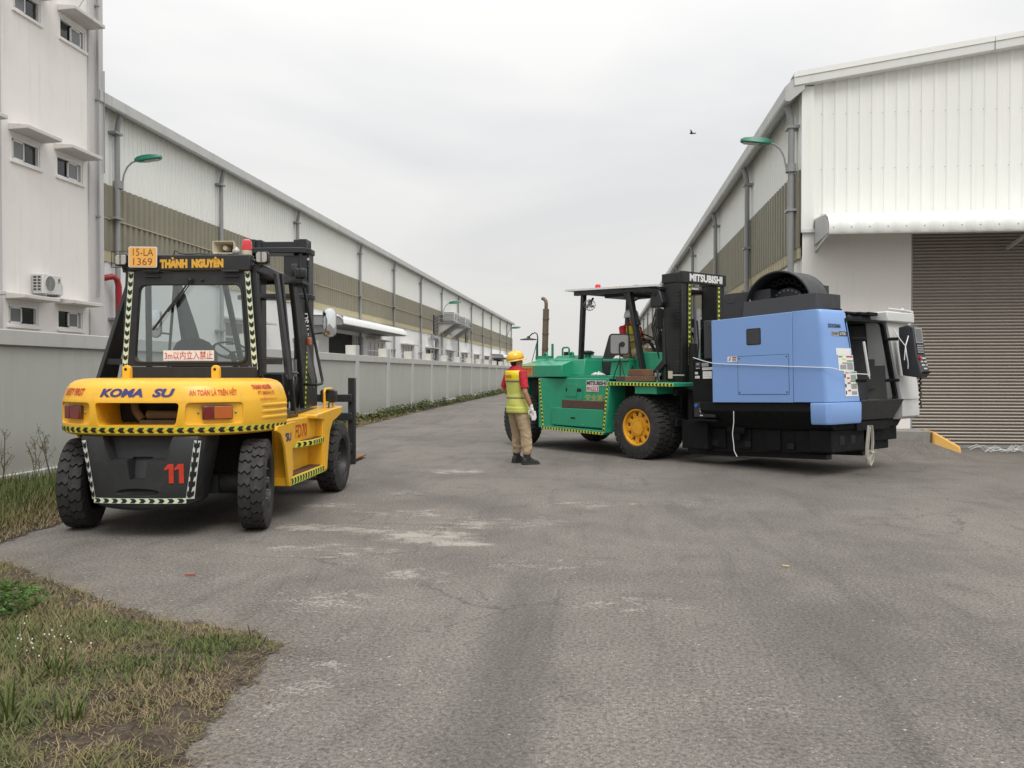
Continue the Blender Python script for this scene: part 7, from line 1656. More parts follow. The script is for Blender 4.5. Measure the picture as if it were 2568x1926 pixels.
def person(root, zp, arms, legs, head, face, helm, helm_c, ankles=None, toes=None, lean=0.0, vest_z0=None, glove=(True, True), hand_dirs=None, seed=0, floor=0.0, vest_text=False, helm_tilt=0.0):
    # one continuous body
    mb = MB(); mb.loft(torso_rings(zp, -.006, lean=lean))
    for s_, pts in zip((1, -1), arms):
        sh_c, el, wr = [Vector(p) for p in pts]
        mb.tube([Vector((s_ * .11, sh_c.y, sh_c.z + .01)), sh_c, (sh_c + el) / 2, el, (el * .6 + wr * .4), wr], [.055, .056, .047, .040, .041, .027], 12)
    for s_, pts in zip((1, -1), legs):
        P_ = [Vector(p) for p in pts]
        mb.tube([P_[0], P_[0].lerp(P_[1], .4), P_[1], P_[1].lerp(P_[2], .35), P_[2]], [.088, .078, .056, .056, .038], 12)
    head_mb(mb, head, face)
    for s_, pts, hd_ in zip((1, -1), arms, hand_dirs): hand_mb(mb, pts[2], hd_[0], s_, hd_[1], .55, .96)
    remesh(mb, 'body', 'skin', root, .009, 2)
    face_parts(root, head, face); helmet(root, helm_c, face, helm, helm_tilt)
    # red shirt: sleeves to mid upper arm and a collar
    mb = MB()
    mb.loft(torso_rings(zp, .004, zp + .25, lean=lean))
    for s_, pts in zip((1, -1), arms):
        sh_c, el, wr = [Vector(p) for p in pts]; q = sh_c.lerp(el, .80)
        mb.tube([Vector((s_ * .10, sh_c.y, sh_c.z + .01)), sh_c + Vector((s_ * .004, 0, .004)), sh_c.lerp(el, .45), q], [.060, .068, .064, .063], 16)
    remesh(mb, 'shirt', 'shirt_red', root, .009, 3, .006, (16, 16, 16), seed=seed)
    # vest over the torso
    z0 = vest_z0 if vest_z0 is not None else zp - .10
    rg = torso_rings(zp, .026, z0, zp + .545, lean=lean)
    if z0 < zp - .1 + 1e-6:
        rg = [[(x * (1 + .22 * k_), y * (1 + .20 * k_), z) for x, y, z in ring] for ring, k_ in zip(rg, [.9, .45, .2] + [0] * 20)]
        low = [[(x * 1.02, y * 1.03, z0 - .035) for x, y, z in rg[0]]]; rg = low + rg
    rr = []
    for i in range(len(rg) - 1):                     # subdivide for folds
        for k in range(4): rr.append([tuple(Vector(p).lerp(Vector(q), k / 4)) for p, q in zip(rg[i], rg[i + 1])])
    rr.append(rg[-1])
    # armholes: pull the shoulder points in
    for ring in rr:
        z = ring[0][2]; f = max(0, min(1, (z - (zp + .30)) / .10))
        for i, (x, y, zz) in enumerate(ring):
            lim = .222 - .028 * f
            if abs(x) > lim: ring[i] = (math.copysign(lim, x), y, zz)
    for j, ring in enumerate(rr):
        for i, (x, y, z) in enumerate(ring):
            n = Vector((x, y, 0)).normalized(); k = mnoise.noise(Vector((x * 13 + seed, y * 13, z * 7))) * .010 + mnoise.noise(Vector((x * 30, y * 30 + seed, z * 18))) * .004
            ring[i] = (x + n.x * k, y + n.y * k, z)
    zy, zb1, zb2 = zp + .36, zp + .33, zp + .10
    def sub(mbx, lo, hi):
        rs = [r_ for r_ in rr if lo - .012 <= r_[0][2] <= hi + .012]; mbx.loft(rs, caps=False); return mbx
    def shell(lo, hi, nm, m, infl=0.0, parent=root):
        rs = []
        for q in np.linspace(lo, hi, max(3, int((hi - lo) / .02))):
            for i in range(len(rr) - 1):
                za, zb = rr[i][0][2], rr[i + 1][0][2]
                if za - 1e-6 <= q <= zb + 1e-6:
                    t = (q - za) / max(1e-6, zb - za); rs.append([tuple(Vector(p).lerp(Vector(w_), t) + Vector((p[0], p[1], 0)).normalized() * infl) for p, w_ in zip(rr[i], rr[i + 1])]); break
        mbx = MB(); mbx.loft(rs, caps=False); o = build(mbx, nm, MATS[m], parent, ang=80, fix=False); sf = o.modifiers.new('t', 'SOLIDIFY'); sf.thickness = .004; sf.offset = 0; return o
    zlo = rr[0][0][2]; zhi = rr[-1][0][2]
    v1 = shell(zlo, zy, 'vest', 'vest_lime'); shell(zy, zhi, 'vest_yoke', 'vest_yellow', parent=v1); shell(zlo, zlo + .10, 'vest_hem', 'vest_yellow' if False else 'vest_lime', .004, v1)
    for z in (zb1 + .015, zb2 - .01): shell(z, z + .030, 'reflective_band', 'vest_band', .0045, v1)
    if vest_text:
        def bp(u, v):
            x = .085 - .17 * u; z = zp + .40 + .055 * v
            return Vector((-x if False else x, -.0, z))
        rt = []
        P_, F_ = glyphs('THÀNH NGUYÊN', .03)
        V = []
        for u, v in P_:
            x = -.095 + .19 * u; z = zp + .405 + .06 * v
            best = None
            for i in range(len(rr) - 1):
                za, zb = rr[i][0][2], rr[i + 1][0][2]
                if za <= z <= zb: t = (z - za) / max(1e-6, zb - za); ring = [Vector(p).lerp(Vector(q), t) for p, q in zip(rr[i], rr[i + 1])]; break
            back = sorted([p for p in ring if p.y < 0], key=lambda p: p.x); y = back[0].y
            for p, q in zip(back, back[1:]):
                if p.x <= x <= q.x: y = p.y + (q.y - p.y) * (x - p.x) / max(1e-6, q.x - p.x)
            V.append((x, y - .007, z))
        mbx = MB(); mbx.add(V, F_); build(mbx, 'lettering', MATS['vest_print'], v1, smooth=False, fix=False)
    # trousers
    mb = MB()
    mb.loft([[(x * 1.0, y * 1.0, z) for x, y, z in ring] for ring in torso_rings(zp, .012, None, zp + .07, lean=lean)])
    for s_, pts in zip((1, -1), legs):
        P_ = [Vector(p) for p in pts]
        mb.tube([P_[0] + Vector((0, 0, .02)), P_[0].lerp(P_[1], .35), P_[0].lerp(P_[1], .75), P_[1], P_[1].lerp(P_[2], .35), P_[1].lerp(P_[2], .72), P_[1].lerp(P_[2], .92), P_[2] + (P_[2] - P_[1]).normalized() * .0], [(.112, .118), (.104, .112), (.090, .094), (.085, .086), (.083, .084), (.077, .078), (.066, .068), (.058, .060)], 18)
    def wm(co):
        return .55 + .9 * max(0, 1 - abs(co.z - (legs[0][2][2] + .12)) / .25) + .35 * max(0, 1 - abs(co.z - legs[0][1][2]) / .15)
    remesh(mb, 'trousers', 'khaki', root, .010, 3, .011, (13, 13, 15), wm, seed)
    for an, td in zip(ankles, toes): boots(root, an, td, floor)
    for s_, pts, hd_, gl in zip((1, -1), arms, hand_dirs, glove):
        if gl:
            mb = MB(); wr = Vector(pts[2]); dd = Vector(hd_[0]).normalized(); mb.tube([wr - dd * .05, wr - dd * .0, wr + dd * .03], [.034, .031, .034], 12); hand_mb(mb, wr, hd_[0], s_, hd_[1], .55, 1.12); remesh(mb, 'glove', 'glove_white', root, .006, 1)

# worker on foot, seen from behind
man = empty('person', (-1.245 - .058, 12.885 - .052, 0), R(-52), 'worker in yellow helmet, lime vest and khaki trousers standing with his back turned', 'person')
person(man, .935,
       arms=(((.208, -.05, 1.405), (.285, -.055, 1.12), (.300, .045, .885)), ((-.208, -.05, 1.405), (-.295, -.10, 1.15), (-.225, .09, 1.03))),
       legs=(((.090, -.005, .86), (.130, .055, .47), (.155, .072, .155)), ((-.090, -.005, .86), (-.130, .06, .47), (-.155, .078, .155))),
       head=(0, -.035, 1.60), face=R(-10), helm='helmet_yellow', helm_c=(0, -.053, 1.625), lean=-.075, ankles=((.158, .068), (-.158, .078)), toes=((.10, 1), (-.06, 1)),
       hand_dirs=(((.02, .25, -1), (-1, .2, 0)), ((.5, .8, -.1), (.5, -.3, -.6))), seed=3, vest_text=True, helm_tilt=R(10))
mb = MB(); w0 = Vector((.306, .085, .805)); mb.loft([[w0 + Vector((x, y, z)) for x, y in ((-.012, -.03), (.014, -.03), (.014, .03), (-.012, .03))] for x_, z in ((0, .03),)] + [[w0 + Vector((x + dx, y * k, z)) for x, y in ((-.008, -.035), (.010, -.035), (.010, .035), (-.008, .035))] for dx, z, k in ((.0, -.02, 1.2), (.006, -.07, 1.3), (-.004, -.115, .9))])
gh = build(mb, 'work_glove', MATS['glove_white'], None, bevel=.006, seg=3, ang=60); gh.location = man.location; gh.rotation_euler = man.rotation_euler; tag(gh, 'spare white work glove held in the standing worker\'s hand', 'glove')

# driver on the seat of the green forklift
drv = empty('person', at_g(.10, -1.13, 1.70), GA, 'seated driver in white helmet and lime vest inside the green forklift', 'person')
person(drv, .05,
       arms=(((.205, .0, .52), (.25, .08, .25), (.13, .33, .33)), ((-.205, .0, .52), (-.25, .08, .25), (-.12, .33, .33))),
       legs=(((.090, .0, .02), (.14, .42, .10), (.13, .52, -.17)), ((-.090, .0, .02), (-.14, .42, .10), (-.13, .52, -.17))),
       head=(0, .04, .715), face=R(18), helm='helmet_white', helm_c=(0, .022, .745), ankles=((.13, .53), (-.13, .53)), toes=((.1, 1), (-.1, 1)), floor=-.325,
       hand_dirs=(((-.7, .6, .1), (-.3, .5, -.5)), ((.7, .6, .1), (.3, .5, -.5))), seed=9, glove=(False, False), vest_z0=-.03)

# ================================================================== grass, weeds and litter
def tint_mat(name, stops, rough=.75, trans=.25):
    t = NT(name)
    at = t.new('ShaderNodeAttribute', attribute_name='tint')
    cr_ = t.new('ShaderNodeValToRGB'); el_ = cr_.color_ramp.elements
    while len(el_) > 1: el_.remove(el_[0])
    el_[0].position = stops[0][0]; el_[0].color = (*stops[0][1], 1)
    for p, c in stops[1:]:
        e = el_.new(p); e.color = (*c, 1)
    t.l.new(at.outputs['Fac'], cr_.inputs[0]); t.l.new(cr_.outputs[0], t.b.inputs['Base Color'])
    t.b.inputs['Roughness'].default_value = rough
    t.b.inputs['Specular IOR Level'].default_value = .3
    MATS[name] = t.m; return t.m
tint_mat('grass_blade', [(0, (.045, .075, .018)), (.3, (.085, .115, .030)), (.5, (.15, .145, .055)), (.72, (.205, .160, .082)), (1, (.275, .215, .12))])
tint_mat('weed_leaf', [(0, (.035, .05, .018)), (.5, (.075, .10, .036)), (1, (.17, .17, .085))])
tint_mat('bright_leaf', [(0, (.035, .085, .016)), (.6, (.075, .16, .03)), (1, (.12, .22, .05))])
mat('stem_dry', (.11, .085, .05), .9, var=.3)
mat('flower_white', (.75, .75, .72), .8)
mat('pebble', (.26, .24, .215), .9, var=.35, vscale=60)
mat('litter_red', (.30, .05, .03), .7)
mat('litter_tan', (.62, .45, .20), .8)
mat('leaf_yellow', (.62, .42, .05), .7)

NR = np.random.default_rng(11)
def tri_mesh(name, V, F, tint, m, parent=None, kind=None):
    me = bpy.data.meshes.new(name)
    V = np.asarray(V, np.float32).reshape(-1, 3); F = np.asarray(F, np.int32)
    k = F.shape[1]
    me.vertices.add(len(V)); me.vertices.foreach_set('co', V.ravel())
    me.loops.add(F.size); me.loops.foreach_set('vertex_index', F.ravel())
    me.polygons.add(len(F)); me.polygons.foreach_set('loop_start', np.arange(0, F.size, k, dtype=np.int32))
    me.update(calc_edges=True)
    if tint is not None:
        a = me.attributes.new('tint', 'FLOAT', 'POINT'); a.data.foreach_set('value', np.asarray(tint, np.float32))
    me.materials.append(m)
    o = bpy.data.objects.new(name, me); COL.objects.link(o)
    if parent is not None: o.parent = parent
    if kind: o['kind'] = kind
    return o

def blades(P, L, Wd, lean, tint, zbase):
    """P (n,2) roots; two-quad bent blades"""
    n = len(P); az_ = NR.uniform(0, 2 * np.pi, n); d_ = np.stack([np.cos(az_), np.sin(az_)], 1)
    sd = np.stack([-d_[:, 1], d_[:, 0]], 1) * (Wd / 2)[:, None]
    r0 = np.concatenate([P, zbase[:, None]], 1)
    def pt(fr, out_, up_, wk):
        c = r0.copy(); c[:, :2] += d_ * (L * out_)[:, None]; c[:, 2] += L * up_
        a = c.copy(); b = c.copy(); a[:, :2] -= sd * wk; b[:, :2] += sd * wk
        return a, b
    s = np.sin(lean); c_ = np.cos(lean)
    a0, b0 = pt(0, np.zeros(n), np.zeros(n), 1.0); a1, b1 = pt(.5, .5 * s, .52 * c_, .9); a2, b2 = pt(1, s, c_ * .92, .15)
    V = np.stack([a0, b0, a1, b1, a2, b2], 1).reshape(-1, 3)
    o = (np.arange(n) * 6)[:, None]
    F = np.concatenate([o + np.array([0, 1, 3, 2]), o + np.array([2, 3, 5, 4])], 0)
    return V, F, np.repeat(tint, 6)

def inside(poly, P):
    x, y = P[:, 0], P[:, 1]; r_ = np.zeros(len(P), bool); n = len(poly)
    for i in range(n):
        (x1, y1), (x2, y2) = poly[i], poly[(i + 1) % n]
        c = ((y1 > y) != (y2 > y)) & (x < (x2 - x1) * (y - y1) / (y2 - y1 + 1e-12) + x1); r_ ^= c
    return r_
def dist_edge(pl, P):
    best = np.full(len(P), 9e9)
    for (a, b) in zip(pl[:-1], pl[1:]):
        a, b = np.array(a), np.array(b); ab = b - a; t = np.clip(((P - a) @ ab) / (ab @ ab), 0, 1); q = a + t[:, None] * ab; best = np.minimum(best, np.linalg.norm(P - q, axis=1))
    return best
def vnoise(P, s, seed=0):
    return np.array([mnoise.noise(Vector((p[0] * s + seed, p[1] * s - seed, seed * .7))) for p in P])

EDGE = [(-7.2, 6.05), (-5.4, 6.0), (-4.48, 5.73), (-3.81, 5.32), (-3.08, 4.81), (-2.59, 4.53), (-2.21, 4.44), (-1.89, 4.34), (-1.69, 4.10), (-1.61, 3.80), (-1.59, 3.49), (-1.57, 3.15), (-1.49, 2.81), (-1.42, 2.2), (-1.5, 1.2), (-1.6, 0.0), (-1.7, -2.0)]
E2 = []
for (a, b) in zip(EDGE[:-1], EDGE[1:]):
    n = max(1, int(math.dist(a, b) / .07))
    for i in range(n):
        t = i / n; x, y = a[0] + (b[0] - a[0]) * t, a[1] + (b[1] - a[1]) * t
        k = mnoise.noise(Vector((x * 4, y * 4, 3))) * .06 + mnoise.noise(Vector((x * 13, y * 13, 5))) * .03
        E2.append((x + k, y + k))
E2.append(EDGE[-1]); patch = E2 + [(-9, -2), (-9, 6.1)]
def soil_mat():
    t = NT('soil_ragged'); P = t.tc.outputs['Object']
    n1 = t.noise(9, 5, .65); n2 = t.noise(45, 3, .7)
    c = t.mix(t.ramp(n1, .3, .7), (.040, .031, .024), (.120, .094, .068)); c = t.mix(t.ramp(n2, .35, .7), t.mix(.5, c, (.02, .016, .012)), c)
    t.l.new(c, t.b.inputs['Base Color']); t.b.inputs['Roughness'].default_value = .95; t.b.inputs['Specular IOR Level'].default_value = .2
    t.bump(t.math('ADD', n1, t.math('MULTIPLY', n2, .5)), .8, .02)
    at = t.new('ShaderNodeAttribute', attribute_name='rim').outputs['Fac']
    k = t.math('ADD', at, t.math('ADD', t.math('MULTIPLY_ADD', n1, .22, -.11), t.math('MULTIPLY_ADD', n2, .16, -.08)))
    t.l.new(t.ramp(k, -.02, .03), t.b.inputs['Alpha'])
    MATS['soil_ragged'] = t.m
soil_mat()
def soil_sheet(poly, rim, x0, x1, y0, y1, st, z, label):
    gx = np.arange(x0, x1, st); gy = np.arange(y0, y1, st); Q = np.array([(x, y) for y in gy for x in gx]); ins = inside(poly, Q); dd = dist_edge(rim, Q) * np.where(ins, 1, -1)
    nx_ = len(gx); F = []
    for j_ in range(len(gy) - 1):
        for i_ in range(nx_ - 1):
            q = (j_ * nx_ + i_, j_ * nx_ + i_ + 1, (j_ + 1) * nx_ + i_ + 1, (j_ + 1) * nx_ + i_)
            if max(dd[list(q)]) > -.2: F.append(q)
    V = np.concatenate([Q, (z + .03 * np.clip(dd / .6, 0, 1) + .012 * np.clip(dd / .2, 0, 1) * vnoise(Q, 7, 2))[:, None]], 1)
    me = bpy.data.meshes.new('soil'); me.from_pydata([tuple(v) for v in V], [], F); me.materials.append(MATS['soil_ragged'])
    a = me.attributes.new('rim', 'FLOAT', 'POINT'); a.data.foreach_set('value', dd.astype(np.float32)); me.shade_smooth()
    o = bpy.data.objects.new('soil', me); COL.objects.link(o); o['kind'] = 'structure'; o['label'] = label
soil_sheet(patch, E2, -6.6, -1.2, 1.0, 6.2, .06, .005, 'bare soil under the near grass')
STRIP = [(-4.95, 6.1), (-4.98, 6.5), (-5.05, 7.0), (-5.12, 7.6), (-5.5, 9.0), (-5.9, 12), (-6.2, 17), (-6.36, 21), (-6.62, 29), (-6.75, 45), (-6.85, 80)]
S2 = []
for (a, b) in zip(STRIP[:-1], STRIP[1:]):
    n = max(1, int(math.dist(a, b) / .15))
    for i in range(n):
        t = i / n; x, y = a[0] + (b[0] - a[0]) * t, a[1] + (b[1] - a[1]) * t; k = mnoise.noise(Vector((x * 3, y * 3, 8))) * .09; S2.append((x + k, y))
S2.append(STRIP[-1]); strip = S2 + [(XB + .05, 80), (XB + .05, 6.1)]
soil_sheet(strip, S2, -7.22, -4.6, 6.0, 14.0, .08, .005, 'bare soil along the near boundary wall')
soil_sheet(strip, S2, -7.22, -5.6, 14.0, 80.0, .16, .005, 'bare soil along the far boundary wall')

# turf in the near corner: matted, half dry
N = 190000
P = np.stack([NR.uniform(-5.2, -1.4, N), NR.uniform(1.9, 6.1, N)], 1); P = P[inside(patch, P)]
P = P[(P[:, 0] > -.95 * P[:, 1] - .2)]
de = dist_edge(E2, P); nz = vnoise(P, 1.6, 4); nf = vnoise(P, 5.5, 9)
keep = NR.random(len(P)) < np.clip(.40 + 1.2 * nf + .45 * (de > .2) + .25 * nz, .08, 1); P, de, nz, nf = P[keep], de[keep], nz[keep], nf[keep]
n = len(P)
gr = np.clip(.57 - .62 * nz - .25 * nf - .12 * (P[:, 0] < -2.6) + NR.normal(0, .16, n), 0, 1)
gr = np.where(de < .18, np.clip(gr + .2, 0, 1), gr)
L = np.where(NR.random(n) < .05, 2.2, 1.0) * NR.uniform(.016, .052, n) * (1 + .5 * (P[:, 0] < -2.5)) * np.where(de < .1, .7, 1); lean = NR.uniform(.6, 1.5, n)
V, F, T = blades(P, L, NR.uniform(.0018, .0042, n), lean, gr, .006 + .03 * np.clip(de / .6, 0, 1))
go = tri_mesh('grass', V, F, T, MATS['grass_blade'], kind='stuff'); go['label'] = 'matted half dry grass in the near corner'; go['category'] = 'grass'
# straw scattered in and past the edge
N = 5200; k = NR.integers(0, len(E2) - 2, N); P = np.array(E2)[k] + NR.normal(0, .11, (N, 2)); n = N
V, F, T = blades(P, NR.uniform(.02, .06, n), NR.uniform(.0015, .003, n), NR.uniform(1.35, 1.54, n), np.clip(NR.normal(.8, .15, n), 0, 1), np.full(n, .008))
st_ = tri_mesh('straw', V, F, T, MATS['grass_blade'], kind='stuff'); st_['label'] = 'dry straw scattered along the grass edge'; st_['category'] = 'straw'
# grass along the foot of the boundary wall
Ps = []
for (y0, y1, cnt) in ((6.1, 9.5, 16000), (9.5, 16, 8000), (16, 30, 9000), (30, 70, 7000)):
    q = np.stack([NR.uniform(-7.2, -4.9, cnt * 2), NR.uniform(y0, y1, cnt * 2)], 1); q = q[inside(strip, q)][:cnt]; Ps.append(q)
P = np.concatenate(Ps); de = dist_edge(S2, P); nz = vnoise(P, 1.2, 21); n = len(P)
hgt = np.clip(de / .6, .15, 1) * np.where(P[:, 1] < 10, .24, .26) * NR.uniform(.5, 1.15, n); tn = np.clip(.86 - .75 * np.clip(de / .6, 0, 1) + .3 * nz + NR.normal(.16, .17, n), 0, 1)
V, F, T = blades(P, hgt, NR.uniform(.004, .008, n) * np.clip(P[:, 1] / 8, 1, 3), NR.uniform(.15, .9, n), tn, np.full(n, .01))
gw = tri_mesh('grass', V, F, T, MATS['grass_blade'], kind='stuff'); gw['label'] = 'rough grass growing along the boundary wall'; gw['category'] = 'grass'

# leafy things: leaf = folded diamond
def leaf_cloud(C_, Rr, size, tint, flat=.5, rs=NR):
    """C_ (n,3) leaf centres"""
    n = len(C_); u = rs.normal(size=(n, 3)); u[:, 2] *= flat; u /= np.linalg.norm(u, axis=1)[:, None]
    w_ = rs.normal(size=(n, 3)); v = np.cross(u, w_); v /= np.linalg.norm(v, axis=1)[:, None]; nn = np.cross(u, v)
    a = C_ - u * size[:, None]; b = C_ + v * (size * .48)[:, None] + nn * (size * .12)[:, None]; c = C_ + u * size[:, None]; d_ = C_ - v * (size * .48)[:, None] + nn * (size * .12)[:, None]
    V = np.stack([a, b, c, d_], 1).reshape(-1, 3); o = (np.arange(n) * 4)[:, None]
    F = np.concatenate([o + np.array([0, 1, 2]), o + np.array([0, 2, 3])], 0)
    return V, F, np.repeat(tint, 4)
# weeds crowding the wall further on
Cs = []; Ts = []; Sz = []
y = 13.0
while y < 74:
    h_ = NR.uniform(.10, .40) * (1 if y > 17 else .6); r_ = NR.uniform(.18, .42); x = XB + .12 + NR.uniform(.1, .45); m_ = int(95 * max(.45, 1 - y / 110))
    q = NR.normal(size=(m_, 3)); q /= np.linalg.norm(q, axis=1)[:, None]; q *= NR.random(m_)[:, None]**.4
    q = q * np.array([r_ * .8, r_ * 1.3, h_ * .55]) + np.array([x, y, h_ * .5]); q[:, 0] = np.maximum(q[:, 0], XB + .07); q[:, 2] = np.maximum(q[:, 2], .03)
    Cs.append(q); Ts.append(np.clip(NR.normal(.60, .22) + NR.normal(0, .18, m_) + (q[:, 2] - .2) * .5, 0, 1)); Sz.append(NR.uniform(.018, .045, m_) * (1 + y / 60)); y += NR.uniform(.18, .60)
V, F, T = leaf_cloud(np.concatenate(Cs), None, np.concatenate(Sz), np.concatenate(Ts))
wd = tri_mesh('weeds', V, F, T, MATS['weed_leaf'], kind='stuff'); wd['label'] = 'green weeds crowding the foot of the far boundary wall'; wd['category'] = 'weeds'

# tall dry weeds standing against the wall
def stalk_weed(x, y, h_, seed, label):
    rr = random.Random(seed); t = empty('dry_weed', (x, y, .01), 0, label, 'weed', 'dry weeds standing against the boundary wall')
    mb = MB(); tips = []
    for k in range(rr.randint(2, 3)):
        lx, ly = rr.uniform(-.12, .12), rr.uniform(-.2, .2); p = [Vector((rr.uniform(-.03, .03), rr.uniform(-.04, .04), 0))]
        hh = h_ * rr.uniform(.7, 1)
        for i in range(1, 6): p.append(Vector((lx * (i / 5)**1.4 + rr.uniform(-.012, .012), ly * (i / 5)**1.4 + rr.uniform(-.012, .012), hh * i / 5)))
        mb.tube(p, [.0055, .005, .0045, .004, .003, .002], 5)
        for j in range(rr.randint(4, 7)):
            i = rr.uniform(1.6, 4.9); q = p[int(i)].lerp(p[min(5, int(i) + 1)], i % 1); L = rr.uniform(.08, .26) * (1.2 - i / 6); a = rr.uniform(0, 6.28); e = q + Vector((math.cos(a) * L * .5, math.sin(a) * L * .6, L * .85)); m_ = q.lerp(e, .5) + Vector((0, 0, -.01)); mb.tube([q, m_, e], [.003, .0025, .0015], 4); tips += [e, m_, q.lerp(e, .75)]
    build(mb, 'stem', MATS['stem_dry'], t, ang=80)
    C_ = np.array([np.array(p) + NR.normal(0, .018, 3) for p in tips for _ in range(4)])
    V, F, T = leaf_cloud(C_, None, NR.uniform(.006, .014, len(C_)), np.clip(NR.normal(.65, .2, len(C_)), 0, 1), 1.0); tri_mesh('seed_heads', V, F, T, MATS['grass_blade'], t, kind='stuff')
for i, (x, y, h_, lb) in enumerate(((-6.95, 8.95, .80, 'tall dry weed at the wall nearest the picture edge'), (-6.9, 9.45, .62, 'short dry weed between two taller ones by the wall'), (-7.0, 9.85, .86, 'forked tall dry weed spreading two bare branches before the wall'), (-6.9, 10.35, .60, 'dry weed by the wall close to the rear tyre of the yellow forklift'), (-7.0, 10.9, .55, 'low dry weed half hidden behind the yellow forklift tyre'))):
    stalk_weed(x, y, h_, 40 + i, lb)

# bright leafy plant and tufts in the near corner
lp = empty('leafy_plant', (-3.50, 4.40, .03), 0, 'bright green leafy plant at the edge of the near grass', 'plant')
q = NR.normal(size=(900, 3)); q /= np.linalg.norm(q, axis=1)[:, None]; q *= NR.random(900)[:, None]**.45; q = q * np.array([.30, .30, .085]) + np.array([0, 0, .085]); q[:, 2] = np.maximum(q[:, 2], .02)
V, F, T = leaf_cloud(q, None, NR.uniform(.010, .022, 900), np.clip((q[:, 2] - .02) * 3 + NR.normal(.1, .18, 900), 0, 1), .35); tri_mesh('foliage', V, F, T, MATS['bright_leaf'], lp, kind='stuff')
mb = MB()
for k in range(26):
    a = rng.uniform(0, 6.28); r_ = rng.uniform(.05, .27); mb.tube([(0.15 * r_ * math.cos(a), .15 * r_ * math.sin(a), 0), (.6 * r_ * math.cos(a), .6 * r_ * math.sin(a), .07), (r_ * math.cos(a), r_ * math.sin(a), rng.uniform(.07, .14))], [.004, .003, .002], 4)
build(mb, 'stem', MATS['stem_dry'], lp)
mb = MB()
for k in range(28):
    x, y = rng.gauss(-2.85, .18), rng.gauss(3.85, .18); mb.ball((x, y, rng.uniform(.06, .11)), .0042, 5, 3)
fw = build(mb, 'small_flowers', MATS['flower_white'], kind='stuff'); tag(fw, 'tiny white flowers dotted over the near grass', 'flowers')
def tuft(x, y, n, h_, sp, label, tv):
    t = empty('grass_tuft', (x, y, .006), 0, label, 'grass tuft', 'long grass tufts in the near corner')
    P = NR.normal(0, sp, (n, 2)); V, F, T = blades(P, NR.uniform(.5, 1, n) * h_, NR.uniform(.006, .011, n), NR.uniform(.1, .85, n), np.clip(NR.normal(tv, .08, n), 0, 1), np.zeros(n)); tri_mesh('blades', V, F, T, MATS['grass_blade'], t, kind='stuff')
tuft(-2.36, 3.08, 34, .27, .035, 'long pale green grass tuft nearest the bottom left corner', .34)
tuft(-2.12, 3.08, 26, .22, .03, 'smaller long grass tuft right beside the corner tuft', .30)
tuft(-2.50, 3.55, 40, .20, .06, 'spreading grass tuft in the middle of the near grass', .25)
tuft(-2.95, 3.7, 30, .20, .05, 'thin grass tuft below the leafy plant', .3)
tuft(-2.05, 3.62, 60, .11, .10, 'low green grass tuft near the asphalt edge', .2)
tuft(-1.98, 4.0, 60, .10, .12, 'low green grass tuft by the tip of the grass', .25)

# ------------------------------------------------------------------ loose grit and litter
mb = MB()
for k in range(420):
    y = 2.2 + 9 * rng.random()**1.6; x = rng.uniform(-.62, .62) * y - .1 * y
    if x < -1.55 and y < 5.2: continue
    r_ = rng.uniform(.002, .0055) * (1 + .05 * y); a, b, c_ = (r_ * rng.uniform(.7, 1.4) for _ in range(3)); mb.ball((x, y, b * .35), (a, c_, b * .7), 5, 3)
gv = build(mb, 'gravel', MATS['pebble'], smooth=False, kind='stuff'); tag(gv, 'loose grit scattered on the asphalt', 'gravel')
def chip(x, y, sx, sy, sz, rz_, m, name, label, cat):
    mb = MB(); mb.box(-sx / 2, sx / 2, -sy / 2, sy / 2, 0, sz); o = build(mb, name, MATS[m], bevel=min(sx, sy, sz) * .3); o.location = (x, y, .008); o.rotation_euler = (R(3), 0, rz_); tag(o, label, cat)
chip(-2.86, 5.49, .075, .014, .008, .2, 'litter_red', 'wood_splinter', 'reddish splinter lying on the asphalt behind the yellow forklift', 'splinter')
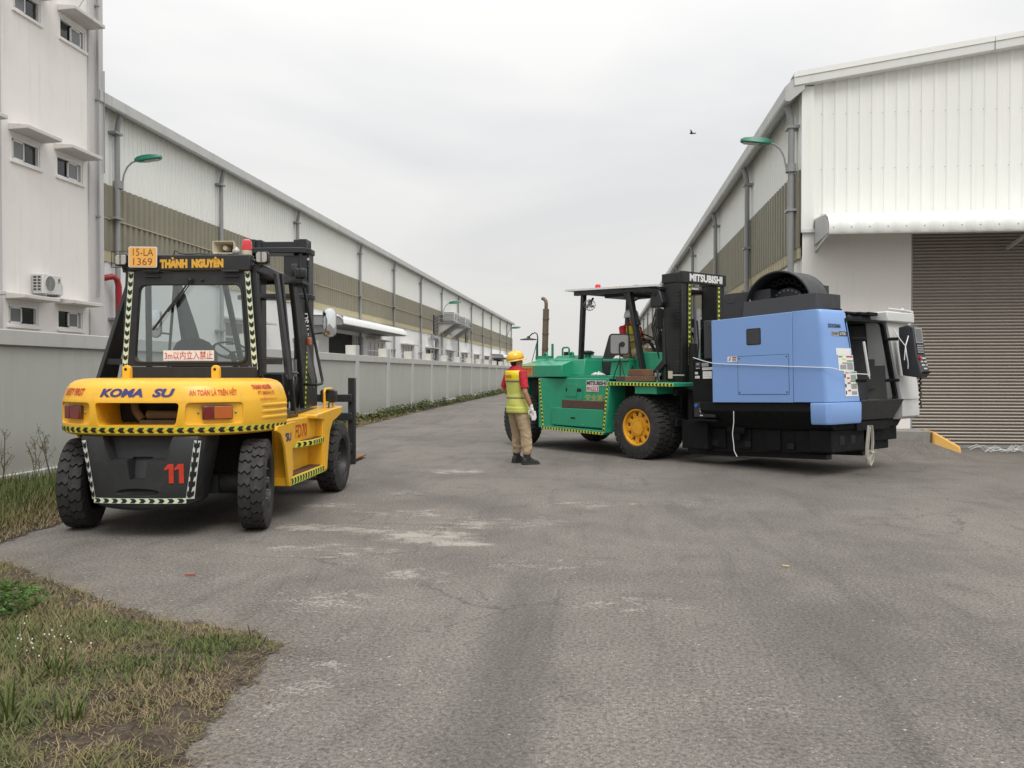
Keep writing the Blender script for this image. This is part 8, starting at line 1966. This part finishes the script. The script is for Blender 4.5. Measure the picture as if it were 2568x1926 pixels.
chip(1.33, 6.21, .05, .010, .009, -.5, 'litter_tan', 'cigarette_end', 'cigarette end alone on the open asphalt', 'litter')
chip(-1.72, 3.28, .03, .018, .004, .4, 'leaf_yellow', 'fallen_leaf', 'small yellow fallen leaf at the grass edge', 'leaf')
chip(-1.97, 3.0, .04, .022, .004, .8, 'litter_tan', 'paper_scrap', 'tan paper scrap at the bottom edge of the grass', 'litter')
chip(-2.42, 3.2, .045, .02, .01, .2, 'flower_white', 'paper_scrap', 'white paper scrap lying in the grass', 'litter')
chip(-2.45, 4.32, .05, .014, .008, .3, 'flower_white', 'paper_scrap', 'white paper scrap near the upper edge of the grass', 'litter')
chip(.85, 2.95, .06, .005, .003, -.35, 'flower_white', 'straw_piece', 'pale straw piece on the near asphalt', 'litter')
# plastic strapping thrown down by the shutter
mb = MB(); rr = random.Random(5)
for k in range(16):
    c = Vector((rr.uniform(6.9, 8.0), rr.uniform(15.35, 15.75), 0)); L = rr.uniform(.2, .5); a = rr.uniform(-.35, .35); p = []
    for i in range(7):
        t = i / 6 - .5; p.append(c + Vector((math.cos(a) * L * t * 2, math.sin(a) * L * t, .015 + abs(math.sin(i * 1.3 + k)) * rr.uniform(.02, .14))))
    mb.tube(p, .006, 5)
tag(build(mb, 'plastic_strapping', MATS['film_clear'], ang=80), 'tangle of clear plastic strapping at the foot of the roller shutter', 'strapping')
mb = MB(); mb.ball((0, 0, 0), (.05, .12, .04), 8, 6); mb.add([(0, .05, .01), (0, -.06, .01), (.22, -.03, .10), (.24, .02, .10)], [(0, 1, 2, 3)]); mb.add([(0, .05, .01), (0, -.06, .01), (-.20, -.05, .06), (-.22, .0, .07)], [(0, 3, 2, 1)]); mb.add([(-.03, -.10, 0), (.03, -.10, 0), (.05, -.22, .0), (-.05, -.22, 0)], [(0, 1, 2, 3)])
bd = build(mb, 'bird', MATS['bird_dark']); bd.location = (4.168, 40, 12.737); bd.rotation_euler = (R(10), R(15), R(60)); sf = bd.modifiers.new('t', 'SOLIDIFY'); sf.thickness = .01; tag(bd, 'small dark bird flying in the grey sky', 'bird')
